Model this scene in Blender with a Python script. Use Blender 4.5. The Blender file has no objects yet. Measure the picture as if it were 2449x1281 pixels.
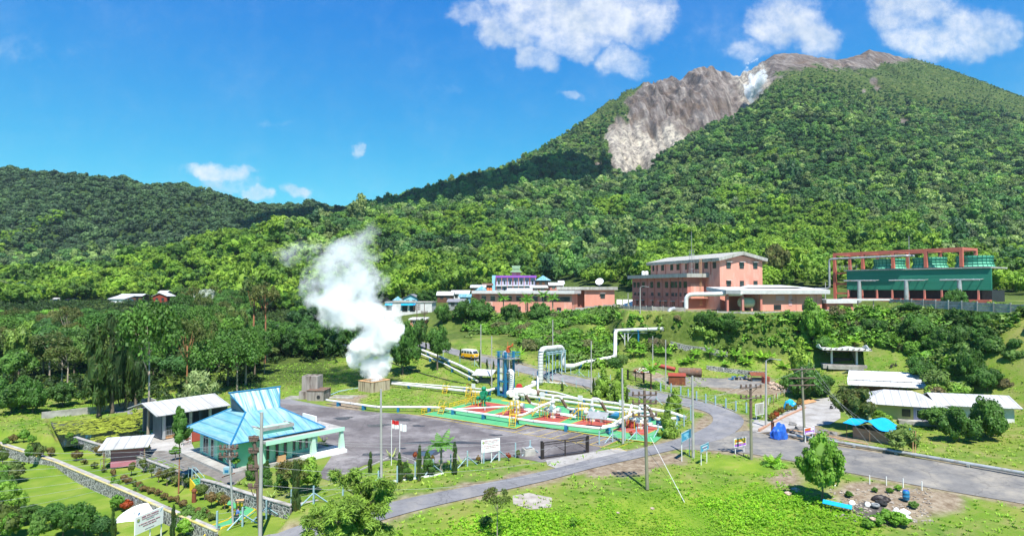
import bpy, bmesh, math, random
import numpy as np
from mathutils import Vector, Matrix
R = math.radians
rnd = random.Random(7)
sc = bpy.context.scene
COL = sc.collection
# ---------------------------------------------------------------- camera, sky, sun, exposure
F, CX, CY, H = 1496.0, 1224.5, 640.5, 20.0
PT = math.atan(46.5 / 1496)
cam = bpy.data.cameras.new('camera'); co = bpy.data.objects.new('camera', cam); COL.objects.link(co)
cam.sensor_width = 36; cam.lens = F / 2449 * 36; cam.clip_start = 0.5; cam.clip_end = 30000
co.location = (0, 0, H); co.rotation_euler = (math.pi / 2 + PT, 0, 0); sc.camera = co
sc.view_settings.view_transform = 'Standard'; sc.view_settings.look = 'None'
sc.view_settings.exposure = 0.95; sc.view_settings.gamma = 1.0
SAZ, SEL = R(13), R(60)                      # the sun stands behind the camera, a little to the right
sl = bpy.data.lights.new('sun', 'SUN'); sl.energy = 4.6; sl.angle = R(0.5); sl.color = (1.0, 0.965, 0.90)
so = bpy.data.objects.new('sun', sl); COL.objects.link(so)
SD = Vector((math.sin(SAZ) * math.cos(SEL), -math.cos(SAZ) * math.cos(SEL), math.sin(SEL)))
so.rotation_euler = SD.to_track_quat('Z', 'Y').to_euler(); so.location = (0, 0, 60)
sc.cycles.volume_step_rate = 1.0; sc.cycles.volume_bounces = 9; sc.cycles.volume_max_steps = 96
sc.cycles.max_bounces = 10; sc.cycles.diffuse_bounces = 3; sc.cycles.glossy_bounces = 2; sc.cycles.transparent_max_bounces = 8
sc.cycles.use_denoising = True

def nd(nt, t, **k):
    n = nt.nodes.new(t)
    for a, b in k.items():
        setattr(n, a, b)
    return n
def mth(nt, op, a, b=None, c=None, clamp=False):
    n = nt.nodes.new('ShaderNodeMath'); n.operation = op; n.use_clamp = clamp
    for i, x in enumerate((a, b, c)):
        if x is None: continue
        if isinstance(x, (int, float)): n.inputs[i].default_value = x
        else: nt.links.new(x, n.inputs[i])
    return n.outputs[0]
def mixc(nt, fac, a, b, mode='MIX'):
    n = nt.nodes.new('ShaderNodeMix'); n.data_type = 'RGBA'; n.blend_type = mode
    for i, x in ((0, fac), (6, a), (7, b)):
        if isinstance(x, (int, float)): n.inputs[i].default_value = x
        elif isinstance(x, tuple): n.inputs[i].default_value = (*x[:3], 1)
        else: nt.links.new(x, n.inputs[i])
    return n.outputs[2]
def ramp(nt, fac, stops):
    n = nt.nodes.new('ShaderNodeValToRGB'); e = n.color_ramp.elements
    while len(e) < len(stops): e.new(0.5)
    for q, (p, c) in zip(e, stops):
        q.position = p; q.color = (*(c if isinstance(c, tuple) else (c, c, c)), 1)
    nt.links.new(fac, n.inputs[0]); return n.outputs[0]
def noise(nt, vec, scale, detail=4, rough=0.55, out=0):
    n = nt.nodes.new('ShaderNodeTexNoise'); n.inputs['Scale'].default_value = scale
    n.inputs['Detail'].default_value = detail; n.inputs['Roughness'].default_value = rough
    if vec is not None: nt.links.new(vec, n.inputs['Vector'])
    return n.outputs[out]

def pt(px, py): return (px - CX) / F, (CY - py) / F
def ab(px, py):
    u, v = pt(px, py); c, s = math.cos(PT), math.sin(PT); k = c - v * s
    return u / k, (s + v * c) / k
def P(px, py, z=0.0):
    a, b = ab(px, py); Y = (z - H) / b
    return Vector((a * Y, Y, z))
def D(px, py, Y):
    a, b = ab(px, py); return Vector((a * Y, Y, H + b * Y))
def zat(py, Y, px=CX): return H + ab(px, py)[1] * Y

world = bpy.data.worlds.new('World'); sc.world = world; world.use_nodes = True
nt = world.node_tree; bg = nt.nodes['Background']
sky = nd(nt, 'ShaderNodeTexSky', sky_type='NISHITA', sun_disc=False)
sky.sun_elevation = SEL; sky.sun_rotation = math.pi - SAZ
sky.altitude = 1500; sky.air_density = 1.0; sky.dust_density = 0.3; sky.ozone_density = 2.5
hsv = nd(nt, 'ShaderNodeHueSaturation'); hsv.inputs['Hue'].default_value = 0.478; hsv.inputs['Saturation'].default_value = 1.22
hsv.inputs['Value'].default_value = 1.5
nt.links.new(sky.outputs[0], hsv.inputs['Color'])
ss = nd(nt, 'ShaderNodeSeparateColor'); nt.links.new(hsv.outputs[0], ss.inputs[0]); cc = nd(nt, 'ShaderNodeCombineColor')
for i, (k_, e_) in enumerate(((.36, 1.5), (.768, 1.05), (.883, .30))):       # the deep tropical blue of this sky
    nt.links.new(mth(nt, 'MULTIPLY', mth(nt, 'POWER', mth(nt, 'MULTIPLY', ss.outputs[i], .1235), e_), 8.1 * k_ * .853), cc.inputs[i])
tc = nd(nt, 'ShaderNodeTexCoord'); sep = nd(nt, 'ShaderNodeSeparateXYZ'); nt.links.new(tc.outputs['Generated'], sep.inputs[0])
yy = mth(nt, 'MAXIMUM', sep.outputs[1], 0.05)
U = mth(nt, 'DIVIDE', sep.outputs[0], yy); V = mth(nt, 'DIVIDE', sep.outputs[2], yy)
cmb = nd(nt, 'ShaderNodeCombineXYZ'); nt.links.new(U, cmb.inputs[0]); nt.links.new(V, cmb.inputs[1])
for sc_, am_ in ((11, .085), (38, .028)):        # ragged outlines: the cloud field is warped before the puffs are measured
    wn = nd(nt, 'ShaderNodeSeparateColor'); nt.links.new(noise(nt, cmb.outputs[0], sc_, 4, .6, out=1), wn.inputs[0])
    U = mth(nt, 'MULTIPLY_ADD', mth(nt, 'SUBTRACT', wn.outputs[0], .5), am_, U); V = mth(nt, 'MULTIPLY_ADD', mth(nt, 'SUBTRACT', wn.outputs[1], .5), am_ * .7, V)
clouds = [(1360, -25, 260, 75, 1), (1900, -10, 110, 60, .8), (2180, 0, 120, 60, .9), (1640, 110, 60, 40, .3), (1120, 30, 70, 38, .8), (1210, 70, 90, 62, 1), (1300, 40, 150, 72, 1), (1285, 140, 72, 48, .85), (1440, 45, 150, 75, 1.05), (1350, 95, 110, 60, 1),
          (1560, 45, 80, 60, .9), (1490, 145, 80, 45, .75), (1885, 55, 120, 70, 1), (1960, 95, 75, 55, 1), (1800, 120, 70, 45, .6), (1720, 70, 70, 60, .25),
          (2150, 40, 80, 50, .85), (2200, 95, 110, 60, 1), (2330, 80, 120, 90, .9), (1365, 228, 44, 17, .55), (860, 350, 16, 22, .62), (515, 408, 90, 28, 1),
          (580, 402, 60, 18, .5), (615, 466, 34, 26, 1), (700, 458, 46, 20, .85), (570, 438, 95, 26, .6), (200, 300, 120, 25, .15), (655, 290, 50, 12, .42), (1085, 208, 45, 18, .3), (60, 120, 150, 50, .35)]
acc = None
for (cx, cy, rx, ry, w) in clouds:
    a, b = ab(cx, cy)
    dx = mth(nt, 'MULTIPLY', mth(nt, 'SUBTRACT', U, a), F / rx); dy = mth(nt, 'MULTIPLY', mth(nt, 'SUBTRACT', V, b), F / ry)
    q = mth(nt, 'MULTIPLY_ADD', dx, dx, mth(nt, 'MULTIPLY', dy, dy))
    f = mth(nt, 'MULTIPLY', mth(nt, 'SUBTRACT', 1.25, q, clamp=True), w)
    acc = f if acc is None else mth(nt, 'SMOOTH_MAX', acc, f, 0.25)
n1 = noise(nt, cmb.outputs[0], 10, 9, 0.64); n2 = noise(nt, cmb.outputs[0], 40, 7, 0.66)
dens = mth(nt, 'ADD', mth(nt, 'MULTIPLY', acc, 1.5), mth(nt, 'MULTIPLY', mth(nt, 'SUBTRACT', n1, 0.58), 3.0))
dens = mth(nt, 'ADD', dens, mth(nt, 'MULTIPLY', mth(nt, 'SUBTRACT', n2, 0.5), .7))
dens = mth(nt, 'MULTIPLY', dens, mth(nt, 'MULTIPLY', mth(nt, 'SUBTRACT', acc, .06), 2.2, clamp=True))
front = mth(nt, 'GREATER_THAN', sep.outputs[1], 0.06)
cm = nd(nt, 'ShaderNodeMapRange', interpolation_type='SMOOTHSTEP'); nt.links.new(dens, cm.inputs[0])
cm.inputs[1].default_value = -.15; cm.inputs[2].default_value = 2.1; cm.inputs[4].default_value = 0.96
n3 = noise(nt, cmb.outputs[0], 14, 5, 0.6)
ccol = ramp(nt, n3, [(0.33, (5.0, 5.6, 6.3)), (0.6, (7.6, 7.7, 7.8))])
out = mixc(nt, mth(nt, 'MULTIPLY', cm.outputs[0], front), cc.outputs[0], ccol)
nt.links.new(out, bg.inputs['Color']); bg.inputs['Strength'].default_value = 0.075

# ---------------------------------------------------------------- numpy noise and the lie of the land
def _h(ix, iy, s):
    n = (ix * 374761393 + iy * 668265263 + s * 1274126177) & 0xffffffff
    n = ((n ^ (n >> 13)) * 1274126177) & 0xffffffff
    return ((n ^ (n >> 16)) & 0xffff) / 65535.0
def vn(x, y, s=0):
    x = np.asarray(x, float); y = np.asarray(y, float)
    ix = np.floor(x).astype(np.int64); iy = np.floor(y).astype(np.int64); fx = x - ix; fy = y - iy
    fx = fx * fx * (3 - 2 * fx); fy = fy * fy * (3 - 2 * fy)
    a = _h(ix, iy, s) * (1 - fx) + _h(ix + 1, iy, s) * fx; b = _h(ix, iy + 1, s) * (1 - fx) + _h(ix + 1, iy + 1, s) * fx
    return a * (1 - fy) + b * fy
def fbm(x, y, s=0, o=4):
    t = 0; a = 1; k = 0
    for i in range(o):
        t = t + a * (vn(x * 2 ** i, y * 2 ** i, s + i) - .5); k += a; a *= .5
    return t / k * 2
def sst(e0, e1, x):
    t = np.clip((x - e0) / (e1 - e0), 0, 1); return t * t * (3 - 2 * t)
def sdf(poly, X, Y):
    X = np.asarray(X, float); Y = np.asarray(Y, float)
    d = np.full(X.shape, 1e9); ins = np.zeros(X.shape, bool); n = len(poly)
    for i in range(n):
        ax, ay = poly[i][:2]; bx, by = poly[(i + 1) % n][:2]; ex, ey = bx - ax, by - ay
        t = np.clip(((X - ax) * ex + (Y - ay) * ey) / (ex * ex + ey * ey + 1e-9), 0, 1)
        d = np.minimum(d, np.hypot(X - ax - t * ex, Y - ay - t * ey))
        if abs(ey) > 1e-9:
            c = ((ay > Y) != (by > Y)) & (X < (bx - ax) * (Y - ay) / ey + ax); ins ^= c
    return np.where(ins, -d, d)

ctl = [(700, 962, 0), (900, 985, 0), (1010, 992, 0), (1165, 950, .1), (1300, 975, 0), (1500, 990, 0), (1600, 1000, 0), (1600, 1040, 0), (1300, 1110, 0), (1100, 1120, 0),
       (800, 1150, 0), (570, 1112, 0), (460, 1075, 0), (985, 1205, -.3), (1200, 1160, 0), (1500, 1090, 0), (1700, 1040, 0), (1700, 990, 0), (1600, 950, .3), (1450, 928, 1),
       (1300, 893, 2.2), (1140, 858, 4), (1050, 838, 5.2), (1000, 825, 6), (900, 940, .2), (940, 910, .5), (700, 930, .3), (700, 900, 1), (900, 872, 2.4), (1060, 880, 2.0), (1000, 862, 2.8),
       (600, 905, 1), (300, 965, -.1), (420, 930, .4), (300, 1010, -.2), (0, 1000, 0), (-300, 1050, -.5), (700, 1265, -1.2), (560, 1290, -1.7), (850, 1290, -1.2), (1100, 1260, -.8), (1400, 1260, -.8),
       (1700, 1260, -1), (2000, 1260, -1), (2300, 1250, -1), (1700, 1150, -.2), (1950, 1150, 0), (2180, 1190, 0), (2180, 1120, .3), (2440, 1150, .5), (2700, 1200, .5),
       (1900, 1050, .2), (1850, 1000, .3), (2000, 965, .6), (1900, 945, .6), (2100, 1020, .6), (2180, 1040, .6), (2440, 1060, .9), (2150, 960, 1.6), (2050, 940, 1.6), (2400, 960, 2.2),
       (1740, 960, .7), (1600, 925, 1.0), (1700, 905, 1.5), (1830, 905, 1.8), (1560, 895, 2.0), (1880, 880, 2.4), (1430, 880, 3.0), (1400, 850, 4.6), (1300, 850, 4.8), (1500, 850, 4.6), (1640, 865, 3.4), (1750, 870, 3.2),
       (1200, 820, 6.5), (1300, 795, 8.4), (1400, 770, 11), (1480, 800, 8.5), (1560, 820, 6.8), (1700, 820, 7.5), (1600, 770, 12), (1850, 830, 6.5), (1800, 780, 11.2), (1950, 800, 9.5),
       (2010, 872, 3.8), (1940, 872, 3.6), (2150, 880, 3.7), (2150, 905, 3.2), (2440, 880, 4.5), (2150, 835, 7), (2050, 820, 8), (2150, 765, 13), (2440, 800, 10), (2440, 750, 14.5), (2700, 780, 13),
       (1350, 748, 12), (1150, 748, 12), (1250, 780, 8.8), (1100, 780, 8.6), (1050, 800, 7), (1600, 738, 14.4), (1800, 745, 14.3), (1550, 735, 14.4), (2000, 742, 13.8), (2030, 718, 16.3),
       (2186, 722, 16.6), (2440, 730, 17), (340, 727, 12.4), (100, 735, 12), (-200, 740, 12), (600, 755, 8.5), (500, 800, 5), (300, 820, 4), (100, 850, 3), (-200, 900, 2), (700, 860, 2), (800, 820, 4.2), (400, 880, 1.5),
       (1000, 755, 11), (950, 800, 6), (1100, 730, 13.2), (870, 730, 12), (1230, 702, 17.4), (1400, 715, 16), (1000, 725, 14)]
CP = np.array([tuple(P(*c)) for c in ctl]); XF = np.array([[-340, 330, 13], [-180, 330, 13], [0, 330, 18], [180, 260, 18], [300, 260, 19], [60, 260, 17], [-30, 30, -1.5], [0, 30, -1.5], [30, 30, -1.5], [-60, 35, -3], [60, 35, -1]])
CP = np.vstack([CP, XF]); CS = 6.0
_K = np.sqrt((CP[:, None, 0] - CP[None, :, 0]) ** 2 + (CP[:, None, 1] - CP[None, :, 1]) ** 2 + CS ** 2)
_z0 = CP[:, 2].mean(); _W = np.linalg.solve(_K - np.eye(len(CP)) * 1.5, CP[:, 2] - _z0)
def pz(pts, z=0): return [tuple(P(x, y, z))[:2] for x, y in pts]
HULL = pz([(440, 1075), (560, 1000), (690, 945), (900, 962), (1010, 975), (1165, 945), (1400, 955), (1630, 1003), (1600, 1050), (1300, 1112), (1000, 1150), (760, 1190), (700, 1200), (560, 1165), (430, 1125)])
GARD = pz([(-250, 990), (150, 1040), (322, 1088), (440, 1131), (520, 1153), (600, 1180), (700, 1208), (640, 1250), (560, 1330), (400, 1450), (-600, 1450)])
GARD2 = [tuple(P(x, y, -1.1))[:2] for x, y in [(-300, 1000), (0, 1062), (263, 1158), (400, 1220), (520, 1272), (500, 1330), (380, 1500), (-700, 1500)]]
POND = pz([(120, 1000), (263, 990), (352, 976), (395, 1000), (372, 1030), (263, 1046), (150, 1060)])
YARD = pz([(1835, 1012), (1925, 950), (2010, 955), (2080, 1020), (1990, 1055), (1900, 1045)], .3)
PLAT = [(28, 150), (42, 143), (80, 146), (96, 158), (96, 190), (40, 205), (30, 190)]
OFFC = [(-18, 189), (42, 186), (46, 220), (-18, 222)]
FLAT = [(HULL, 0.0, 5.0), (YARD, .35, 3), (PLAT, 14.4, 5), (OFFC, 12.0, 6), (GARD, -1.2, .35), (GARD2, -2.3, .35), (POND, -1.2, .6)]

# far country: columns of (px, A(Y,z), B(Y,py), C(Y,py), dip(dY,dz), E(Y,py), tree height)
far = [(-700, 320, 12, 360, 665, 400, 640, 120, -28, 900, 420, 9), (0, 320, 12, 360, 660, 400, 640, 120, -28, 900, 392, 9), (263, 320, 13, 350, 655, 400, 612, 120, -28, 900, 420, 9),
       (350, 320, 13, 350, 640, 410, 588, 120, -26, 900, 431, 9), (440, 320, 13, 360, 630, 420, 563, 120, -22, 900, 438, 9), (520, 320, 13, 370, 620, 430, 545, 120, -20, 900, 461, 9), (600, 320, 13, 370, 620, 440, 543, 110, -15, 900, 481, 9),
       (700, 320, 14, 370, 620, 460, 528, 100, -8, 900, 484, 9), (760, 320, 14, 380, 620, 480, 524, 90, -3, 900, 479, 9), (800, 320, 15, 390, 620, 500, 520, 90, 5, 900, 493, 9), (850, 320, 15, 390, 610, 510, 515, 90, 8, 900, 482, 9),
       (950, 320, 16, 400, 605, 540, 508, 90, 10, 920, 464, 9), (1050, 320, 17, 400, 605, 560, 500, 100, 12, 950, 436, 9), (1200, 310, 18, 400, 600, 620, 468, 110, 18, 1000, 393, 9), (1300, 290, 18, 400, 590, 680, 450, 110, 25, 1100, 346, 8),
       (1400, 250, 18, 400, 580, 740, 440, 90, 15, 1200, 273, 5), (1460, 240, 18, 400, 580, 780, 432, 80, -5, 1300, 233, 4), (1520, 230, 18, 400, 580, 810, 405, 80, -22, 1330, 203, 2), (1560, 230, 18, 400, 575, 830, 380, 80, -28, 1350, 186, 0),
       (1620, 230, 18, 400, 570, 860, 340, 80, -30, 1380, 182, 0), (1700, 230, 18, 400, 565, 900, 292, 80, -34, 1400, 155, 0), (1760, 230, 18, 400, 560, 930, 265, 80, -36, 1400, 178, 0), (1800, 230, 18, 400, 560, 960, 238, 80, -32, 1400, 168, 0),
       (1860, 230, 18.5, 400, 555, 1000, 188, 70, -10, 1400, 126, 0), (1900, 230, 18.5, 400, 555, 1030, 165, 70, -3, 1400, 122, 0), (1960, 230, 19, 400, 555, 1060, 152, 70, 5, 1400, 131, 0), (2010, 230, 19, 400, 555, 1080, 156, 70, 8, 1400, 136, 0),
       (2050, 230, 19, 400, 555, 1080, 172, 70, 5, 1400, 129, 0), (2090, 230, 19, 400, 555, 1080, 200, 70, 5, 1390, 112, 0), (2186, 230, 19, 400, 550, 1060, 215, 70, 10, 1380, 131, 2), (2300, 230, 19, 400, 550, 1050, 240, 70, 10, 1370, 165, 3),
       (2449, 230, 19, 400, 550, 1020, 280, 70, 10, 1350, 222, 4), (2900, 230, 19, 400, 560, 950, 330, 70, 10, 1300, 320, 5)]
fa = np.array(far, float)
# --- tower pads resting on the plateau
def Zfar(X, Y):
    px = CX + F * X / Y; c = [np.interp(px, fa[:, 0], fa[:, i]) for i in range(12)]
    def zz(py, YY, th): return H + (687.0 - py) / F * YY - th
    th = c[11]; Ya, za, Yb, Yc, Ye = c[1], c[2], c[3], c[5], c[9]
    tl = 9.0 + 0 * th
    zb = zz(c[4], Yb, tl); zc = zz(c[6], Yc, np.where(px > 1820, np.maximum(th, 3), tl)); Yd = Yc + c[7]; zd = zc + c[8]; ze = zz(c[10], Ye, th)
    NY = [Ya, Yb, Yc, Yd, Ye, Ye + 500, Ye + 2600]; NZ = [za, zb, zc, zd, ze, ze - 150, 0 * ze]
    Z = np.where(Y <= NY[0], za, 0 * za)
    for i in range(6):
        t = (Y - NY[i]) / (NY[i + 1] - NY[i]); m = (t > 0) & (t <= 1)
        if i == 3: tt = np.where(px > 1440, t ** .8, t)
        elif i == 1: tt = t ** 1.15 if True else t
        else: tt = t
        tt = np.where(np.isfinite(tt), tt, 0)
        Z = np.where(m, NZ[i] * (1 - tt) + NZ[i + 1] * tt, Z)
    rk = rockmask(px, Y, Yc)
    amp = sst(260, 700, Y)
    edge = 1 - .75 * np.exp(-((Y - Ye) / 60.) ** 2)          # keep the skyline where the photograph has it
    Z = Z + amp * edge * (14 * fbm(X / 150, Y / 170, 3, 5)) - sst(500, 800, Y) * edge * 13 * np.maximum(0, 1 - np.abs(fbm(X / 75 + fbm(X / 90, Y / 90, 61) * .6, Y / 420, 62, 3)) * 5) + sst(800, 1100, Y) * 2.2 * fbm(X / 14, Y / 14, 21, 3)
    g = 1 - np.abs(fbm(X / 34 + .25 * fbm(X / 60, Y / 60, 5), Y / 260, 9, 4)) * 2
    Z = Z + rk * edge * (g * 26 - 12) + rk * fbm(X / 9, Y / 60, 14, 3) * 7 + rk * fbm(X / 22, Y / 25, 24, 4) * 9
    return Z
def rockmask(px, Y, Yc): return sst(1440, 1480, px) * (1 - sst(1815, 1850, px)) * sst(20, 120, Y - Yc)
def Zg(X, Y, flat=True):
    X = np.asarray(X, float); Y = np.asarray(Y, float); sh = X.shape; X = X.ravel(); Y = Y.ravel()
    Z = np.full(X.shape, _z0); m = Y < 340
    if m.any():
        xs, ys = X[m], Y[m]; zs = np.full(xs.shape, _z0)
        for i in range(len(CP)): zs = zs + _W[i] * np.sqrt((xs - CP[i, 0]) ** 2 + (ys - CP[i, 1]) ** 2 + CS ** 2)
        zs = np.clip(zs, -4, 24)
        for poly, z, w in FLAT:
            k = 1 - sst(0, w, sdf(poly, xs, ys)); zs = zs * (1 - k) + z * k
        Z[m] = zs
    px = CX + F * X / Y; Ya = np.interp(px, fa[:, 0], fa[:, 1])
    k = sst(-40, 25, Y - Ya)
    mm = k > 0
    if mm.any(): Z[mm] = Z[mm] * (1 - k[mm]) + Zfar(X[mm], Y[mm]) * k[mm]
    return Z.reshape(sh)
_YS = 42 * np.exp(np.linspace(0, math.log(1900 / 42), 900))
def gp(px, py, dz=0.0):
    a, b = ab(px, py); zr = H + b * _YS; zg = Zg(a * _YS, _YS); w = np.where(zr < zg)[0]
    if len(w) == 0: return D(px, py, 1500)
    i = w[0]
    if i == 0: return P(px, py, float(zg[0]))
    d0 = zr[i - 1] - zg[i - 1]; d1 = zr[i] - zg[i]; t = d0 / (d0 - d1); Y = _YS[i - 1] * (1 - t) + _YS[i] * t
    return Vector((a * Y, Y, float(zg[i - 1] * (1 - t) + zg[i] * t) + dz))
def gz(x, y): return float(Zg(np.array([x]), np.array([y]))[0])
def topx(X, Y, Z):
    c, s = math.cos(PT), math.sin(PT); fw = Y * c + (Z - H) * s; up = -Y * s + (Z - H) * c
    return CX + F * X / fw, CY - F * up / fw

# ---------------------------------------------------------------- materials
def newmat(name):
    m = bpy.data.materials.new(name); m.use_nodes = True; return m, m.node_tree, m.node_tree.nodes['Principled BSDF']
def pm(name, c1, c2=None, scale=3, rough=.7, bump=0, metallic=0, stretch=None, lo=.35, hi=.65, detail=5, c3=None, s3=1, spec=.4, f3=(.55, .7), world=False):
    m, nt, b = newmat(name); b.inputs['Roughness'].default_value = rough; b.inputs['Metallic'].default_value = metallic
    b.inputs['Specular IOR Level'].default_value = spec
    if c2 is None: c2 = tuple(x * .86 for x in c1)
    tc = nd(nt, 'ShaderNodeTexCoord'); v = tc.outputs['Object']
    if world: v = nd(nt, 'ShaderNodeNewGeometry').outputs['Position']
    if stretch:
        mp = nd(nt, 'ShaderNodeMapping'); mp.inputs['Scale'].default_value = stretch; nt.links.new(v, mp.inputs[0]); v2 = mp.outputs[0]
    else: v2 = v
    n = noise(nt, v2, scale, detail, .6); col = ramp(nt, n, [(lo, c1), (hi, c2)])
    if c3:
        n3 = noise(nt, v2 if stretch else v, s3, 5, .65); col = mixc(nt, ramp(nt, n3, [(f3[0], 0.0), (f3[1], 1.0)]), col, c3)
    nt.links.new(col, b.inputs['Base Color'])
    if bump:
        bp = nd(nt, 'ShaderNodeBump'); bp.inputs['Strength'].default_value = bump; bp.inputs['Distance'].default_value = .05
        nt.links.new(n, bp.inputs['Height']); nt.links.new(bp.outputs[0], b.inputs['Normal'])
    return m
def wavem(name, c1, c2, period, axis='X', rough=.5, c3=None, s3=.5, bump=.5, metallic=0, stretch=(1, 1, 1), f3=(.5, .68)):
    m = pm(name, c1, c2, .8, rough, 0, metallic, stretch, c3=c3, s3=s3, f3=f3)
    nt = m.node_tree; b = nt.nodes['Principled BSDF']
    w = nd(nt, 'ShaderNodeTexWave', bands_direction=axis); w.inputs['Scale'].default_value = 2 * math.pi / 20 / period * 1.0; w.inputs['Distortion'].default_value = 0
    tc = nd(nt, 'ShaderNodeTexCoord'); nt.links.new(tc.outputs['Object'], w.inputs[0])
    bp = nd(nt, 'ShaderNodeBump'); bp.inputs['Strength'].default_value = bump; bp.inputs['Distance'].default_value = .04
    nt.links.new(w.outputs['Fac'], bp.inputs['Height']); nt.links.new(bp.outputs[0], b.inputs['Normal'])
    w2 = nd(nt, 'ShaderNodeTexWave', bands_direction=axis); w2.inputs['Scale'].default_value = 2 * math.pi / 20 / 1.05; w2.inputs['Distortion'].default_value = .25; nt.links.new(tc.outputs['Object'], w2.inputs[0])   # darker lines along the sheet laps
    src = b.inputs['Base Color'].links[0].from_socket; nt.links.new(mixc(nt, 1.0, src, ramp(nt, w2.outputs['Fac'], [(0.0, .66), (.10, 1.0)]), 'MULTIPLY'), b.inputs['Base Color'])
    return m
def leafm(name, cols, bright=(.72, 1.25), nscale=.35, trans=.3, brown=0, gain=1.75, patch=.018, isl=.3):
    cols = [tuple(x * gain for x in c) for c in cols]
    m, nt, b = newmat(name); b.inputs['Roughness'].default_value = .55; b.inputs['Specular IOR Level'].default_value = .25
    oi = nd(nt, 'ShaderNodeObjectInfo'); k = len(cols)
    g = nd(nt, 'ShaderNodeNewGeometry'); pn = ramp(nt, noise(nt, oi.outputs['Location'], patch, 3, .6), [(.3, 0.), (.7, 1.)])
    col = ramp(nt, mth(nt, 'FRACT', mth(nt, 'MULTIPLY_ADD', oi.outputs['Random'], .42, mth(nt, 'MULTIPLY', pn, 1.6))), [((i + .5) / k, c) for i, c in enumerate(cols)])
    n = noise(nt, g.outputs['Position'], nscale, 3, .6)
    v = ramp(nt, n, [(.3, bright[0]), (.7, bright[1])]); col = mixc(nt, 1.0, col, v, 'MULTIPLY')
    rr = ramp(nt, g.outputs['Random Per Island'], [(0, 1 - isl), (1, 1 + isl)]); col = mixc(nt, 1.0, col, rr, 'MULTIPLY')
    if brown:
        nb = noise(nt, g.outputs['Position'], nscale * 1.7, 3); col = mixc(nt, ramp(nt, nb, [(.55, 0.), (.7, brown)]), col, (.13, .05, .015))
    nt.links.new(col, b.inputs['Base Color'])
    tr = nd(nt, 'ShaderNodeBsdfTranslucent'); nt.links.new(mixc(nt, 1.0, col, (1.1, 1.25, .5), 'MULTIPLY'), tr.inputs['Color'])
    mx = nd(nt, 'ShaderNodeMixShader'); mx.inputs[0].default_value = trans; nt.links.new(b.outputs[0], mx.inputs[1]); nt.links.new(tr.outputs[0], mx.inputs[2])
    nt.links.new(mx.outputs[0], nt.nodes['Material Output'].inputs[0]); return m
def cracks(m, scale=.22, dark=.72):
    nt = m.node_tree; b = nt.nodes['Principled BSDF']; g = nd(nt, 'ShaderNodeNewGeometry').outputs['Position']; wn = noise(nt, g, .8, 4, .6, out=1); va = nd(nt, 'ShaderNodeVectorMath'); va.operation = 'MULTIPLY_ADD'; va.inputs[1].default_value = (1.6,) * 3; nt.links.new(wn, va.inputs[0]); nt.links.new(g, va.inputs[2])
    vo = nd(nt, 'ShaderNodeTexVoronoi', feature='DISTANCE_TO_EDGE'); vo.inputs['Scale'].default_value = scale; nt.links.new(va.outputs[0], vo.inputs[0]); vc = nd(nt, 'ShaderNodeTexVoronoi'); vc.inputs['Scale'].default_value = scale * .6; nt.links.new(g, vc.inputs[0]); s = nd(nt, 'ShaderNodeSeparateColor'); nt.links.new(vc.outputs['Color'], s.inputs[0])
    src = b.inputs['Base Color'].links[0].from_socket; c = mixc(nt, 1.0, src, ramp(nt, vo.outputs[0], [(.004, dark), (.016, 1.)]), 'MULTIPLY'); st = noise(nt, g, 1.6, 6, .75)
    c = mixc(nt, 1.0, c, ramp(nt, s.outputs[0], [(0, .9), (1, 1.06)]), 'MULTIPLY'); c = mixc(nt, 1.0, c, ramp(nt, st, [(.32, .78), (.48, 1.)]), 'MULTIPLY'); nt.links.new(c, b.inputs['Base Color']); return m
M = {}
M['concrete'] = pm('concrete', (.42, .40, .36), (.26, .25, .22), .9, .85, .3, c3=(.16, .16, .13), s3=.35)
M['pave'] = pm('pave', (.40, .385, .36), (.29, .27, .245), .5, .85, .1, c3=(.25, .23, .2), s3=.25)
M['paver'] = pm('paver', (.20, .18, .16), (.12, .11, .10), 1.2, .9, .3)
M['asphalt'] = pm('asphalt', (.090, .078, .080), (.160, .142, .138), .22, .85, .2, c3=(.26, .24, .235), s3=.18, f3=(.46, .7), lo=.3, hi=.7, detail=9)
M['road'] = pm('road', (.15, .15, .158), (.215, .21, .215), .35, .85, .2, c3=(.26, .245, .23), s3=.3, f3=(.5, .75), detail=9)
M['roadgrey'] = pm('roadgrey', (.14, .135, .13), (.20, .19, .175), .35, .88, .2, c3=(.30, .27, .22), s3=.3, f3=(.45, .7))
M['dirt'] = pm('dirt', (.24, .18, .12), (.15, .11, .075), .6, .95, .3, c3=(.13, .14, .05), s3=.4)
M['gravel'] = pm('gravel', (.36, .33, .29), (.25, .22, .19), 1.5, .95, .3)
M['white'] = pm('white', (.78, .78, .76), (.68, .68, .66), .8, .45)
M['pipe'] = pm('pipe', (.74, .73, .70), (.60, .59, .57), 1.2, .35, 0, .1, c3=(.36, .33, .30), s3=.5, f3=(.58, .75))
M['pipegrey'] = pm('pipegrey', (.46, .47, .47), (.36, .37, .37), 1.2, .4, 0, .3, c3=(.25, .2, .15), s3=.8)
M['blue'] = pm('blue', (.02, .18, .34), (.015, .13, .26), 2, .45)
M['bluelt'] = pm('bluelt', (.22, .36, .42), (.28, .40, .42), 2, .6)
M['yellow'] = pm('yellow', (.66, .45, .02), (.50, .36, .03), 2, .5)
M['green'] = pm('green', (.01, .26, .12), (.01, .18, .09), 2, .4)
M['padgreen'] = pm('padgreen', (.055, .30, .115), (.085, .34, .15), .35, .7, c3=(.16, .33, .2), s3=.5, f3=(.55, .85))
M['padred'] = pm('padred', (.37, .07, .05), (.30, .055, .04), .5, .7, c3=(.38, .16, .13), s3=.7, f3=(.58, .8))
M['red'] = pm('red', (.5, .03, .02), (.35, .02, .015), 2, .45)
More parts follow.
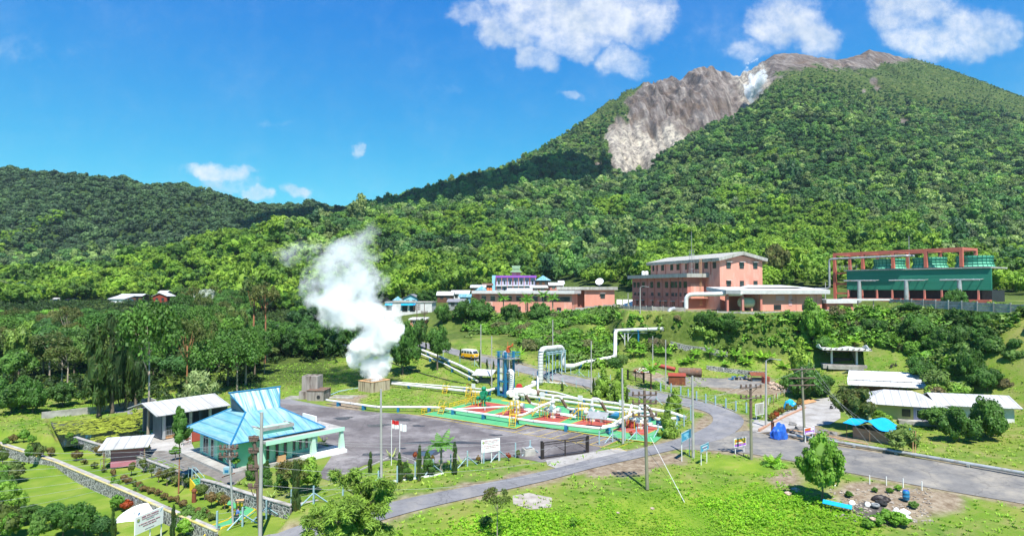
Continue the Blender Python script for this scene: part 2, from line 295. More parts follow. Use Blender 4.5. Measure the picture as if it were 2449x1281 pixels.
M['rust'] = pm('rust', (.22, .065, .025), (.11, .035, .02), 1.5, .85, .2, c3=(.30, .12, .04), s3=1.2)
M['rustdull'] = pm('rustdull', (.17, .12, .09), (.12, .06, .04), 1.5, .8, .2, c3=(.25, .10, .04), s3=1.0)
M['rustroof'] = pm('rustroof', (.30, .045, .02), (.22, .04, .025), 1.5, .8, .2)
M['mint'] = pm('mint', (.42, .72, .53), (.38, .68, .49), .6, .7, c3=(.36, .62, .44), s3=.4)
M['mintdeep'] = pm('mintdeep', (.20, .58, .33), (.18, .54, .30), .8, .7)  # deeper mint of the trim, also carries shade on the entrance corner
M['mintlt'] = pm('mintlt', (.50, .70, .56), (.42, .62, .48), .8, .7)
M['blueroof'] = wavem('blueroof', (.085, .27, .36), (.16, .36, .43), .28, 'X', .5, c3=(.30, .43, .45), s3=.45, stretch=(1.6, .3, 1), f3=(.42, .7))
M['blueroof2'] = wavem('blueroof2', (.09, .28, .37), (.19, .38, .43), .28, 'X', .45, c3=(.55, .62, .50), s3=.8, stretch=(2.5, .15, .15), f3=(.42, .6))
M['roofgrey'] = wavem('roofgrey', (.50, .50, .49), (.40, .40, .39), .3, 'X', .55, c3=(.30, .29, .27), s3=.5, stretch=(1, .3, 1))
M['roofwhite'] = wavem('roofwhite', (.62, .62, .61), (.50, .50, .49), .9, 'X', .5, c3=(.45, .44, .42), s3=.3, stretch=(1, .3, 1), f3=(.58, .8))
M['roofslate'] = pm('roofslate', (.17, .17, .19), (.24, .24, .25), .8, .7, .2)
M['metaldark'] = wavem('metaldark', (.12, .15, .19), (.09, .11, .14), .3, 'X', .5)
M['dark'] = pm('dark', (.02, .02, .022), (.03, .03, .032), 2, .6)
M['black'] = pm('black', (.018, .015, .015), (.03, .02, .018), 2, .5)
M['glass'] = pm('glass', (.02, .024, .028), (.05, .06, .065), .6, .12, spec=.7)
M['wood'] = pm('wood', (.24, .15, .08), (.16, .10, .055), 1, .8, .2, stretch=(3, 3, .4))
M['plank'] = pm('plank', (.62, .36, .18), (.50, .27, .13), 1.5, .7, .2, stretch=(.4, 4, 4))
M['stainwood'] = pm('stainwood', (.50, .42, .30), (.36, .29, .19), 1.3, .85, .2, stretch=(1.5, 1.5, .12), c3=(.12, .08, .05), s3=1.6, f3=(.5, .66))
M['staincon'] = pm('staincon', (.34, .31, .28), (.20, .17, .15), 1.0, .9, .2, stretch=(1.3, 1.3, .15), c3=(.08, .05, .04), s3=1.3, f3=(.52, .68))
M['polecon'] = pm('polecon', (.40, .39, .36), (.30, .29, .27), .6, .85, .1)
M['poleolive'] = pm('poleolive', (.24, .23, .16), (.19, .18, .12), .6, .85, .1)
M['polebrown'] = pm('polebrown', (.16, .105, .08), (.11, .075, .06), 1, .85, .2)
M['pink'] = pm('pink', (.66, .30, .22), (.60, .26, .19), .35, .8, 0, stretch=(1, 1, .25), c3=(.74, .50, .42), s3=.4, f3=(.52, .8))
M['pinkdeep'] = pm('pinkdeep', (.53, .195, .15), (.47, .17, .13), .35, .8, 0, stretch=(1, 1, .25), c3=(.42, .24, .23), s3=.5, f3=(.55, .8))  # deeper pink, also carries the shade of the wing and office end
M['fascia'] = pm('fascia', (.42, .41, .37), (.30, .29, .26), .9, .8, 0, stretch=(2.5, 2.5, .3), c3=(.14, .15, .07), s3=1.1, f3=(.56, .7))
M['fasciawhite'] = pm('fasciawhite', (.62, .61, .59), (.50, .49, .47), .9, .8)
M['greymetal'] = pm('greymetal', (.30, .31, .31), (.22, .23, .23), .9, .6, c3=(.18, .17, .15), s3=.6)
M['frame'] = pm('frame', (.55, .15, .10), (.46, .12, .08), .5, .75)
M['towergreen'] = pm('towergreen', (.02, .19, .12), (.03, .24, .155), .5, .7, .1, stretch=(.15, .15, 3), c3=(.035, .22, .15), s3=.35, f3=(.5, .75))
M['towermint'] = pm('towermint', (.12, .42, .27), (.15, .46, .3), 1, .7)
M['tarp'] = pm('tarp', (.01, .30, .62), (.015, .36, .68), .8, .4, .2)
M['tarpdeep'] = pm('tarpdeep', (.02, .08, .42), (.02, .12, .5), 1.5, .4, .3)
M['brick'] = pm('brick', (.46, .25, .16), (.36, .20, .13), 2, .9, .3, stretch=(1, 1, 5), c3=(.46, .38, .30), s3=1, f3=(.5, .75))
M['lilac'] = pm('lilac', (.42, .42, .62), (.36, .36, .56), 1, .7)
M['purple'] = pm('purple', (.32, .10, .50), (.28, .08, .45), 1, .6)
M['skyblue'] = pm('skyblue', (.30, .60, .72), (.26, .55, .68), 1, .7)
M['orange'] = pm('orange', (.62, .14, .04), (.5, .1, .03), 1, .6)
M['vanyellow'] = pm('vanyellow', (.80, .42, .01), (.76, .38, .01), 1, .25)
M['tyre'] = pm('tyre', (.02, .02, .02), (.03, .03, .03), 1, .9)
M['dish'] = pm('dish', (.80, .80, .79), (.76, .76, .75), .6, .35)
M['pinkshed'] = pm('pinkshed', (.45, .16, .22), (.38, .14, .18), 1, .8)
M['yellowwall'] = pm('yellowwall', (.50, .48, .20), (.42, .42, .18), 1, .8)
M['brownwood'] = pm('brownwood', (.15, .07, .04), (.10, .05, .03), 1.5, .85, stretch=(4, 4, .4))
M['bark'] = pm('bark', (.17, .13, .09), (.10, .08, .06), 2, .95, .4, stretch=(3, 3, .5))
M['barkpale'] = pm('barkpale', (.36, .31, .24), (.24, .19, .14), 1.5, .9, .3, stretch=(3, 3, .4))
M['barkred'] = pm('barkred', (.34, .14, .06), (.22, .10, .05), 1.5, .9, .3, stretch=(3, 3, .4))
M['rock'] = pm('rock', (.20, .19, .18), (.11, .105, .10), 1.2, .9, .5, c3=(.30, .28, .25), s3=2)
M['rubble'] = pm('rubble', (.52, .42, .34), (.30, .20, .14), 2, .9, .4)
M['flagred'] = pm('flagred', (.55, .02, .02), rough=.6)
M['cloth'] = pm('cloth', (.65, .66, .7), (.5, .5, .55), 3, .8)
# stone wall: pale mortar veins round dark stones
m, nt, b = newmat('stonewall'); tcn = nd(nt, 'ShaderNodeNewGeometry')
vo = nd(nt, 'ShaderNodeTexVoronoi', feature='DISTANCE_TO_EDGE'); vo.inputs['Scale'].default_value = 2.6; nt.links.new(tcn.outputs['Position'], vo.inputs[0])
vc = nd(nt, 'ShaderNodeTexVoronoi'); vc.inputs['Scale'].default_value = 2.6; nt.links.new(tcn.outputs['Position'], vc.inputs[0])
sv = nd(nt, 'ShaderNodeSeparateColor'); nt.links.new(vc.outputs['Color'], sv.inputs[0])
nt.links.new(mixc(nt, ramp(nt, vo.outputs[0], [(.045, 0.), (.07, 1.)]), (.50, .49, .46), ramp(nt, sv.outputs[0], [(0, (.05, .055, .06)), (1, (.19, .18, .17))])), b.inputs['Base Color']); b.inputs['Roughness'].default_value = .85
bp = nd(nt, 'ShaderNodeBump'); bp.inputs['Strength'].default_value = .6; bp.inputs['Distance'].default_value = .1; nt.links.new(vo.outputs[0], bp.inputs['Height']); nt.links.new(bp.outputs[0], b.inputs['Normal'])
M['stonewall'] = m
# water
m, nt, b = newmat('water'); b.inputs['Base Color'].default_value = (.012, .02, .015, 1); b.inputs['Roughness'].default_value = .06; M['water'] = m
m, nt, b = newmat('puddle'); b.inputs['Base Color'].default_value = (.06, .06, .075, 1); b.inputs['Roughness'].default_value = .12; M['puddle'] = m
m, nt, b = newmat('damp'); b.inputs['Base Color'].default_value = (.045, .04, .04, 1); b.inputs['Roughness'].default_value = .4; M['damp'] = m
# foliage
M['forest'] = leafm('forest', gain=2.75, cols=[(.012, .030, .010), (.022, .052, .012), (.035, .075, .016), (.016, .040, .014), (.055, .105, .020), (.026, .06, .016), (.075, .095, .03), (.014, .034, .014), (.05, .10, .02), (.05, .07, .024), (.08, .13, .022), (.03, .045, .02), (.10, .135, .04)], nscale=.05, bright=(.6, 1.5), patch=.009, isl=.14)
M['forestfar'] = leafm('forestfar', gain=2.1, cols=[(.024, .042, .018), (.035, .065, .022), (.05, .085, .028), (.03, .055, .022)], nscale=.03, bright=(.7, 1.35))
M['bamboo'] = leafm('bamboo', gain=1.95, patch=.012, isl=.16, cols=[(.10, .165, .014), (.075, .14, .014), (.13, .19, .018), (.05, .11, .014), (.11, .175, .016), (.04, .085, .012)], nscale=.06, bright=(.6, 1.35), trans=.25)
M['bush'] = leafm('bush', gain=2.0, cols=[(.055, .12, .014), (.085, .165, .016), (.035, .085, .012), (.11, .19, .02), (.075, .11, .025), (.05, .095, .018)], nscale=.3, bright=(.6, 1.4), trans=.25)
M['brownbush'] = leafm('brownbush', [(.10, .10, .04), (.075, .085, .03), (.12, .09, .045), (.06, .07, .025)], nscale=.4)
M['dkgreen'] = leafm('dkgreen', gain=2.6, cols=[(.02, .05, .012), (.028, .065, .014), (.016, .04, .012)], nscale=.4)
M['midgreen'] = leafm('midgreen', [(.04, .095, .016), (.055, .115, .018), (.035, .08, .014)], nscale=.4, bright=(.6, 1.4))
M['olive'] = leafm('olive', [(.06, .085, .018), (.045, .075, .018), (.07, .08, .02)], nscale=.3, bright=(.6, 1.4), brown=.5)
M['pine'] = leafm('pine', gain=2.3, cols=[(.085, .13, .014), (.07, .115, .014)], nscale=.6, bright=(.65, 1.5), trans=.2)
M['cypress'] = leafm('cypress', [(.025, .05, .014), (.035, .06, .016), (.03, .06, .012)], nscale=1.0, brown=.35)
M['lime'] = leafm('lime', gain=1.75, cols=[(.16, .30, .015), (.12, .25, .014), (.20, .33, .02), (.14, .26, .02)], nscale=.12, bright=(.62, 1.15), trans=.35)
M['pale'] = leafm('pale', gain=1, cols=[(.33, .40, .16), (.28, .36, .14)], nscale=.8)
M['fern'] = leafm('fern', [(.14, .26, .02), (.10, .21, .02)], nscale=.6, trans=.3)
M['palm'] = leafm('palm', [(.06, .15, .02), (.08, .18, .02)], nscale=.8, trans=.3)
M['agave'] = leafm('agave', gain=1, cols=[(.36, .42, .12), (.28, .38, .10)], nscale=1)
M['redleaf'] = leafm('redleaf', gain=1.2, cols=[(.26, .05, .015), (.20, .07, .015), (.14, .10, .02)], nscale=1.2)
M['hedge'] = leafm('hedge', [(.10, .07, .025), (.08, .075, .02), (.065, .085, .018)], nscale=2)
M['lily'] = leafm('lily', gain=1.2, cols=[(.22, .30, .03), (.28, .33, .04)], nscale=.5)
M['whiteflower'] = leafm('whiteflower', [(.22, .24, .2), (.16, .18, .12)], nscale=.5)
M['ash'] = pm('ash', (.05, .045, .042), (.11, .095, .08), 1.2, .95, .3)
for k_ in ('asphalt', 'road', 'roadgrey', 'pave'): cracks(M[k_])
M['edging'] = pm('edging', (.52, .40, .09), (.46, .42, .28), 1.2, .8)
# ---------------------------------------------------------------- building helpers
ROOT = {}
def tag(o, label=None, cat=None, group=None, kind=None):
    if label: o['label'] = label
    if cat: o['category'] = cat
    if group: o['group'] = group
    if kind: o['kind'] = kind
    return o
def T(name, label, cat, loc=(0, 0, 0), rz=0.0, group=None):
    o = bpy.data.objects.new(name, None); COL.objects.link(o); o.location = loc; o.rotation_euler = (0, 0, rz)
    o.empty_display_size = .3; ROOT[o.name] = (Vector(loc), rz); return tag(o, label, cat, group)
def rawmesh(name, v, f, mat=None, smooth=False, mats=None, mi=None):
    me = bpy.data.meshes.new(name); me.from_pydata(v, [], f)
    if mats:
        for q in mats: me.materials.append(q)
        me.polygons.foreach_set('material_index', mi)
    elif mat: me.materials.append(mat)
    if smooth: me.polygons.foreach_set('use_smooth', [True] * len(f))
    me.update(); return me
def link(name, me, parent=None):
    o = bpy.data.objects.new(name, me); COL.objects.link(o)
    if parent: o.parent = parent
    return o
class MB:
    def __init__(s): s.v = []; s.f = []
    def add(s, v, f):
        b = len(s.v); s.v += [tuple(q) for q in v]; s.f += [tuple(i + b for i in q) for q in f]; return s
    def bx(s, x0, y0, z0, x1, y1, z1):
        return s.add([(x0, y0, z0), (x1, y0, z0), (x1, y1, z0), (x0, y1, z0), (x0, y0, z1), (x1, y0, z1), (x1, y1, z1), (x0, y1, z1)],
                     [(3, 2, 1, 0), (4, 5, 6, 7), (0, 1, 5, 4), (1, 2, 6, 5), (2, 3, 7, 6), (3, 0, 4, 7)])
    def box(s, c, d, rz=0, rx=0, ry=0):
        m = Matrix.Translation(Vector(c)) @ Matrix.Rotation(rz, 4, 'Z') @ Matrix.Rotation(ry, 4, 'Y') @ Matrix.Rotation(rx, 4, 'X'); h = [q / 2 for q in d]
        v = [m @ Vector((a * h[0], b * h[1], e * h[2])) for e in (-1, 1) for a, b in ((-1, -1), (1, -1), (1, 1), (-1, 1))]
        return s.add(v, [(3, 2, 1, 0), (4, 5, 6, 7), (0, 1, 5, 4), (1, 2, 6, 5), (2, 3, 7, 6), (3, 0, 4, 7)])
    def tube(s, pts, r, n=8, cap=True):
        pts = [Vector(p) for p in pts]; k = len(pts); rs = r if isinstance(r, (list, tuple)) else [r] * k
        t0 = (pts[1] - pts[0]).normalized(); u = t0.cross(Vector((0, 0, 1)))
        if u.length < .05: u = t0.cross(Vector((1, 0, 0)))
        u.normalize(); v = []
        for i, p in enumerate(pts):
            a = pts[max(i - 1, 0)]; b = pts[min(i + 1, k - 1)]; t = (b - a).normalized()
            u = (u - t * u.dot(t)).normalized(); w = t.cross(u)
            v += [p + (u * math.cos(2 * math.pi * j / n) + w * math.sin(2 * math.pi * j / n)) * rs[i] for j in range(n)]
        f = [(i * n + j, i * n + (j + 1) % n, (i + 1) * n + (j + 1) % n, (i + 1) * n + j) for i in range(k - 1) for j in range(n)]
        if cap: f += [tuple(range(n - 1, -1, -1)), tuple(range((k - 1) * n, k * n))]
        return s.add(v, f)
    def cyl(s, a, b, r, r2=None, n=10): return s.tube([a, b], [r, r if r2 is None else r2], n)
    def pipe(s, pts, r, bend=None, n=10):
        """a pipe through pts with rounded bends"""
        pts = [Vector(p) for p in pts]; bend = bend or r * 2.2; o = [pts[0]]
        for i in range(1, len(pts) - 1):
            a, b, c = pts[i - 1], pts[i], pts[i + 1]; d1 = (a - b); d2 = (c - b); l = min(bend, d1.length * .45, d2.length * .45)
            p, q = b + d1.normalized() * l, b + d2.normalized() * l
            for t in (0, .25, .5, .75, 1): o.append(p * (1 - t) ** 2 + b * 2 * t * (1 - t) + q * t * t)
        return s.tube(o + [pts[-1]], r, n)
    def poly(s, pts, z0, z1):
        n = len(pts)
        return s.add([(p[0], p[1], z0) for p in pts] + [(p[0], p[1], z1) for p in pts], [tuple(range(n - 1, -1, -1)), tuple(range(n, 2 * n))] + [(i, (i + 1) % n, n + (i + 1) % n, n + i) for i in range(n)])
    def lathe(s, c, prof, n=14, axis='Z'):
        c = Vector(c); v = []
        for r, z in prof:
            for j in range(n):
                a = 2 * math.pi * j / n; q = (r * math.cos(a), r * math.sin(a), z)
                if axis == 'X': q = (q[2], q[0], q[1])
                if axis == 'Y': q = (q[0], q[2], q[1])
                v.append(c + Vector(q))
        k = len(prof)
        f = [(i * n + j, i * n + (j + 1) % n, (i + 1) * n + (j + 1) % n, (i + 1) * n + j) for i in range(k - 1) for j in range(n)]
        f += [tuple(range(n - 1, -1, -1)), tuple(range((k - 1) * n, k * n))]
        return s.add(v, f)
    def slab(s, pts, th):
        """thick sheet: polygon pts (3-D) given thickness downwards along its normal"""
        pts = [Vector(p) for p in pts]; nrm = (pts[1] - pts[0]).cross(pts[2] - pts[0]).normalized()
        if nrm.z < 0: nrm = -nrm
        n = len(pts); v = pts + [p - nrm * th for p in pts]
        return s.add(v, [tuple(range(n)), tuple(range(2 * n - 1, n - 1, -1))] + [((i + 1) % n, i, n + i, n + (i + 1) % n) for i in range(n)])
    def ball(s, c, r, seg=10, ring=6, sc_=(1, 1, 1)):
        pr = [(math.sin(math.pi * i / ring) * r, -math.cos(math.pi * i / ring) * r) for i in range(ring + 1)]
        pr[0] = (r * .02, -r); pr[-1] = (r * .02, r); b = len(s.v); s.lathe((0, 0, 0), pr, seg)
        s.v[b:] = [(x * sc_[0] + c[0], y * sc_[1] + c[1], z * sc_[2] + c[2]) for x, y, z in s.v[b:]]; return s
    def obj(s, name, mat, parent=None, world=False, smooth=False):
        v = s.v
        if world and parent is not None:
            o, rz = ROOT[parent.name]; m = Matrix.Rotation(-rz, 3, 'Z'); v = [tuple(m @ (Vector(q) - o)) for q in v]
        me = rawmesh(name, v, s.f, M[mat] if isinstance(mat, str) else mat, smooth)
        bm = bmesh.new(); bm.from_mesh(me); bmesh.ops.recalc_face_normals(bm, faces=bm.faces); bm.to_mesh(me); bm.free()
        if smooth:
            try: me.set_sharp_from_angle(angle=R(40))
            except Exception: pass
        return link(name, me, parent)
def copytree(o, loc=None, rz=None, scale=None, label=None, group=None):
    c = o.copy(); COL.objects.link(c)
    if loc is not None: c.location = loc
    if rz is not None: c.rotation_euler = (0, 0, rz)
    if scale is not None: c.scale = scale if isinstance(scale, tuple) else (scale,) * 3
    if label: c['label'] = label
    if group: c['group'] = group
    ROOT[c.name] = (Vector(c.location), c.rotation_euler.z)
    for ch in [q for q in KIDS.get(o.name, [])]:
        d = ch.copy(); COL.objects.link(d); d.parent = c; KIDS.setdefault(c.name, []).append(d)
        for g in KIDS.get(ch.name, []):
            e = g.copy(); COL.objects.link(e); e.parent = d
    return c
KIDS = {}
def kids():
    KIDS.clear()
    for o in COL.objects:
        if o.parent: KIDS.setdefault(o.parent.name, []).append(o)

# ---------------------------------------------------------------- ground and mountain sheets
def sheet(name, us, ys, colfn, mat, label=None):
    Ug, Yg = np.meshgrid(us, ys); Xg = Ug * Yg; Z = Zg(Xg, Yg); nx, ny = len(us), len(ys)
    v = np.stack([Xg, Yg, Z], -1).reshape(-1, 3)
    i = np.arange(nx * ny).reshape(ny, nx); f = np.stack([i[:-1, :-1], i[:-1, 1:], i[1:, 1:], i[1:, :-1]], -1).reshape(-1, 4)
    me = bpy.data.meshes.new(name); me.vertices.add(len(v)); me.vertices.foreach_set('co', v.ravel())
    me.loops.add(f.size); me.loops.foreach_set('vertex_index', f.ravel()); me.polygons.add(len(f)); me.polygons.foreach_set('loop_start', np.arange(0, f.size, 4))
    me.polygons.foreach_set('use_smooth', np.ones(len(f), bool)); me.update(calc_edges=True)
    ca = me.color_attributes.new('cov', 'FLOAT_COLOR', 'POINT'); ca.data.foreach_set('color', colfn(v[:, 0], v[:, 1], v[:, 2]).astype(np.float32).ravel())
    me.materials.append(mat); o = link(name, me); o['kind'] = 'structure'; return o
def wpoly(pts, dz=0): return [tuple(gp(x, y))[:2] for x, y in pts]
DIRT = [wpoly(q) for q in [
    [(985, 1190), (1150, 1150), (1300, 1118), (1420, 1085), (1500, 1072), (1500, 1080), (1300, 1128), (985, 1200)],
    [(1400, 1118), (1560, 1088), (1640, 1075), (1620, 1110), (1500, 1135), (1400, 1140)],
    [(1600, 1060), (1690, 1025), (1705, 1000), (1690, 985), (1670, 1000), (1650, 1030), (1580, 1055)],
    [(1790, 1010), (1850, 1010), (1990, 1050), (2186, 1090), (2186, 1100), (1950, 1062), (1800, 1050)],
    [(1830, 1140), (1900, 1120), (1920, 1160), (1850, 1165)],
    [(1970, 1170), (2060, 1150), (2186, 1165), (2300, 1180), (2280, 1215), (2120, 1250), (2060, 1225), (2000, 1200)],
    [(800, 950), (870, 945), (860, 985), (790, 975)], [(1860, 1010), (1930, 1000), (2010, 1040), (2100, 1065), (1990, 1050), (1860, 1035)],
    [(1700, 905), (1840, 900), (1880, 930), (1820, 950), (1740, 940), (1680, 915)], [(1510, 880), (1560, 875), (1600, 900), (1560, 915), (1510, 900)], [(1400, 840), (1440, 835), (1430, 860), (1390, 862)]]]
LUSH = [[tuple(P(x, y, -.8))[:2] for x, y in q] for q in [
    [(1100, 1260), (1250, 1235), (1400, 1215), (1560, 1195), (1700, 1175), (1860, 1170), (1960, 1200), (2080, 1250), (2100, 1500), (700, 1500), (800, 1290)],
    [(1700, 1115), (1800, 1120), (1870, 1135), (1880, 1160), (1760, 1150), (1700, 1130)]]] 
VERGE = [wpoly(q) for q in [[(700, 1262), (985, 1190), (1150, 1158), (1300, 1127), (1410, 1099), (1500, 1079), (1600, 1056), (1672, 1030), (1704, 1008), (1694, 988), (1640, 972), (1560, 957), (1450, 936), (1250, 891), (1100, 852), (1110, 840), (1260, 876), (1470, 920), (1590, 942), (1700, 966), (1768, 993), (1790, 1030), (1850, 1044), (1960, 1062), (2190, 1096), (2449, 1135),
        (2449, 1205), (2190, 1160), (2000, 1125), (1900, 1103), (1750, 1080), (1620, 1074), (1520, 1097), (1420, 1119), (1300, 1151), (1150, 1185), (985, 1224), (840, 1268)]]]
def cov_ground(X, Y, Z):
    c = np.zeros((len(X), 4)); c[:, 3] = 1
    nz = fbm(X / 3.5, Y / 3.5, 31, 4) * 1.6
    d = np.full(len(X), 9.0)
    for q in DIRT: d = np.minimum(d, sdf(q, X, Y))
    c[:, 0] = 1 - sst(-.8, .9, d + nz)
    for q in VERGE: c[:, 0] = np.maximum(c[:, 0], .9 * (1 - sst(.1, 1.5, sdf(q, X, Y) + nz * .9)))
    d = np.full(len(X), 99.0)
    for q in LUSH: d = np.minimum(d, sdf(q, X, Y))
    c[:, 1] = 1 - sst(-2.5, 2.5, d + nz * 1.5)
    c[:, 1] = np.maximum(c[:, 1], .6 * np.maximum(sdf(GARD, X, Y) < .3, 0))
    px, py = topx(X, Y, Z)
    c[:, 2] = np.clip(sst(150, 210, Y) + (1 - sst(760, 830, px + nz * 8)) * sst(118, 132, Y), 0, 1)
    bk = sst(128, 138, Y) * (1 - sst(195, 205, Y)) * sst(1000, 1040, px) * sst(-.35, .1, fbm(X / 7, Y / 7, 52, 3)) * (1 - sst(840, 870, py)); c[:, 2] = np.maximum(c[:, 2], bk * .8)
    for q in FLAT[2:4]:
        k = 1 - sst(-3, 1, sdf(q[0], X, Y)); c[:, 2] *= 1 - k; c[:, 0] = np.maximum(c[:, 0], k * .8)
    return c
m, nt, b = newmat('ground'); b.inputs['Roughness'].default_value = .95; b.inputs['Specular IOR Level'].default_value = .1
at = nd(nt, 'ShaderNodeAttribute', attribute_name='cov'); sp = nd(nt, 'ShaderNodeSeparateColor'); nt.links.new(at.outputs['Color'], sp.inputs[0])
g = nd(nt, 'ShaderNodeNewGeometry').outputs['Position']
na, nb, nc = noise(nt, g, .12, 5), noise(nt, g, 1.1, 6, .7), noise(nt, g, .3, 4)
gr = ramp(nt, na, [(.34, (.075, .155, .018)), (.5, (.12, .20, .022)), (.66, (.19, .215, .045))])
gr = mixc(nt, ramp(nt, nb, [(.45, 0.), (.75, .6)]), gr, (.24, .215, .08)); gr = mixc(nt, ramp(nt, nc, [(.5, 0.), (.72, .65)]), gr, (.27, .235, .10))
lu = ramp(nt, nc, [(.35, (.11, .20, .018)), (.6, (.19, .27, .028)), (.75, (.26, .26, .06))])
di = ramp(nt, nb, [(.35, (.14, .10, .065)), (.5, (.23, .18, .125)), (.68, (.33, .28, .21))])
c = mixc(nt, sp.outputs[1], gr, lu); c = mixc(nt, sp.outputs[2], c, ramp(nt, nb, [(.4, (.04, .065, .014)), (.65, (.10, .14, .03))])); c = mixc(nt, sp.outputs[0], c, di)
nt.links.new(c, b.inputs['Base Color'])
bp = nd(nt, 'ShaderNodeBump'); bp.inputs['Strength'].default_value = .8; bp.inputs['Distance'].default_value = .12; nt.links.new(noise(nt, g, 3.5, 5, .7), bp.inputs['Height']); nt.links.new(bp.outputs[0], b.inputs['Normal'])
GROUND_M = m
ROCKPX = [(1445, 322), (1470, 285), (1500, 290), (1510, 262), (1490, 248), (1532, 205), (1562, 175), (1620, 170), (1700, 140), (1760, 165), (1800, 150), (1860, 115), (1900, 110), (2000, 120), (2090, 100), (2200, 112), (2200, 142), (2130, 150), (2060, 168),
          (2000, 158), (1960, 160), (1900, 155), (1870, 170), (1830, 215), (1805, 262), (1720, 300), (1600, 400), (1500, 435), (1470, 425), (1462, 380)]
def cov_mtn(X, Y, Z):
    c = np.zeros((len(X), 4)); c[:, 3] = 1; px, py = topx(X, Y, Z)
    Yc = np.interp(px, fa[:, 0], fa[:, 5]); nz = fbm(X / 30, Y / 30, 41, 5)
    d = sdf(ROCKPX, px, py) + nz * 22
    near = sst(Yc + 5, Yc + 30, Y)
    c[:, 0] = (1 - sst(-4, 8, d)) * near
    for (x, y, r) in ((1480, 292, 17), (1428, 398, 12), (2090, 195, 10), (2098, 212, 9), (2066, 218, 6), (2160, 298, 16)):
        c[:, 0] = np.maximum(c[:, 0], (1 - sst(.6, 1.1, np.hypot(px - x, (py - y) * 1.1) / r + nz * .5)) * .95)
    wsp = 1 - sst(-15, 30, sdf([(1455, 318), (1500, 300), (1560, 330), (1585, 300), (1610, 300), (1640, 330), (1560, 400), (1500, 425), (1475, 390)], px, py) + fbm(X / 12, Y / 40, 44, 4) * 30)
    wsp = np.maximum(wsp, 1 - sst(-5, 22, sdf([(1760, 180), (1800, 158), (1825, 165), (1835, 210), (1805, 262), (1790, 262), (1785, 220)], px, py) + nz * 12))
    c[:, 1] = wsp
    c[:, 2] = sst(180, 330, Z)
    return c
m, nt, b = newmat('mountain'); b.inputs['Roughness'].default_value = .95; b.inputs['Specular IOR Level'].default_value = .1
at = nd(nt, 'ShaderNodeAttribute', attribute_name='cov'); sp = nd(nt, 'ShaderNodeSeparateColor'); nt.links.new(at.outputs['Color'], sp.inputs[0])
g = nd(nt, 'ShaderNodeNewGeometry').outputs['Position']
mp = nd(nt, 'ShaderNodeMapping'); mp.inputs['Scale'].default_value = (.11, .012, .018); nt.links.new(g, mp.inputs[0])
st = noise(nt, mp.outputs[0], 1, 7, .68); fi = noise(nt, g, .10, 8, .72); bg_ = noise(nt, g, .018, 5)
rc = ramp(nt, st, [(.36, (.075, .060, .055)), (.46, (.14, .115, .105)), (.55, (.20, .175, .165)), (.66, (.34, .31, .29))])
rc = mixc(nt, ramp(nt, fi, [(.52, 0.), (.66, .6)]), rc, (.22, .21, .205)); rc = mixc(nt, ramp(nt, bg_, [(.5, 0.), (.68, .5)]), rc, (.15, .095, .055))
wh = ramp(nt, fi, [(.40, (.20, .185, .17)), (.5, (.40, .37, .33)), (.62, (.58, .54, .45))])
rc = mixc(nt, sp.outputs[1], rc, wh); rc = mixc(nt, 1.0, rc, (1.05, 1.0, .94), 'MULTIPLY')
vg = ramp(nt, fi, [(.35, (.03, .058, .014)), (.6, (.07, .12, .024))]); v2 = ramp(nt, fi, [(.38, (.035, .065, .016)), (.5, (.075, .12, .026)), (.64, (.15, .175, .05))])
v2 = mixc(nt, ramp(nt, bg_, [(.45, 0.), (.62, .5)]), v2, (.07, .10, .03))
c = mixc(nt, sp.outputs[2], vg, v2); c = mixc(nt, sp.outputs[0], c, rc); nt.links.new(c, b.inputs['Base Color'])
bp = nd(nt, 'ShaderNodeBump'); bp.inputs['Strength'].default_value = 1.0; bp.inputs['Distance'].default_value = 9; nt.links.new(noise(nt, g, .12, 7, .7), bp.inputs['Height']); nt.links.new(bp.outputs[0], b.inputs['Normal'])
us = np.linspace(-1.12, 1.12, 760)
sheet('ground', us, 28 * np.exp(np.linspace(0, math.log(300 / 28), 520)), cov_ground, GROUND_M)
usm = np.concatenate([np.linspace(-1.15, .1, 260), np.linspace(.102, .72, 420), np.linspace(.725, 1.15, 90)])
sheet('mountain', usm, np.concatenate([298 * np.exp(np.linspace(0, math.log(820 / 298), 110)), np.linspace(824, 1460, 240), np.linspace(1470, 4000, 30)]), cov_mtn, m)

def drape(name, poly, mat, off=.03, cell=1.6, px=True, z=None, fixed=None):
    """a paved sheet lying on the ground: outline given by pixels (or world x, y), cut into cells and laid on the terrain"""
    if px: pts = [tuple(P(x, y, z))[:2] if z is not None else tuple(gp(x, y))[:2] for x, y in poly]
    else: pts = poly
    bm = bmesh.new(); vs = [bm.verts.new((x, y, 0)) for x, y in pts]; bm.faces.new(vs); bmesh.ops.triangulate(bm, faces=bm.faces[:])
    xs = [p[0] for p in pts]; ys = [p[1] for p in pts]
    for ax, lo, hi in ((0, min(xs), max(xs)), (1, min(ys), max(ys))):
        k = math.ceil(lo / cell) * cell
        while k < hi:
            no = (1, 0, 0) if ax == 0 else (0, 1, 0); cp = (k, 0, 0) if ax == 0 else (0, k, 0)
            bmesh.ops.bisect_plane(bm, geom=bm.verts[:] + bm.edges[:] + bm.faces[:], plane_co=cp, plane_no=no); k += cell
    X = np.array([v.co.x for v in bm.verts]); Y = np.array([v.co.y for v in bm.verts]); Z = Zg(X, Y) + off if fixed is None else np.full(len(X), fixed)
    for v, q in zip(bm.verts, Z): v.co.z = q
    bmesh.ops.recalc_face_normals(bm, faces=bm.faces[:])
    if sum(f.normal.z for f in bm.faces) < 0: bmesh.ops.reverse_faces(bm, faces=bm.faces[:])
    me = bpy.data.meshes.new(name); bm.to_mesh(me); bm.free(); me.materials.append(M[mat]); o = link(name, me); o['kind'] = 'structure'; return o
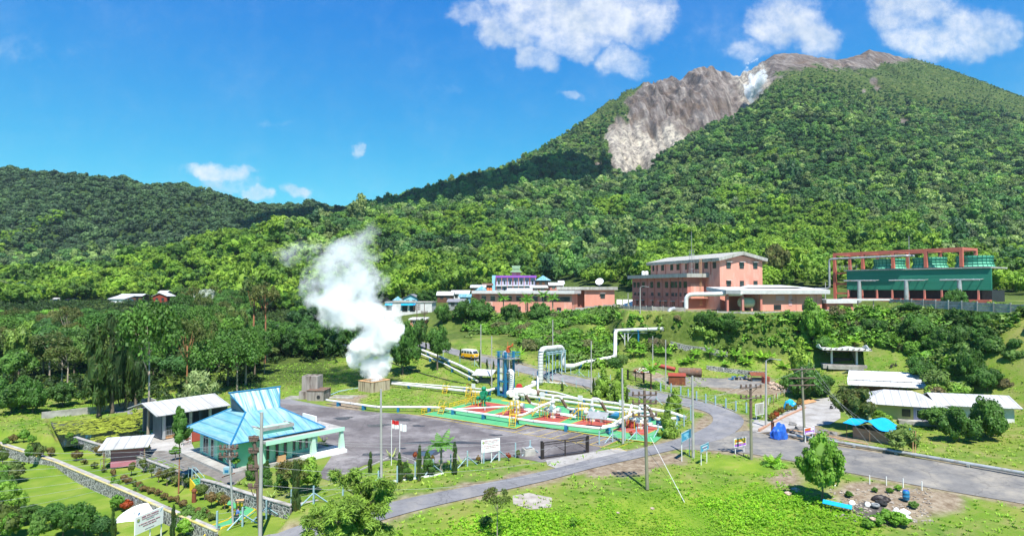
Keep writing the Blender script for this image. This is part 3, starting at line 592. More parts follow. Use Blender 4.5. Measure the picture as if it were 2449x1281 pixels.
def ribbon(name, A, B, mat, off=.05, step=1.0, m_=6, px=True):
    A = [gp(*p) if px else Vector(p) for p in A]; B = [gp(*p) if px else Vector(p) for p in B]
    n = int(sum((A[i + 1] - A[i]).length for i in range(len(A) - 1)) / step)
    def res(L):
        # Catmull-Rom through the points, same parameter on both sides
        o = []
        for k in range(n + 1):
            t = k / n * (len(L) - 1); i = min(int(t), len(L) - 2); t -= i; p0, p1, p2, p3 = L[max(i - 1, 0)], L[i], L[i + 1], L[min(i + 2, len(L) - 1)]
            o.append(.5 * ((2 * p1) + (p2 - p0) * t + (2 * p0 - 5 * p1 + 4 * p2 - p3) * t * t + (3 * p1 - p0 - 3 * p2 + p3) * t ** 3))
        return o
    a, b = res(A), res(B); v = [a[i].lerp(b[i], j / m_) for i in range(n + 1) for j in range(m_ + 1)]
    Z = Zg(np.array([q.x for q in v]), np.array([q.y for q in v])) + off
    v = [(q.x, q.y, float(z)) for q, z in zip(v, Z)]; w = m_ + 1
    f = [(i * w + j, i * w + j + 1, (i + 1) * w + j + 1, (i + 1) * w + j) for i in range(n) for j in range(m_)]
    me = rawmesh(name, v, f, M[mat], True); o = link(name, me); o['kind'] = 'structure'
    if me.polygons[len(f) // 2].normal.z < 0: me.flip_normals()
    return o

# ---------------------------------------------------------------- foliage
def ico(sub=1):
    bm = bmesh.new(); bmesh.ops.create_icosphere(bm, subdivisions=sub, radius=1); v = np.array([q.co[:] for q in bm.verts]); f = [tuple(x.index for x in q.verts) for q in bm.faces]; bm.free(); return v, f
ICO1, ICO2 = ico(1), ico(2)
def leaves(rg, ctr, rad, n, size, asp=1.0, up=.0, droop=0.0, jit=.9, shell=(.72, 1.12)):
    """n leaf faces round every clump centre"""
    k = len(ctr); d = rg.normal(size=(k * n, 3)); d /= np.linalg.norm(d, axis=1)[:, None]; d[:, 2] = np.abs(d[:, 2]) * np.where(rg.random(k * n) < .78, 1, -1)
    c = np.repeat(ctr, n, 0); r = np.repeat(rad, n); p = c + d * (r * rg.uniform(*shell, k * n))[:, None]
    nr = d + rg.normal(size=d.shape) * jit * .6; nr[:, 2] += up; nr /= np.linalg.norm(nr, axis=1)[:, None]
    t = rg.normal(size=d.shape); t[:, 2] -= droop * 2; t -= nr * (t * nr).sum(1)[:, None]; t /= np.linalg.norm(t, axis=1)[:, None]; bt = np.cross(nr, t)
    s = size * rg.uniform(.6, 1.3, k * n)[:, None]; a = t * s * asp; b_ = bt * s / max(asp, 1) ** .3
    v = np.stack([p - a * .5, p + b_ * .5, p + a * .6, p - b_ * .5], 1).reshape(-1, 3)
    return v, [tuple(range(i * 4, i * 4 + 4)) for i in range(k * n)]
def crownmesh(name, seed, mat, nc=12, nl=40, size=.16, form='round', asp=1.0, core=True, droop=0, squash=.8, cr=(.26, .42), jit=.9, coresub=1):
    """unit crown: radius about 1, base of foliage at z=0, built from clumps round a dark heart"""
    rg = np.random.default_rng(seed); d = rg.normal(size=(nc, 3)); d /= np.linalg.norm(d, axis=1)[:, None]
    if form == 'round': d[:, 2] = np.abs(d[:, 2]) * rg.choice([1, 1, 1, -.35], nc); c = d * rg.uniform(.35, .78, nc)[:, None]; c[:, 2] = c[:, 2] * squash + squash * .55
    elif form == 'umbrella': c = np.stack([d[:, 0] * .75, d[:, 1] * .75, .75 + .25 * np.abs(d[:, 2]) - .3 * (d[:, 0] ** 2 + d[:, 1] ** 2)], 1)
    elif form == 'tall':
        z = rg.uniform(.1, 1.6, nc); w = .62 * np.sin(np.clip(z / 1.75, 0, 1) * math.pi * .85 + .35); c = np.stack([d[:, 0] * w, d[:, 1] * w, z], 1)
    elif form == 'cone':
        z = np.sort(rg.uniform(.05, 1.75, nc)); w = .62 * (1 - z / 1.95); c = np.stack([d[:, 0] * w * 1.2, d[:, 1] * w * 1.2, z], 1)
    elif form == 'fountain':
        z = rg.uniform(.2, 1.3, nc); w = .25 + .6 * (z / 1.3) ** .7; c = np.stack([d[:, 0] * w, d[:, 1] * w, z], 1)
    c += rg.normal(size=c.shape) * .04; rad = rg.uniform(cr[0], cr[1], nc)
    if form == 'cone': rad = .12 + .30 * (1 - c[:, 2] / 2)
    vs, fs = leaves(rg, c, rad, nl, size, asp, .25, droop, jit)
    v = [vs]; f = fs; k = len(vs)
    if core:
        iv, jf = ICO2 if coresub == 2 else ICO1
        for q, r in zip(c, rad):
            w = iv * (r * .86) * (1 + .22 * rg.normal(size=(len(iv), 1)) * .7); v.append(w + q); f = f + [tuple(i + k for i in t) for t in jf]; k += len(iv)
        w = iv * np.array([.55, .55, .5]) + c.mean(0); v.append(w); f = f + [tuple(i + k for i in t) for t in jf]
    v = np.concatenate(v)
    return rawmesh(name, v.tolist(), f, M[mat]), c
def trunkmesh(name, h, r, tips, mat, lean=0.0, seed=0):
    """tapered trunk up to the crown with limbs running to some clumps"""
    rg = random.Random(seed); mb = MB(); top = Vector((lean, lean * .4, h))
    mid = Vector((lean * .3 + rg.uniform(-.1, .1) * r * 6, rg.uniform(-.1, .1) * r * 6, h * .5))
    mb.tube([(0, 0, -.4), (0, 0, .15), mid, top], [r * 1.5, r * 1.15, r * .8, r * .5], 7)
    for t in tips:
        s = mid.lerp(top, rg.uniform(.2, 1)); t = Vector(t); mb.tube([s, s.lerp(t, .5) + Vector((0, 0, -.04 * h)), t], [r * .38, r * .25, r * .1], 5)
    me = rawmesh(name, mb.v, mb.f, M[mat] if isinstance(mat, str) else mat, True); return me
# low detail crowns for the far woods, kept in a collection of their own for the point instancer
def kit(name, specs):
    c = bpy.data.collections.new(name); out = []
    for i, s in enumerate(specs):
        me, _ = crownmesh(f'{name}_crown', **s); o = bpy.data.objects.new(f'{name}_crown_{i:02d}', me); c.objects.link(o); out.append(me)
    return c, out
FOR_C, FOR_M = kit('forest_kit', [dict(seed=10 + i, mat='forest', nc=11, nl=38, size=.22, form=('round', 'umbrella', 'round', 'tall', 'round', 'umbrella')[i], squash=.85) for i in range(6)])
FAR_C, FAR_M = kit('far_kit', [dict(seed=30 + i, mat='forestfar', nc=8, nl=16, size=.34, form=('round', 'umbrella', 'round')[i]) for i in range(3)])
BAM_C, BAM_M = kit('bamboo_kit', [dict(seed=50 + i, mat='bamboo', nc=17, nl=60, size=.13, asp=1.9, form=('fountain', 'round', 'fountain')[i], droop=.5, cr=(.2, .36)) for i in range(3)])
def tuftmesh(name, seed, mat, n=14, h=.45, w=.07, spread=.5):
    rg = random.Random(seed); v = []; f = []
    for i in range(n):
        a = rg.uniform(0, 6.28); r = rg.uniform(0, .3); l = rg.uniform(.5, 1.2) * h; o = Vector((math.cos(a) * r, math.sin(a) * r, 0)); d = Vector((math.cos(a) * spread, math.sin(a) * spread, 1)).normalized() * l
        s = Vector((-math.sin(a), math.cos(a), 0)) * w * rg.uniform(.7, 1.5); e = o + d + Vector((math.cos(a), math.sin(a), -.4)) * l * .3; b = len(v)
        v += [o - s * .5, o + s * .5, o + d * .6 + s, o + d * .6 - s, e]; f += [(b, b + 1, b + 2, b + 3), (b + 3, b + 2, b + 4)]
    return rawmesh(name, [tuple(q) for q in v], f, M[mat])
def leafy(name, seed, mat, n=26, h=.5, s=.16):
    rg = np.random.default_rng(seed); c = np.stack([rg.normal(size=4) * .28, rg.normal(size=4) * .28, rg.uniform(.08, h * .7, 4)], 1)
    v, f = leaves(rg, c, np.full(4, .26), n // 4, s, 1.3, .6); return rawmesh(name, v.tolist(), f, M[mat])
def kit2(name, meshes):
    c = bpy.data.collections.new(name)
    for i, me in enumerate(meshes): c.objects.link(bpy.data.objects.new(f'{name}_{i:02d}', me))
    return c
LUSH_C = kit2('lush_kit', [leafy('weed', 60 + i, 'lime', 30, .55, .2) for i in range(3)] + [tuftmesh('weed', 65, 'lime')])
M['grassy'] = leafm('grassy', gain=2.5, cols=[(.10, .17, .018), (.075, .135, .016), (.14, .17, .03), (.09, .15, .014)], nscale=.2, trans=.3)
GRASS_C = kit2('grass_kit', [tuftmesh('tuft', 70 + i, 'grassy', 10, .28, .05) for i in range(3)])
SCRUB_C = kit2('scrub_kit', [leafy('scrub', 80 + i, 'bush', 40, .9, .26) for i in range(4)])
def instancer(name, coll, pts, sc_, rot, idx, label, kind='stuff', zs=None):
    me = bpy.data.meshes.new(name); me.from_pydata([tuple(p) for p in pts], [], [])
    for n_, arr, ty in (('s', sc_, 'FLOAT'), ('r', rot, 'FLOAT'), ('k', idx, 'INT')):
        a = me.attributes.new(n_, ty, 'POINT'); a.data.foreach_set('value', np.asarray(arr, np.float32 if ty == 'FLOAT' else np.int32))
    o = link(name, me); o['kind'] = kind; o['label'] = label
    ng = bpy.data.node_groups.new(name, 'GeometryNodeTree'); ng.interface.new_socket('Geometry', in_out='INPUT', socket_type='NodeSocketGeometry'); ng.interface.new_socket('Geometry', in_out='OUTPUT', socket_type='NodeSocketGeometry')
    gi = ng.nodes.new('NodeGroupInput'); go = ng.nodes.new('NodeGroupOutput'); ip = ng.nodes.new('GeometryNodeInstanceOnPoints'); ci = ng.nodes.new('GeometryNodeCollectionInfo')
    ci.inputs['Collection'].default_value = coll; ci.inputs['Separate Children'].default_value = True; ci.inputs['Reset Children'].default_value = True
    def att(n_, ty):
        a = ng.nodes.new('GeometryNodeInputNamedAttribute'); a.data_type = ty; a.inputs[0].default_value = n_; return a.outputs[0]
    cx = ng.nodes.new('ShaderNodeCombineXYZ'); L = ng.links.new
    L(gi.outputs[0], ip.inputs['Points']); L(ci.outputs[0], ip.inputs['Instance']); ip.inputs['Pick Instance'].default_value = True
    L(att('k', 'INT'), ip.inputs['Instance Index']); L(att('r', 'FLOAT'), cx.inputs[2]); L(cx.outputs[0], ip.inputs['Rotation']); L(att('s', 'FLOAT'), ip.inputs['Scale']); L(ip.outputs[0], go.inputs[0])
    md = o.modifiers.new('scatter', 'NODES'); md.node_group = ng; return o
# ---------------------------------------------------------------- paved sheets
drape('asphalt_lot', [(640, 985), (660, 962), (760, 972), (900, 985), (1010, 992), (1232, 1026), (1258, 1016), (1500, 1052), (1480, 1052), (1405, 1088), (1297, 1105), (1225, 1092), (1100, 1103), (1000, 1112), (940, 1098), (870, 1112), (790, 1150), (760, 1140), (800, 1080), (720, 1000)], 'asphalt', .03, z=0)
drape('lot_apron', [(640, 975), (600, 958), (690, 953), (800, 975), (760, 985)], 'road', .026, z=0)
ribbon('road', [(560, 1300), (700, 1262), (985, 1190), (1150, 1158), (1300, 1127), (1410, 1099), (1500, 1079), (1600, 1056), (1672, 1030), (1704, 1008), (1694, 988), (1640, 972), (1560, 957), (1450, 936), (1350, 913), (1250, 891), (1180, 873), (1100, 852), (1000, 828), (960, 820)],
       [(760, 1300), (840, 1268), (985, 1224), (1150, 1185), (1300, 1151), (1420, 1119), (1520, 1097), (1620, 1074), (1725, 1050), (1775, 1018), (1768, 993), (1700, 966), (1590, 942), (1470, 920), (1360, 898), (1260, 876), (1190, 859), (1110, 840), (1010, 818), (970, 812)], 'road', .07)
ribbon('side_road', [(1700, 1045), (1790, 1030), (1850, 1044), (1960, 1062), (2190, 1096), (2449, 1135), (2900, 1205)], [(1600, 1074), (1750, 1080), (1900, 1103), (2000, 1125), (2190, 1160), (2449, 1205), (2900, 1290)], 'roadgrey', .05)
drape('concrete_yard', [(1795, 1000), (1840, 1008), (1925, 957), (1990, 945), (2010, 965), (2010, 1000), (1985, 1015), (1920, 1022), (1850, 1032), (1800, 1035)], 'pave', .05)
drape('driveway', [(1305, 1100), (1405, 1083), (1480, 1070), (1500, 1079), (1420, 1100), (1330, 1120), (1310, 1112)], 'pave', .04)
drape('bare_slab', [(1225, 1185), (1265, 1178), (1320, 1190), (1318, 1212), (1270, 1218), (1228, 1205)], 'gravel', .03)
drape('terrace', [(215, 1055), (300, 1030), (380, 1020), (450, 1040), (470, 1085), (380, 1085), (300, 1075)], 'pave', .03, z=0)
drape('paved_path', [(245, 1063), (300, 1062), (400, 1078), (600, 1130), (560, 1160), (520, 1150), (440, 1128), (322, 1085)], 'paver', .045, z=0)
drape('back_lane', [(263, 975), (360, 962), (450, 968), (560, 975), (560, 982), (440, 980), (263, 988)], 'road', .04)
drape('junkyard_apron', [(1560, 905), (1640, 900), (1740, 905), (1830, 915), (1790, 930), (1680, 925), (1600, 925)], 'roadgrey', .04)
# coloured well pad, painted lines and bays
def quad(name, pts, mat, z): return drape(name, pts, mat, fixed=z, z=0, cell=30)
quad('well_pad', [(1008, 992), (1150, 955), (1168, 951), (1400, 975), (1614, 1008), (1600, 1033), (1565, 1060), (1480, 1050), (1258, 1016), (1232, 1026)], 'padgreen', .10)
pads = [[(1094, 979), (1158, 961), (1218, 970), (1153, 990)], [(1180, 992), (1238, 976), (1288, 983), (1240, 1001)], [(1273, 1003), (1331, 987), (1375, 995), (1329, 1015)], [(1360, 1016), (1416, 998), (1471, 1008), (1425, 1026)], [(1464, 1029), (1522, 1012), (1586, 1021), (1540, 1042)]]
lines = MB()
def line(a, b, w=.12, z=.125):
    a, b = P(*a, 0), P(*b, 0); d = (b - a).normalized(); s = Vector((-d.y, d.x, 0)) * w / 2
    lines.add([(a - s)[:2] + (z,), (b - s)[:2] + (z,), (b + s)[:2] + (z,), (a + s)[:2] + (z,)], [(0, 1, 2, 3)])
for i, q in enumerate(pads):
    quad('red_pad', q, 'padred', .114)
    for j in range(4): line(q[j], q[(j + 1) % 4], .16)
for a, b in [((1008, 992), (1232, 1026)), ((1232, 1026), (1258, 1016)), ((1258, 1016), (1480, 1050)), ((1480, 1050), (1565, 1060)), ((1008, 992), (1165, 953)), ((1165, 952), (1400, 976)), ((1400, 976), (1612, 1008))]: line(a, b, .22, .13)
for a, b in [((1200, 958), (1330, 972)), ((1480, 987), (1600, 1004))]: line(a, b, .9, .128)
lo = lines.obj('pad_lines', 'yellow'); lo['kind'] = 'structure'
lines = MB()
line((975, 989), (1225, 1033), .12, .045); line((1225, 1033), (1500, 1078), .12, .045)
for i in range(9): line((1000 + i * 26, 993 + i * 3.7), (1022 + i * 25.5, 991.5 + i * 4.2), .1, .045)
for i in range(9): line((1225 + i * 30, 1034 + i * 5.2), (1275 + i * 30, 1020 + i * 4.4), .1, .045)
lo = lines.obj('bay_lines', 'yellow'); lo['kind'] = 'structure'
def blob(name, px, py, rx, ry, mat, z, seed):
    c = P(px, py, 0); rg = random.Random(seed); pts = []
    a0, b0 = (P(px + rx, py, 0) - c).x, (P(px, py - ry, 0) - c).y; ph = [rg.uniform(0, 6.28) for _ in range(4)]
    for i in range(26):
        t = i / 26 * 6.283; k = 1 + .22 * math.sin(2 * t + ph[0]) + .16 * math.sin(3 * t + ph[1]) + .1 * math.sin(5 * t + ph[2]); pts.append((c.x + a0 * k * math.cos(t), c.y + b0 * k * math.sin(t)))
    return drape(name, pts, mat, fixed=z, px=False, cell=50)
for i, (x, y, a, b, m_) in enumerate([(1020, 1084, 22, 5, 'puddle'), (1015, 1083, 40, 8, 'damp'), (905, 1017, 28, 3.5, 'damp'), (1060, 1058, 75, 4, 'damp'), (890, 1087, 22, 4, 'damp'), (960, 1003, 26, 3, 'damp'), (820, 1000, 25, 3, 'damp'), (1185, 1040, 14, 2, 'damp'), (1150, 1098, 20, 2.5, 'damp'), (1000, 1018, 14, 2, 'damp')]):
    blob('puddle', x, y, a, b, m_, .036 + .003 * (m_ == 'puddle') + .0006 * i, i)
drape('pond', POND, 'water', fixed=-.45, px=False, cell=4)
rg = random.Random(3); mb = MB(); pa, pb = np.array(POND)[:, 0], np.array(POND)[:, 1]; k = 0
while k < 900:
    x, y = rg.uniform(pa.min(), pa.max()), rg.uniform(pb.min(), pb.max())
    if sdf(POND, x, y) < -.25 and (fbm(x / 5, y / 5, 3, 3) + (y - pb.mean()) / (pb.max() - pb.min()) * 1.1 > -.12):
        r = rg.uniform(.18, .38); n = 8; z = -.43 + rg.uniform(0, .03); a0 = rg.uniform(0, 6)
        mb.add([(x + r * math.cos(a0 + t * 5.7 / n), y + r * math.sin(a0 + t * 5.7 / n), z) for t in range(n)] + [(x, y, z)], [tuple(range(n)) + (n,)])
        k += 1
tag(mb.obj('lily_pads', 'lily'), 'yellow-green lily pads floating on the pond', kind='stuff')

# ---------------------------------------------------------------- woods
rg = np.random.default_rng(5)
def scatter(y0, y1, sp, umax=1.0, umin=-1.0):
    xs = np.arange(umin * y1, umax * y1, sp); ys = np.arange(y0, y1, sp); X, Y = np.meshgrid(xs, ys); X = (X + rg.uniform(-.48, .48, X.shape) * sp).ravel(); Y = (Y + rg.uniform(-.48, .48, Y.shape) * sp).ravel()
    m = (X / Y < umax) & (X / Y > umin); return X[m], Y[m]
HB = [(P_[0], P_[1]) for P_ in [(-75, 275), (-20, 320), (60, 330), (60, 215), (-10, 215), (-60, 240)]]       # the village
def clearings(X, Y):
    d = np.minimum(sdf(PLAT, X, Y), sdf(OFFC, X, Y)); d = np.minimum(d, sdf(VILL, X, Y)); return np.minimum(d, sdf(HOUSE_W, X, Y) + 5)
VILL = [(-55, 205), (-52, 250), (-25, 282), (-8, 302), (22, 302), (30, 262), (46, 222), (50, 205), (42, 150), (-5, 160), (-35, 185)]
HOUSE_W = [(-205, 262), (-200, 312), (-150, 314), (-138, 262)]
X, Y = scatter(205, 1480, 6.9); Z = Zg(X, Y); px, py = topx(X, Y, Z); Yc = np.interp(px, fa[:, 0], fa[:, 5])
cov = cov_mtn(X, Y, Z); hsc = 1 - .72 * sst(215, 400, Z)
keep = (cov[:, 0] < .35) & (clearings(X, Y) > 5) & (py < 760) & (px > -120) & (px < 2570) & (rg.random(len(X)) < np.where(Z > 330, .75, 1)) & ((Y > 228) | (px < 1000) | (px > 1480)) & (Y > np.where(px < 1000, 262, 205))
keep &= ~((X > 92) & (Y < 236) & (X < 140))
X, Y, Z, px, py, hsc = [q[keep] for q in (X, Y, Z, px, py, hsc)]
bz = fbm(X / 48, Y / 60, 77, 3) * 1.3 - (Y - 380) / 420 + .35 * (px < 900) * (Y < 460) + .12 * (px > 1450) * (Y < 480)
isb = (bz > .0) & (Y < 760); isfar = (Y > 640) & (px < 830)
base = rg.uniform(2.9, 6.2, len(X)) * hsc * np.where(rg.random(len(X)) < .08, 1.35, 1) * (1 + .38 * fbm(X / 55, Y / 55, 33, 3)); base = np.where(Y < 300, base * .95, base)
size = base / Y * (np.abs(px - CX) < 1260)
rank = np.argsort(-size); ind = np.zeros(len(X), bool)
ind[rank[:10**9][(~isb & ~isfar)[rank]][:230]] = True; ind[rank[(isb)[rank]][:200]] = True
Zt = Z + base * .35
for nm, cl, mk, nv, lb in (('forest', FOR_C, ~isb & ~isfar & ~ind, 6, 'dense broadleaf rainforest covering the lower slopes of the volcano'), ('far_forest', FAR_C, isfar & ~ind, 3, 'blue-green forest on the far rounded hill at the left'), ('bamboo_forest', BAM_C, isb & ~ind, 3, 'yellow-green bamboo groves on the foot of the hillside')):
    instancer(nm, cl, np.stack([X, Y, Zt], 1)[mk], base[mk], rg.uniform(0, 6.28, mk.sum()), rg.integers(0, nv, mk.sum()), lb)
for i in np.where(ind)[0]:
    b_ = bool(isb[i]); me = (BAM_M if b_ else FOR_M)[int(rg.integers(0, 3 if b_ else 6))]; o = link('bamboo_clump' if b_ else 'hillside_tree', me)
    o.location = (X[i], Y[i], Zt[i]); s = float(base[i]); o.scale = (s, s, s * float(rg.uniform(.95, 1.25))); o.rotation_euler = (0, 0, float(rg.uniform(0, 6.28)))
    if b_: tag(o, 'yellow-green bamboo clump standing at the foot of the forested hill', 'bamboo', 'bamboo clumps on the hill foot')
    else: tag(o, 'broadleaf tree with a rounded crown in the hillside forest', 'tree', 'trees of the hillside forest')
# grass tufts and weeds in the near fields
X, Y = scatter(46, 68, .36, .84); Z = Zg(X, Y); c = cov_ground(X, Y, Z)
AVOID = [pz(q) for q in [[(440, 1050), (560, 1000), (690, 945), (1010, 990), (1232, 1026), (1500, 1052), (1480, 1052), (1405, 1088), (1297, 1105), (1100, 1103), (940, 1098), (790, 1150), (700, 1200), (430, 1130), (200, 1060), (380, 1010)],
         [(1008, 992), (1168, 951), (1400, 975), (1614, 1008), (1600, 1033), (1565, 1060), (1300, 1040)]]]
def roadpoly(names=('road', 'side_road')):
    out = []
    for n in names:
        me = bpy.data.objects[n].data; w = 7; vs = [v.co[:2] for v in me.vertices]; k = len(vs) // w; out.append([vs[i * w] for i in range(0, k, 3)] + [vs[i * w + w - 1] for i in range(k - 1, -1, -3)])
    return out
RP = roadpoly() + [[v.co[:2] for v in []]]; RP = RP[:2]
def free(X, Y, pad=.3):
    d = np.full(len(X), 99.0)
    for q in RP + AVOID + [YARD, POND]: d = np.minimum(d, sdf(q, X, Y))
    return d > pad
m_ = (c[:, 1] > rg.uniform(.15, 1.1, len(X))) & free(X, Y, .6) & (sdf(GARD, X, Y) > 0); X, Y, Z = X[m_], Y[m_], Z[m_]
instancer('weeds', LUSH_C, np.stack([X, Y, Z], 1), rg.uniform(.22, .62, len(X)) * (1 + .9 * fbm(X / 4, Y / 4, 8, 3)), rg.uniform(0, 6.28, len(X)), rg.integers(0, 4, len(X)), 'bright lime green weeds covering the foreground field')
X, Y = scatter(50, 150, .8, .84); Z = Zg(X, Y); c = cov_ground(X, Y, Z); m_ = (c[:, 1] < .6) & (c[:, 0] < .45) & free(X, Y) & (rg.random(len(X)) < .75); X, Y, Z = X[m_], Y[m_], Z[m_]
instancer('grass', GRASS_C, np.stack([X, Y, Z], 1), rg.uniform(.45, 1.15, len(X)), rg.uniform(0, 6.28, len(X)), rg.integers(0, 3, len(X)), 'short green and yellowing grass on the verges and lawns')
# scrub over the bank under the power house
X, Y = scatter(105, 212, 1.0, 1.12, -.18); Z = Zg(X, Y); px, py = topx(X, Y, Z); n_ = fbm(X / 8, Y / 8, 15, 3)
def scrubmask(px, py, X, Y):
    w_ = fbm(X / 5, Y / 5, 91, 2); py = py + np.where(py > 760, w_ * 26, 0); px = px + w_ * 30
    bank = (py > 742) & (py < 872) & (px > 1010) & ~((px > 1490) & (px < 1900) & (py > 845)) & ~((px < 1240) & (py > 795)) & ~((px < 1300) & (py > 830))
    bank &= ~((px > 1350) & (px < 1480) & (py > 775) & (py < 800) & True)
    for q in ([(1350, 775), (1480, 772), (1490, 800), (1400, 806), (1340, 800)], [(1560, 812), (1640, 795), (1700, 812), (1690, 838), (1600, 830)], [(1000, 800), (1090, 788), (1140, 800), (1130, 828), (1040, 822)]): bank &= sdf(q, px, py) > 0
    bank &= ~((px < 1120) & (py < 792)); bank |= (px > 2240) & (py > 742) & (py < 985)
    return bank & (np.minimum(np.minimum(sdf(PLAT, X, Y), sdf(OFFC, X, Y)), sdf([(-50, 205), (-50, 235), (45, 235), (45, 200)], X, Y)) > 1.5) & free(X, Y, 2) & ~((px > 1930) & (py > 832) & (px < 2170))
m_ = scrubmask(px, py, X, Y) & (n_ > -.5); X, Y, Z, n_ = X[m_], Y[m_], Z[m_], n_[m_]
instancer('scrub', SCRUB_C, np.stack([X, Y, Z], 1), rg.uniform(.9, 2.3, len(X)), rg.uniform(0, 6.28, len(X)), rg.integers(0, 4, len(X)), 'tangled green scrub and ferns over the bank below the pink buildings')
BUSHES = [crownmesh('shrub', 100 + i, ('bush', 'bush', 'bush', 'brownbush', 'bush', 'midgreen')[i], nc=18, nl=85, size=.115, form='round', squash=.62, cr=(.2, .36))[0] for i in range(6)]
X, Y = scatter(100, 205, 2.9, 1.12, -.18); Z = Zg(X, Y); px, py = topx(X, Y, Z)
m_ = scrubmask(px, py, X, Y) & (fbm(X / 14, Y / 14, 19, 2) > -.45); X, Y, Z = X[m_], Y[m_], Z[m_]
o_ = rg.permutation(len(X)); X, Y, Z = X[o_], Y[o_], Z[o_]
BK = kit2('bush_kit', BUSHES); k_ = slice(290, None)
instancer('shrubbery', BK, np.stack([X[k_], Y[k_], Z[k_] - .4], 1), rg.uniform(1.2, 3.0, len(X[k_])), rg.uniform(0, 6.28, len(X[k_])), rg.integers(0, 6, len(X[k_])), 'dense shrubbery filling the gaps between the shrubs on the bank')
for i in range(min(len(X), 290)):
    o = link('shrub', BUSHES[int(rg.integers(0, 6))]); s = float(rg.uniform(1.3, 3.1)); o.location = (X[i], Y[i], Z[i] - .25 * s); o.scale = (s, s, s * float(rg.uniform(.75, 1.1))); o.rotation_euler = (0, 0, float(rg.uniform(0, 6.28)))
    tag(o, 'rounded green shrub growing on the bank below the pink buildings', 'shrub', 'shrubs on the overgrown bank')
print('nbush', len(X))
# ================================================================ BUILDINGS
def win(root, p, nrm, w, h, name='window', frame='dark', pane='glass', bars=1, hood=None, t=.09):
    """window proud of a wall: p centre on the wall, nrm outward angle in the root's frame"""
    m_ = Matrix.Translation(Vector(p)) @ Matrix.Rotation(nrm + math.pi / 2, 4, 'Z')      # local -Y is outward
    def put(mb): mb.v = [tuple(m_ @ Vector(q)) for q in mb.v]; return mb
    f = MB(); e = .07 if w > .5 else .05
    f.bx(-w / 2 - e, -.07, -h / 2 - e, -w / 2, .02, h / 2 + e); f.bx(w / 2, -.07, -h / 2 - e, w / 2 + e, .02, h / 2 + e); f.bx(-w / 2, -.069, h / 2, w / 2, .02, h / 2 + e); f.bx(-w / 2, -.069, -h / 2 - e, w / 2, .02, -h / 2)
    for i in range(bars): x = -w / 2 + w * (i + 1) / (bars + 1); f.bx(x - .03, -.066, -h / 2, x + .03, .015, h / 2)
    if bars and h > 1: f.bx(-w / 2, -.062, h * .2, w / 2, .012, h * .2 + .05)
    fo = put(f).obj(name, frame, root); put(MB().bx(-w / 2, -.035, -h / 2, w / 2, .01, h / 2)).obj('pane', pane, fo)
    if hood: put(MB().bx(-w / 2 - .25, -.55, h / 2 + .12, w / 2 + .25, .02, h / 2 + .22)).obj('window_hood', hood, fo)
    return fo
def ring(mb, x0, y0, x1, y1, z0, z1, t):
    mb.bx(x0, y0, z0, x1, y0 + t, z1); mb.bx(x0, y1 - t, z0, x1, y1, z1); mb.bx(x0, y0 + t, z0, x0 + t, y1 - t, z1); mb.bx(x1 - t, y0 + t, z0, x1, y1 - t, z1); return mb

# ---- power house: tall gabled hall with a lower wing
ph = T('power_house', 'large salmon pink power house with a tall gabled hall and a lower side wing', 'building', (52.5, 158, 14.4), R(18))
mb = MB(); mb.bx(0, 0, -1, 13, 33.5, 12.4); mb.add([(0, 0, 12.4), (13, 0, 12.4), (6.5, 0, 13.7), (0, 33.5, 12.4), (13, 33.5, 12.4), (6.5, 33.5, 13.7)], [(0, 1, 2), (3, 5, 4), (0, 2, 5, 3), (1, 4, 5, 2)])
mb.obj('hall_wall', 'pink', ph)
MB().bx(-5.5, 6, -1, -.01, 35, 8.2).obj('wing_wall', 'pinkdeep', ph)  # side turned from the sun: its shade is put into the deeper pink
mb = MB()
for s in (0, 1):
    x0, x1, z0, z1 = ((-1, 6.5, 12.25, 13.95) if s == 0 else (6.5, 14, 13.95, 12.25))
    mb.slab([(x0, -1, z0 + .8), (x1, -1, z1 + .8), (x1, 34.6, z1 + .8), (x0, 34.6, z0 + .8)], .8)
mb.obj('hall_roof', 'fascia', ph)
MB().bx(-6.6, 4.6, 8.2, -.012, 36, 9.2).obj('wing_roof', 'fascia', ph)
def ys(px, x):      # position along the side wall that shows at this pixel column
    a = (px - CX) / F; c_, s_ = math.cos(R(18)), math.sin(R(18)); return ((52.5 + x * c_) - a * (158 + x * s_)) / (s_ + a * c_)
mb = MB()
for px in (1571, 1592, 1628, 1645, 1660, 1682, 1700): y = ys(px, 0); mb.bx(-.18, y - .15, 8.9, .01, y + .15, 12.2)
for px in (1532, 1548, 1565, 1583, 1603, 1622, 1632): y = ys(px, -5.5); mb.bx(-5.68, y - .15, -.5, -5.49, y + .15, 8.2)
mb.obj('pilasters', 'pinkdeep', ph)
for px in (1563, 1571, 1585, 1607, 1622, 1643, 1667, 1689, 1709): win(ph, (0, ys(px, 0), 11.3), math.pi, .85 if px < 1580 else 1.3, 1.5, hood='fasciawhite', bars=1)
for px in (1518, 1527, 1539, 1559, 1575, 1594, 1608, 1617, 1628, 1639):
    win(ph, (-5.5, ys(px, -5.5), 6.3), math.pi, 1.35, 1.5); win(ph, (-5.5, ys(px + 1, -5.5), 3.7), math.pi, 1.2, .75)
for px in (1524, 1538, 1562, 1580, 1592, 1610, 1634): win(ph, (-5.5, ys(px, -5.5), 1.1), math.pi, 1.3, 1.3, hood='fasciawhite')
for x in (2.6, 6.6, 10.8):
    win(ph, (x, 0, 11.2), -math.pi / 2, 1.15, 1.45, hood='fasciawhite'); win(ph, (x, 0, 6.6), -math.pi / 2, 1.1, 1.25, hood='fasciawhite' if x < 3 else None)
win(ph, (3.0, 0, 1.5), -math.pi / 2, 1.1, 1.3, hood='fasciawhite')
MB().bx(-4.6, 5.93, 3.1, -.6, 6.0, 6.6).obj('wall_panel', 'pink', ph)
mb = MB()
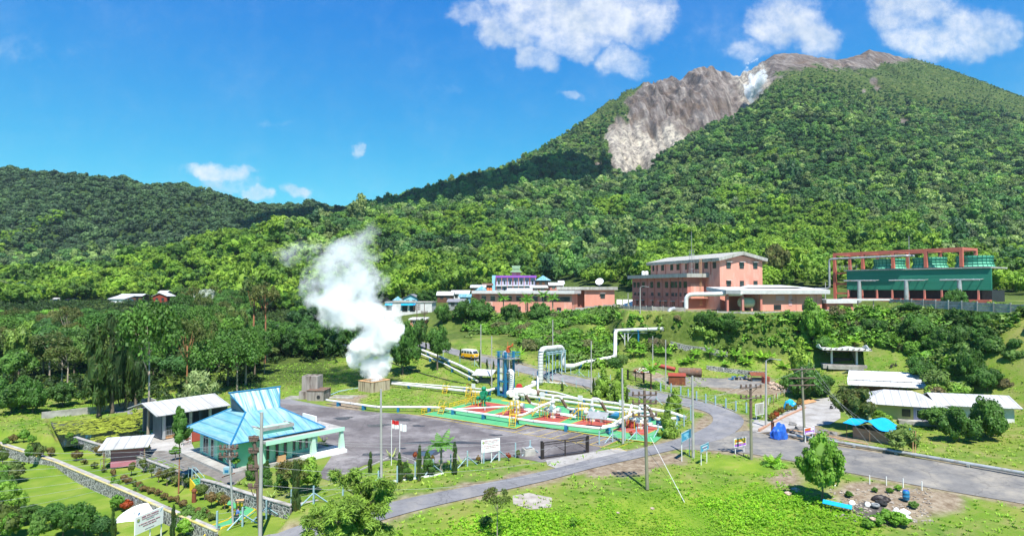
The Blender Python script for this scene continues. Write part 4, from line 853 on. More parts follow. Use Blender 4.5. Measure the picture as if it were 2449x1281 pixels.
for i in range(2):
    x = -2.1 + i * .5; mb.cyl((x, 5.4, 1), (x, 5.4, 13.2), .05, n=5)
for i in range(24): mb.cyl((-2.1, 5.4, 1.3 + i * .5), (-1.6, 5.4, 1.3 + i * .5), .035, n=4)
for z in (3.1, 3.6, 4.0): mb.cyl((-5.4, 4.6, z), (1.5, 4.6, z), .04, n=4)
for i in range(7): mb.cyl((-5.4 + i * 1.1, 4.6, 2.9), (-5.4 + i * 1.1, 4.6, 4.0), .04, n=4)
mb.obj('access_ladder', 'plank', ph)
mb = MB(); mb.bx(-5.4, 4.5, 2.75, 1.6, 5.9, 2.95)
for i in range(11): mb.bx(1.6 + i * .55, -1.6, 2.75 - i * .26, 2.2 + i * .55, -.1, 2.95 - i * .26)
mb.bx(1.6, -1.6, 2.75, 1.9, 5.9, 2.94); mb.obj('outside_stair', 'pink', ph)
mb = MB(); mb.cyl((6, 8, 13.9), (6, 8, 15.5), .3, n=8); mb.cyl((6, 8, 15.5), (6, 8, 19.5), .05, n=5)
mb = MB(); mb.box((-1.8, 9.5, 14.2), (1.2, 1.2, .1)); [mb.cyl((-1.8 + a, 9.5 + b_, 9.2), (-1.8 + a * .8, 9.5 + b_ * .8, 15.6), .05, n=4) for a in (-.5, .5) for b_ in (-.5, .5)]
for z in (10.5, 11.7, 12.9, 14.4, 15.4): ring(mb, -2.35, 8.95, -1.25, 10.05, z, z + .06, .06)
mb.cyl((-1.8, 9.5, 14.2), (-1.8, 9.5, 20.5), .05, n=5); mb.obj('mast', 'greymetal', ph)
for i in range(2): MB().lathe((-4.6 + i * 1.1, 30, 9.2), [(.5, 0), (.52, .2), (.52, 1.0), (.3, 1.25)], 12).obj('water_tank', 'white', ph, smooth=True)
mb = MB(); mb.pipe([(-5.9, 35, 2.4), (-5.9, 8, 2.4)], .08, n=6); mb.pipe([(-5.9, 35, 2.75), (-5.9, 14, 2.75), (-5.9, 14, 6)], .07, n=6); mb.obj('wall_pipe', 'pinkdeep', ph)
# ---- low hall in front with open bay
lb = T('low_hall', 'low pink hall with a wide white fascia in front of the power house', 'building', (50.8, 146.6, 14.4), R(8))
MB().bx(8.2, .6, -1, 24, 9, 4.2).obj('wall', 'pink', lb)
MB().slab([(-1.2, -.9, 5.0), (25.2, -.9, 5.0), (25.2, 9.3, 5.7), (-1.2, 9.3, 5.7)], .95).obj('roof', 'fasciawhite', lb)
MB().bx(-1.22, -.93, 4.1, 2.4, -.2, 5.02).obj('fascia_panel', 'greymetal', lb)
for x in (-.6, 3.2, 7.8): MB().bx(x, -.1, -1, x + .5, .4, 4.05).obj('column', 'pinkdeep', lb)
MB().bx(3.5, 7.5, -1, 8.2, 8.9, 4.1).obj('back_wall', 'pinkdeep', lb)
mb = MB(); mb.add([(7.0, 3.2, 5.5), (22, 3.2, 5.6), (18, 8, 6.2), (9, 8, 6.2), (7, 9, 5.6), (22, 9, 5.7)], [(0, 1, 2, 3), (0, 3, 4), (1, 5, 2), (3, 2, 5, 4)]); mb.obj('roof_ridge', 'roofwhite', lb)
for x in (12.5, 19.7): win(lb, (x, .6, .9), -math.pi / 2, 1.7, 1.1, bars=3)
MB().box((13.2, .56, 3.1), (2.2, .06, 1.2)).box((15.8, .56, 2.6), (.9, .05, 2.6)).obj('faded_patch', pm('patch', (.60, .36, .36), (.56, .30, .30), 1), lb)
MB().box((16.2, .4, 2.6), (.5, .35, .35)).obj('lamp_box', 'pinkdeep', lb)
MB().cyl((17.3, .55, -.5), (17.3, .55, 4.1), .05, n=5).cyl((22.5, .55, -.5), (22.5, .55, 4.1), .05, n=5).obj('downpipe', 'pinkdeep', lb)
tk = T('pressure_vessel', 'cream horizontal pressure vessel under the open bay of the low hall', 'tank', (55.8, 149.2, 14.4), R(8))
MB().lathe((0, 0, 2), [(.1, -2), (.9, -1.8), (1.2, -1.4), (1.2, 1.4), (.9, 1.8), (.1, 2)], 16, 'X').obj('shell', pm('cream', (.50, .52, .36), (.42, .44, .3), 1), tk, smooth=True)
MB().bx(-1.3, -.7, -.5, -.9, .7, .95).bx(.9, -.7, -.5, 1.3, .7, .95).obj('saddle', 'pink', tk)
sh = T('annex', 'small pink annex with a white fascia right of the low hall', 'building', (75.4, 149.8, 14.0), R(5))
MB().bx(0, 0, -1, 6.5, 5, 2.2).obj('wall', 'pinkdeep', sh); MB().bx(-.5, -.5, 2.2, 7.2, 5.4, 3.1).obj('roof', 'fasciawhite', sh)
MB().box((2.5, -.02, .4), (2.2, .06, .3)).box((5.2, -.02, .4), (1.2, .06, .3)).obj('vent', 'dark', sh)
sh = T('covered_walk', 'long narrow white walkway roof under the cooling tower', 'shelter', (82.5, 157, 14.8), R(0))
MB().bx(0, 0, 1.9, 13, 1.6, 2.35).obj('roof', 'fasciawhite', sh)
for x in (.4, 4.4, 8.4, 12.4): MB().bx(x, .6, -1, x + .2, .8, 1.9).obj('post', 'concrete', sh)
# ---- long two storey office
of = T('office_block', 'long two storey pink office block with a flat white roof edge', 'building', (-10.6, 204, 12), math.atan2(-9, 29.3))
MB().bx(0, 0, -1.5, 30.6, 9, 6.0).obj('wall', 'pink', of); MB().bx(-2.2, -1.3, 6.0, 31.6, 10, 6.95).obj('roof', 'fasciawhite', of)
MB().bx(-2.1, 1.0, -1.5, -.01, 8, 6.0).obj('end_wall', 'pinkdeep', of)  # shaded end of the block, the shade painted in as deeper pink
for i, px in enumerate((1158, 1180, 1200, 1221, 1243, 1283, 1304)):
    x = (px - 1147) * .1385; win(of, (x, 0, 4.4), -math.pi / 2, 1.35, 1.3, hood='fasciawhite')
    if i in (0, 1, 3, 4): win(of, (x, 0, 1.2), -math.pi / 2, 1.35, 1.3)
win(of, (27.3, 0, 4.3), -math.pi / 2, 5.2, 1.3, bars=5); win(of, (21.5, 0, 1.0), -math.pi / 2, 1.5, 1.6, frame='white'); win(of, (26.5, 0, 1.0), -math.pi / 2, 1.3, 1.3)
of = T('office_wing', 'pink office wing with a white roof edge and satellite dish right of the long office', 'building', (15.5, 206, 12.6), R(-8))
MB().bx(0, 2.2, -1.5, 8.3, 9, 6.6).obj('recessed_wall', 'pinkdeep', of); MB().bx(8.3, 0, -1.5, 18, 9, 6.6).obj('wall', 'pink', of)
MB().bx(-.8, -.8, 6.6, 19, 10, 7.6).obj('roof', 'fascia', of); win(of, (14.2, 0, 4.6), -math.pi / 2, 1.3, 1.4, hood='fasciawhite')
for i in range(6): MB().bx(.4 + i * 1.3, 1.9, -1, .65 + i * 1.3, 2.2, 6.5).obj('column', 'pinkdeep', of)
for i in range(5): win(of, (1.1 + i * 1.3, 2.2, 5.3), -math.pi / 2, .7, .8, bars=0)
d = T('satellite_dish', 'white satellite dish on the flat roof of the office wing', 'satellite dish', (15.5 + 13.6, 206 + 2.0, 20.2), R(-20))
def dishm(r, dep, n=20):
    mb = MB(); v = []; f = []; K = 5
    for s, off in ((0, 0), (1, .04)):
        for i in range(K + 1):
            for j in range(n): a = 2 * math.pi * j / n; q = r * i / K; v.append((q * math.cos(a), off + dep * (1 - (i / K) ** 2), q * math.sin(a)))
    L = (K + 1) * n
    for s in (0, 1):
        for i in range(K):
            for j in range(n): f.append((s * L + i * n + j, s * L + i * n + (j + 1) % n, s * L + (i + 1) * n + (j + 1) % n, s * L + (i + 1) * n + j))
    for j in range(n): f.append((K * n + j, K * n + (j + 1) % n, L + K * n + (j + 1) % n, L + K * n + j))
    return mb.add(v, f)
q = dishm(1.35, .35); q.v = [tuple(Matrix.Rotation(R(-35), 3, 'X') @ Vector(x) + Vector((0, 0, 1.8))) for x in q.v]; q.obj('reflector', 'dish', d, smooth=True)
MB().cyl((0, .1, 0), (0, .3, 1.7), .08, n=6).obj('mast', 'greymetal', d); MB().cyl((0, .3, 1.8), (0, -1.0, 2.6), .04, n=4).obj('feed_arm', 'greymetal', d)
# ---- cooling tower
ct = T('cooling_tower', 'cooling tower with dark green louvred wall under an open red concrete frame', 'cooling tower', (99, 185, 16.4), math.atan2(-.84, .55))
L_ = 36
MB().bx(0, 0, 2.9, L_, .3, 8.38).bx(0, .3, 2.9, .3, 9.5, 8.4).obj('louvre_wall', 'towergreen', ct); MB().bx(.4, 1.2, 0, L_ - .4, 9, 2.9).obj('intake_shade', 'dark', ct)  # black block stands in for the shade inside the open basin
MB().bx(-.6, -1.4, -.8, L_, 0, .55).obj('basin', 'frame', ct); MB().bx(-.8, -.3, 8.4, L_, 10, 8.75).obj('deck', 'fascia', ct)
fr = MB()
for i in range(5):
    x = -4.0 + i * 8.3
    for y in (-.2, 8.2): fr.bx(x, y, -1 if x < -1 else 8.9, x + .75, y + .75, 13.9)
    fr.bx(x + .02, .55, 13.2, x + .73, 8.2, 13.88)
for y in (-.18, 8.22):
    for i in range(4): x = -4.0 + i * 8.3 + .9; fr.bx(x - .15, y, 13.15, x + 7.4, y + .7, 13.9)
for z in (1.6, 4.4, 7.6): fr.bx(-3.2, .1, z, -.01, .5, z + .5)
fr.obj('concrete_frame', 'frame', ct)
for i in range(9): MB().bx(.2 + i * 4.1, -.25, .2, .55 + i * 4.1, .29, 2.9).obj('intake_column', 'pinkdeep', ct)
for i in range(3):
    x = 9.8 + i * 10.5; MB().lathe((x, 4.6, 8.9), [(4.2, 0), (3.7, 1.2), (3.9, 2.8), (3.75, 2.8), (3.5, 1.2), (4.0, .1)], 24).obj('fan_stack', 'towermint', ct)
    q = MB()
    for j in range(24):
        a = 2 * math.pi * j / 24; q.tube([(x + 4.25 * math.cos(a), 4.6 + 4.25 * math.sin(a), 8.9), (x + 3.78 * math.cos(a), 4.6 + 3.78 * math.sin(a), 10.1), (x + 3.98 * math.cos(a), 4.6 + 3.98 * math.sin(a), 11.7)], .07, 4)
    for z, r in ((9.6, 4.0), (10.4, 3.8), (11.2, 3.9)): q.lathe((x, 4.6, z), [(r, 0), (r + .12, 0), (r + .12, .12), (r, .12)], 24)
    q.obj('stack_ribs', 'towergreen', ct)
for i in range(3):
    x = 5.2 + i * 12.5; q = MB(); q.cyl((x, -3.0, -1.2), (x, -3.0, 5.4), .62, .5, 12).cyl((x - 4.4, -3.0, 5.5), (x + 4.4, -3.0, 5.5), .2, n=8)
    for k in range(5): q.cyl((x - 4 + k * 2, -3.0, 5.5), (x - 4 + k * 2, .1, 5.7), .12, n=6)
    q.obj('riser_pipe', 'pipegrey', ct, smooth=True)
q = MB(); q.pipe([(-9, -1.3, 3.2), (-4.5, -1.3, 3.2), (-4.5, -1.3, 12.1), (17.5, -1.3, 12.2), (17.5, 2, 12.2)], .3, 1.0); q.obj('vapour_pipe', 'pipegrey', ct, smooth=True)
MB().cyl((14.5, 6, 8.9), (14.5, 6, 18), .09, n=5).obj('lightning_rod', 'greymetal', ct)
q = MB()
for z in (9.5, 10): q.cyl((-3, -.2, z), (3.5, -.2, z), .04, n=4)
for i in range(6): q.cyl((-3 + i * 1.2, -.2, 8.8), (-3 + i * 1.2, -.2, 10), .04, n=4)
q.obj('handrail', 'greymetal', ct)
# ---- generic village house
def house(name, label, cat, px0, px1, pyb, Y, wh, rh, wall, roof, form='gable', depth=6, ang=0.0, base=None, over=.5, wins=2, door=False, winframe='dark', group=None):
    a0, a1 = (px0 - CX) / F, (px1 - CX) / F; w = (a1 - a0) * Y; z = H - (pyb - 687) / F * Y if base is None else base
    r = T(name, label, cat, (a0 * Y, Y, z), R(ang), group)
    MB().bx(0, 0, -1.5, w, depth, wh).obj('wall', wall, r); q = MB(); o = over; x0, x1, y0, y1 = -o, w + o, -o, depth + o; zz = wh
    if form == 'gable': ym = depth / 2; q.slab([(x0, y0, zz), (x1, y0, zz), (x1, ym, zz + rh), (x0, ym, zz + rh)], .12); q.slab([(x0, y1, zz), (x1, y1, zz), (x1, ym, zz + rh), (x0, ym, zz + rh)], .12)
    elif form == 'end':
        xm = w / 2; q.slab([(x0, y0, zz), (xm, y0, zz + rh), (xm, y1, zz + rh), (x0, y1, zz)], .12); q.slab([(x1, y0, zz), (xm, y0, zz + rh), (xm, y1, zz + rh), (x1, y1, zz)], .12)
        MB().add([(0, .02, wh), (w, .02, wh), (w / 2, .02, wh + rh * .85), (0, depth, wh), (w, depth, wh), (w / 2, depth, wh + rh * .85)], [(0, 1, 2), (5, 4, 3), (0, 2, 5, 3), (1, 4, 5, 2)]).obj('gable_wall', wall, r)
    elif form == 'hip':
        k = min(w, depth) / 2; A, B = (k, depth / 2, zz + rh), (w - k if w > depth else k + .01, depth / 2, zz + rh)
        q.add([(x0, y0, zz), (x1, y0, zz), (x1, y1, zz), (x0, y1, zz), A, B], [(0, 1, 5, 4), (1, 2, 5), (2, 3, 4, 5), (3, 0, 4), (3, 2, 1, 0)])
    else: q.slab([(x0, y0, zz + .3), (x1, y0, zz + .3), (x1, y1, zz + .3 + rh), (x0, y1, zz + .3 + rh)], .35)
    q.obj('roof', roof, r)
    for i in range(wins): win(r, (w * (i + .7) / (wins + .4), 0, wh * .55), -math.pi / 2, min(1.1, w / wins * .45), min(1.1, wh * .45), frame=winframe)
    if door: win(r, (w * .12, 0, 1.0), -math.pi / 2, .9, 2, 'door', winframe, 'brownwood', 0)
    return r
ht = T('hotel', 'lilac two storey hotel with a purple roof band and a small green tiered roof', 'building', ((1186 - CX) / F * 290, 290, 17.0), R(-2))
MB().bx(0, 0, -2, 18.5, 9, 7.6).obj('wall', 'lilac', ht); MB().bx(-1.8, .6, -2, -.01, 9, 8.6).obj('side_wall', 'skyblue', ht); MB().bx(-.1, -1.0, 7.5, 18.8, -.01, 8.5).bx(-.1, .01, 7.6, 18.7, 9.2, 8.3).obj('roof_band', 'purple', ht)
MB().bx(-.1, -1.0, 3.6, 18.8, -.01, 3.9).obj('balcony_slab', 'white', ht)
for i in range(8):
    MB().bx(i * 2.6, -.95, -1, i * 2.6 + .25, -.6, 7.5).obj('column', 'pink' if i % 3 else 'orange', ht)
    for z in (5.3, 1.8):
        if i < 7: win(ht, (i * 2.6 + 1.4, 0, z), -math.pi / 2, .8 if i % 2 else 1.0, 2.0, frame='white', bars=0)
MB().box((9.3, 3, 9.2), (4, 3, 1.6)).obj('turret_wall', 'pink', ht)
MB().add([(6.4, .4, 10), (12.2, .4, 10), (12.2, 5.6, 10), (6.4, 5.6, 10), (8.2, 2.6, 11.6), (10.4, 2.6, 11.6), (10.4, 3.4, 11.6), (8.2, 3.4, 11.6)], [(3, 2, 1, 0), (0, 1, 5, 4), (1, 2, 6, 5), (2, 3, 7, 6), (3, 0, 4, 7), (4, 5, 6, 7)]).add([(7.6, 2, 11.55), (11, 2, 11.55), (11, 4, 11.55), (7.6, 4, 11.55), (7.2, 3, 13.2), (11.4, 3, 13.2)], [(0, 1, 5, 4), (1, 2, 5), (2, 3, 4, 5), (3, 0, 4)]).obj('tiered_roof', pm('greenroof', (.16, .26, .15), (.12, .2, .12), 1), ht)
VH = [
 ('village_house', 'open hut with a bright blue hipped roof right of the lilac hotel', 1283, 1316, 684, 285, 2.6, 2.4, 'brownwood', 'blueroof', 'hip', 7, 0),
 ('village_house', 'house with a dark grey roof left of the lilac hotel', 1127, 1160, 700, 262, 2.2, 1.2, 'brownwood', 'roofgrey', 'gable', 6, 0),
 ('village_house', 'brown house with a rusty grey roof behind the red water tanks', 1155, 1176, 698, 270, 2.9, .9, 'brownwood', 'rustdull', 'gable', 6, 0),
 ('village_house', 'small house with a pale blue roof beside the red water tanks', 1140, 1162, 702, 240, 1.4, 1.6, 'skyblue', 'blueroof', 'hip', 6, 0),
 ('village_house', 'house with a broad white roof behind the middle of the long office', 1215, 1270, 708, 225, 2.0, .9, 'white', 'roofwhite', 'gable', 7, -2),
 ('village_house', 'house with a small white roof behind the left end of the long office', 1180, 1205, 706, 228, 1.5, .8, 'white', 'roofwhite', 'end', 6, 0),
 ('village_house', 'low house with a sloping white roof between office and lilac hotel', 1270, 1308, 700, 245, 1.9, .8, 'pinkdeep', 'roofwhite', 'shed', 6, 0),
 ('village_house', 'house with a pale roof right of the blue-roofed hut', 1315, 1345, 694, 250, 2.0, 1.2, 'pinkdeep', 'roofwhite', 'gable', 7, 0),
 ('village_house', 'house with a white gabled roof above the office wing', 1338, 1348, 690, 262, 2.0, 1.4, 'white', 'roofwhite', 'gable', 6, 0),
 ('village_house', 'double gabled white-roofed house left of the long office', 1046, 1082, 718, 245, 2.0, 1.5, 'brownwood', 'roofwhite', 'gable', 7, 0),
 ('village_house', 'white-roofed house with a teal lean-to in the village row', 1080, 1120, 716, 250, 2.3, 1.4, 'white', 'roofwhite', 'gable', 7, -3),
 ('village_house', 'house with a sky blue roof at the left end of the long office', 1100, 1124, 722, 222, 1.8, 1.0, 'skyblue', 'blueroof', 'gable', 5, 0),
 ('village_house', 'grey shed with a dull tin roof below the blue-roofed house', 1072, 1110, 735, 210, 1.9, 1.0, 'greymetal', 'roofslate', 'gable', 5, -4),
 ('village_house', 'teal walled house with a slate roof in the village at the left', 965, 1000, 730, 232, 2.6, 1.6, 'skyblue', 'roofslate', 'end', 8, 0),
 ('village_house', 'teal bungalow with a slate roof beside a spreading tree', 1002, 1034, 730, 232, 2.6, 1.3, 'skyblue', 'roofslate', 'gable', 7, 0),
 ('village_house', 'small blue tiered-roof pavilion at the left of the village', 942, 958, 726, 236, 1.3, 1.5, 'skyblue', 'blueroof', 'hip', 3, 0),
 ('village_house', 'low pink house with a white roof edge under the power poles', 982, 1016, 779, 188, 1.9, .2, 'pinkdeep', 'fasciawhite', 'flat', 5, -3),
 ('farm_house', 'white-roofed house nearest the left edge of the photo', 262, 298, 735, 290, 3.8, 1.4, 'white', 'roofwhite', 'shed', 7, 0),
 ('farm_house', 'row house with a long pale tin roof behind the left trees', 285, 340, 722, 305, 3.0, 1.0, 'brownwood', 'roofwhite', 'gable', 6, 0),
 ('farm_house', 'small brick-red gabled house among the trees at the left', 366, 400, 724, 296, 3.2, 1.6, 'rustroof', 'roofwhite', 'end', 7, 0),
 ('farm_house', 'white house peeping out above the gabled brick-red house', 380, 398, 712, 308, 2.6, 1.0, 'white', 'roofwhite', 'gable', 5, 0),
 ('farm_house', 'grey-roofed farm house beyond the left trees', 120, 170, 738, 290, 3.6, 1.5, 'white', 'roofgrey', 'gable', 7, 0),
 ('farm_house', 'long low brown house with a white fascia behind the tall red trunks', 602, 690, 772, 262, 3.0, .2, 'brownwood', 'fasciawhite', 'flat', 6, 0),
 ('farm_house', 'pale blue-roofed house half hidden in the left wood', 345, 378, 845, 172, 3.0, 1.6, 'brownwood', 'roofwhite', 'gable', 5, 0)]
for i, (n_, lb_, a, b_, pb_, Y_, wh, rh, wm, rm, fo, de, an) in enumerate(VH): house(n_, lb_, 'house', a, b_, pb_, Y_, wh, rh, wm, rm, fo, de, an, wins=3 if b_ - a > 50 else 2, winframe='white' if wm == 'pinkdeep' else 'dark')
wb = T('flat_house', 'white flat-roofed house with blue window awnings in the village', 'house', ((922 - CX) / F * 205, 205, 11.0), R(-4))
MB().bx(0, 0, -2, 15.4, 7, 4.0).obj('wall', 'fasciawhite', wb); MB().bx(-.2, -.2, 4.0, 15.6, 7.2, 4.35).bx(2.4, .5, 4.35, 9, 6, 4.6).obj('roof', 'concrete', wb)
for x in (1.2, 6.5, 9.0):
    win(wb, (x, 0, 2.2), -math.pi / 2, 1.6, 2.0 if x > 5 else 1.2); MB().slab([(x - 1.2, -1, 3.2), (x + 1.2, -1, 3.2), (x + 1.2, 0, 3.7), (x - 1.2, 0, 3.7)], .08).obj('awning', 'tarp', wb)
for i, (px, py, c_) in enumerate(((1167, 692, 'left'), (1174, 692, 'right'))):
    w_ = D(px, py, 235); r = T('water_tank', f'{c_} of the two red water tanks behind the long office', 'tank', (w_.x, 235, w_.z - 1)); MB().lathe((0, 0, 0), [(.55, -1.5), (.55, 1.3), (.45, 1.5), (.2, 1.6)], 12).obj('drum', 'orange', r, smooth=True)
w_ = D(1338, 692, 215); r = T('water_tank', 'single orange water tank at the right end of the long office roof', 'tank', (w_.x, 215, w_.z - 1)); MB().lathe((0, 0, 0), [(.5, -2.0), (.5, 1.1), (.4, 1.3), (.15, 1.4)], 12).obj('drum', 'orange', r, smooth=True)
w_ = D(1475, 705, 195); r = T('solar_panel_rack', 'tilted white panels on the ground right of the office wing', 'panel rack', (w_.x, 195, 13.6), R(-10))
for i in range(3): MB().slab([(i * 1.9, 0, .4), (i * 1.9 + 1.6, 0, .4), (i * 1.9 + 1.6, 2, 2.6), (i * 1.9, 2, 2.6)], .08).obj('panel', 'white', r)
MB().bx(0, .9, -.5, .1, 1.1, 1.4).bx(5.3, .9, -.5, 5.4, 1.1, 1.4).obj('stand', 'greymetal', r)

# ---- mint pavilion house
mh = T('mint_house', 'mint green building with a weathered sky blue hipped roof topped by a raised saddle ridge', 'building', (-30.1, 69.0, 0.0), R(48))
MB().bx(-1.6, -1.4, -.2, 11.6, 12, .32).obj('floor_slab', 'pave', mh)
q = MB(); q.bx(0, .3, .3, 10, 9.8, 3.35); q.obj('wall', 'mint', mh)
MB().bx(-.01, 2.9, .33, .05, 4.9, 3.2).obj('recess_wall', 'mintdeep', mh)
MB().bx(.02, .05, .3, 2.2, .299, 3.2).obj('shaded_corner_wall', 'mintdeep', mh)  # eave shade over this corner is put into the deeper mint
A = [(-1.25, -1.25, 3.25), (10.1, -1.25, 3.25), (10.1, 11.1, 3.25), (-1.25, 11.1, 3.25)]; B = [(2.8, 4.0, 5.45), (6.9, 4.0, 5.45), (6.9, 7.6, 5.45), (2.8, 7.6, 5.45)]
q = MB(); q.add(A + B, [(3, 2, 1, 0), (0, 1, 5, 4), (1, 2, 6, 5), (2, 3, 7, 6), (3, 0, 4, 7), (4, 5, 6, 7)]); ro = q.obj('roof', 'blueroof', mh)
q = MB()
for i in range(4):
    q.tube([A[i], B[i]], .11, 6); q.tube([(A[i][0], A[i][1], 3.24), (A[(i + 1) % 4][0], A[(i + 1) % 4][1], 3.24)], .07, 5)
q.obj('ridge_cap', 'blue', ro)
q = MB(); q.add([(2.75, 3.95, 5.4), (6.95, 3.95, 5.4), (6.95, 7.65, 5.4), (2.75, 7.65, 5.4), (1.7, 5.8, 7.55), (7.9, 5.8, 7.55)], [(0, 1, 5, 4), (2, 3, 4, 5), (3, 2, 1, 0), (3, 0, 4), (1, 2, 5)]); sd = q.obj('saddle_roof', 'blueroof2', mh)
MB().add([(2.6, 4.15, 5.42), (2.6, 7.45, 5.42), (1.95, 5.8, 7.1)], [(0, 1, 2)]).add([(2.65, 4.15, 5.42), (2.65, 7.45, 5.42), (2.0, 5.8, 7.1)], [(0, 1, 2)]).obj('gable_end', 'metaldark', sd)
MB().tube([(1.55, 5.8, 7.6), (8.05, 5.8, 7.6)], .1, 6).tube([(2.72, 3.9, 5.45), (1.66, 5.8, 7.57)], .06, 5).tube([(6.98, 3.9, 5.45), (7.94, 5.8, 7.57)], .06, 5).obj('ridge_tiles', 'blue', sd)
MB().bx(2.3, -.62, .3, 6.2, .29, 4.3).obj('entrance_block', 'mint', mh)
MB().bx(2.2, -.8, 3.95, 6.3, -.5, 4.3).bx(6.0, -.49, 3.95, 6.3, 1.4, 4.3).bx(2.2, -.49, 3.95, 2.5, 1.4, 4.3).obj('parapet', 'pave', mh)
MB().bx(2.1, -.9, .3, 2.3, .6, 4.2).obj('fin_wall', 'mintlt', mh)
MB().bx(2.3, -2.0, 2.75, 12.2, -.63, 3.0).bx(6.3, -.62, 2.75, 12.2, .25, 3.0).bx(10.2, .26, 2.75, 12.2, 3.4, 3.0).obj('porch_canopy', 'pave', mh)
MB().bx(2.3, -2.06, 2.6, 12.25, -1.98, 3.05).obj('canopy_edge', 'mint', mh)
for x in (2.6, 7.9, 11.7):
    if x > 3: MB().add([(x, -1.9, .3), (x + .75, -1.9, .3), (x + .45, -1.9, 2.75), (x + .15, -1.9, 2.75), (x, -1.5, .3), (x + .75, -1.5, .3), (x + .45, -1.5, 2.75), (x + .15, -1.5, 2.75)], [(0, 1, 2, 3), (7, 6, 5, 4), (0, 4, 5, 1), (1, 5, 6, 2), (2, 6, 7, 3), (3, 7, 4, 0)]).obj('porch_pillar', 'mintlt', mh)
MB().bx(6.9, -2.4, .02, 12.4, .28, .42).obj('porch_floor', 'white', mh)
for x in (3.2, 4.3, 5.3): win(mh, (x, -.62, 1.5), -math.pi / 2, .38, 1.6, frame='mintdeep', bars=0)
for x in (6.9, 7.7, 8.5, 9.4): win(mh, (x, .3, 1.7), -math.pi / 2, .36, 1.7, frame='mintdeep', bars=0)
win(mh, (0, 8.0, 1.8), math.pi, 1.35, 2.4, 'double_door', 'white'); win(mh, (0, 6.2, 1.4), math.pi, .75, 2.0, 'door', 'white', bars=0); win(mh, (0, 1.6, 1.7), math.pi, 1.3, 2.2, 'window', 'white')
win(mh, (0, 3.9, .7), math.pi, 1.3, .6, 'low_door', 'mintdeep', 'dark', 0)
MB().bx(10.4, 1.5, .3, 10.6, 4.6, 4.1).obj('side_parapet', 'white', mh)
MB().bx(4.1, -1.4, .3, 5.0, -.95, 1.0).obj('notice_board', 'plank', mh)
# ---- open grey shed behind it
c0 = P(390, 1050, 0)
gs = T('open_shed', 'grey corrugated open shed with pale tin roof behind the mint building', 'shed', (c0.x, c0.y, 0), R(52))
for x, y in ((0, 0), (3.4, -.1), (6.0, -.2)): MB().bx(x, y, 0, x + .3, y + .3, 3.4).obj('post', 'pipegrey', gs)
MB().bx(.3, 7.0, 0, 8, 7.2, 3.2).bx(-.05, .4, 0, .1, 3, 3.0).obj('wall', 'metaldark', gs)
MB().slab([(-1.3, -1.0, 3.35), (8.6, -1.0, 3.35), (8.6, 3.6, 4.55), (-1.3, 3.6, 4.55)], .1).slab([(-1.3, 8.2, 3.35), (8.6, 8.2, 3.35), (8.6, 3.6, 4.55), (-1.3, 3.6, 4.55)], .1).obj('roof', 'roofgrey', gs)
MB().add([(8.4, -.9, 3.2), (8.4, 8.1, 3.2), (8.4, 3.6, 4.4), (8.3, -.9, 3.2), (8.3, 8.1, 3.2), (8.3, 3.6, 4.4)], [(0, 1, 2), (5, 4, 3)]).bx(8.3, -.6, 0, 8.38, 7.8, 3.2).obj('end_wall', 'metaldark', gs)
MB().bx(.2, .1, .02, 6.2, 3, .35).obj('plinth', 'plank', gs)
q = MB()
for i in range(14): q.cyl((.4 + i * .22, -.0, .4), (.4 + i * .22, 0, 1.6), .03, n=4)
for z in (.5, 1.1, 1.6): q.cyl((.3, 0, z), (3.4, 0, z), .03, n=4)
q.obj('railing', 'greymetal', gs)
c0 = P(452, 1058, 0); r = T('red_bin', 'dark red open box standing under the grey shed', 'container', (c0.x, c0.y, 0), R(48)); ring(MB(), 0, 0, 2, 1.5, .05, 1.5, .08).bx(.08, .08, .05, 1.92, 1.42, .12).obj('box', 'padred', r)
c0 = P(437, 1066, 0); r = T('step_rack', 'white metal rack standing in front of the grey shed', 'rack', (c0.x, c0.y, 0), R(48)); q = MB()
for x in (0, 1): [q.cyl((x, y, 0), (x, y, 1.5), .04, n=4) for y in (0, .6)]
for z in (.5, 1.0, 1.5): ring(q, 0, 0, 1, .6, z, z + .05, .06)
q.obj('frame', 'white', r)
c0 = P(250, 1098, 0)
r = T('pink_hut', 'small pink hut with a pale tin roof at the left edge', 'shed', (c0.x, c0.y, -1), R(20)); MB().bx(.6, 0, 0, 3.6, 2.4, 2.0).obj('wall', 'pinkshed', r); MB().slab([(-.5, -.9, 2.3), (4.6, -.9, 2.3), (4.6, 3, 2.9), (-.5, 3, 2.9)], .08).obj('roof', 'roofgrey', r)
for x in (.1, 4.2): MB().cyl((x, -.7, 0), (x, -.7, 2.3), .07, n=6).obj('post', 'wood', r)
# ---- right hand houses
b0 = P(2036, 950, .8)
r = T('long_house', 'long brown wooden house with bright white two-level tin roof at the right edge', 'house', (b0.x, b0.y, .8), R(-19))
MB().bx(1.5, 1, -.5, 24, 6, 2.3).obj('wall', 'brownwood', r); MB().slab([(-.6, -.6, 2.3), (26, -.6, 2.3), (26, 1.2, 2.85), (-.4, 1.2, 2.85)], .1).slab([(-.4, 1.25, 3.0), (26, 1.25, 3.0), (26, 5.6, 4.1), (.6, 5.6, 4.1)], .1).slab([(.6, 5.6, 4.1), (26, 5.6, 4.1), (26, 8, 3.2), (-.2, 8, 3.2)], .1).obj('roof', 'roofwhite', r)
for x in (9, 13, 17): win(r, (x, 1, 1.2), -math.pi / 2, 1.2, 1.2, frame='wood')
b0 = P(2078, 1003, .6)
r = T('hip_house', 'yellow-green walled house with a grey hipped roof behind the round tree', 'house', (b0.x, b0.y, .6), R(-24))
MB().bx(0, 0, -.6, 8.6, 7, 2.6).obj('wall', 'yellowwall', r); MB().bx(5.6, -.08, -.6, 8.68, -.001, 2.6).obj('wall_panel', 'lilac', r)
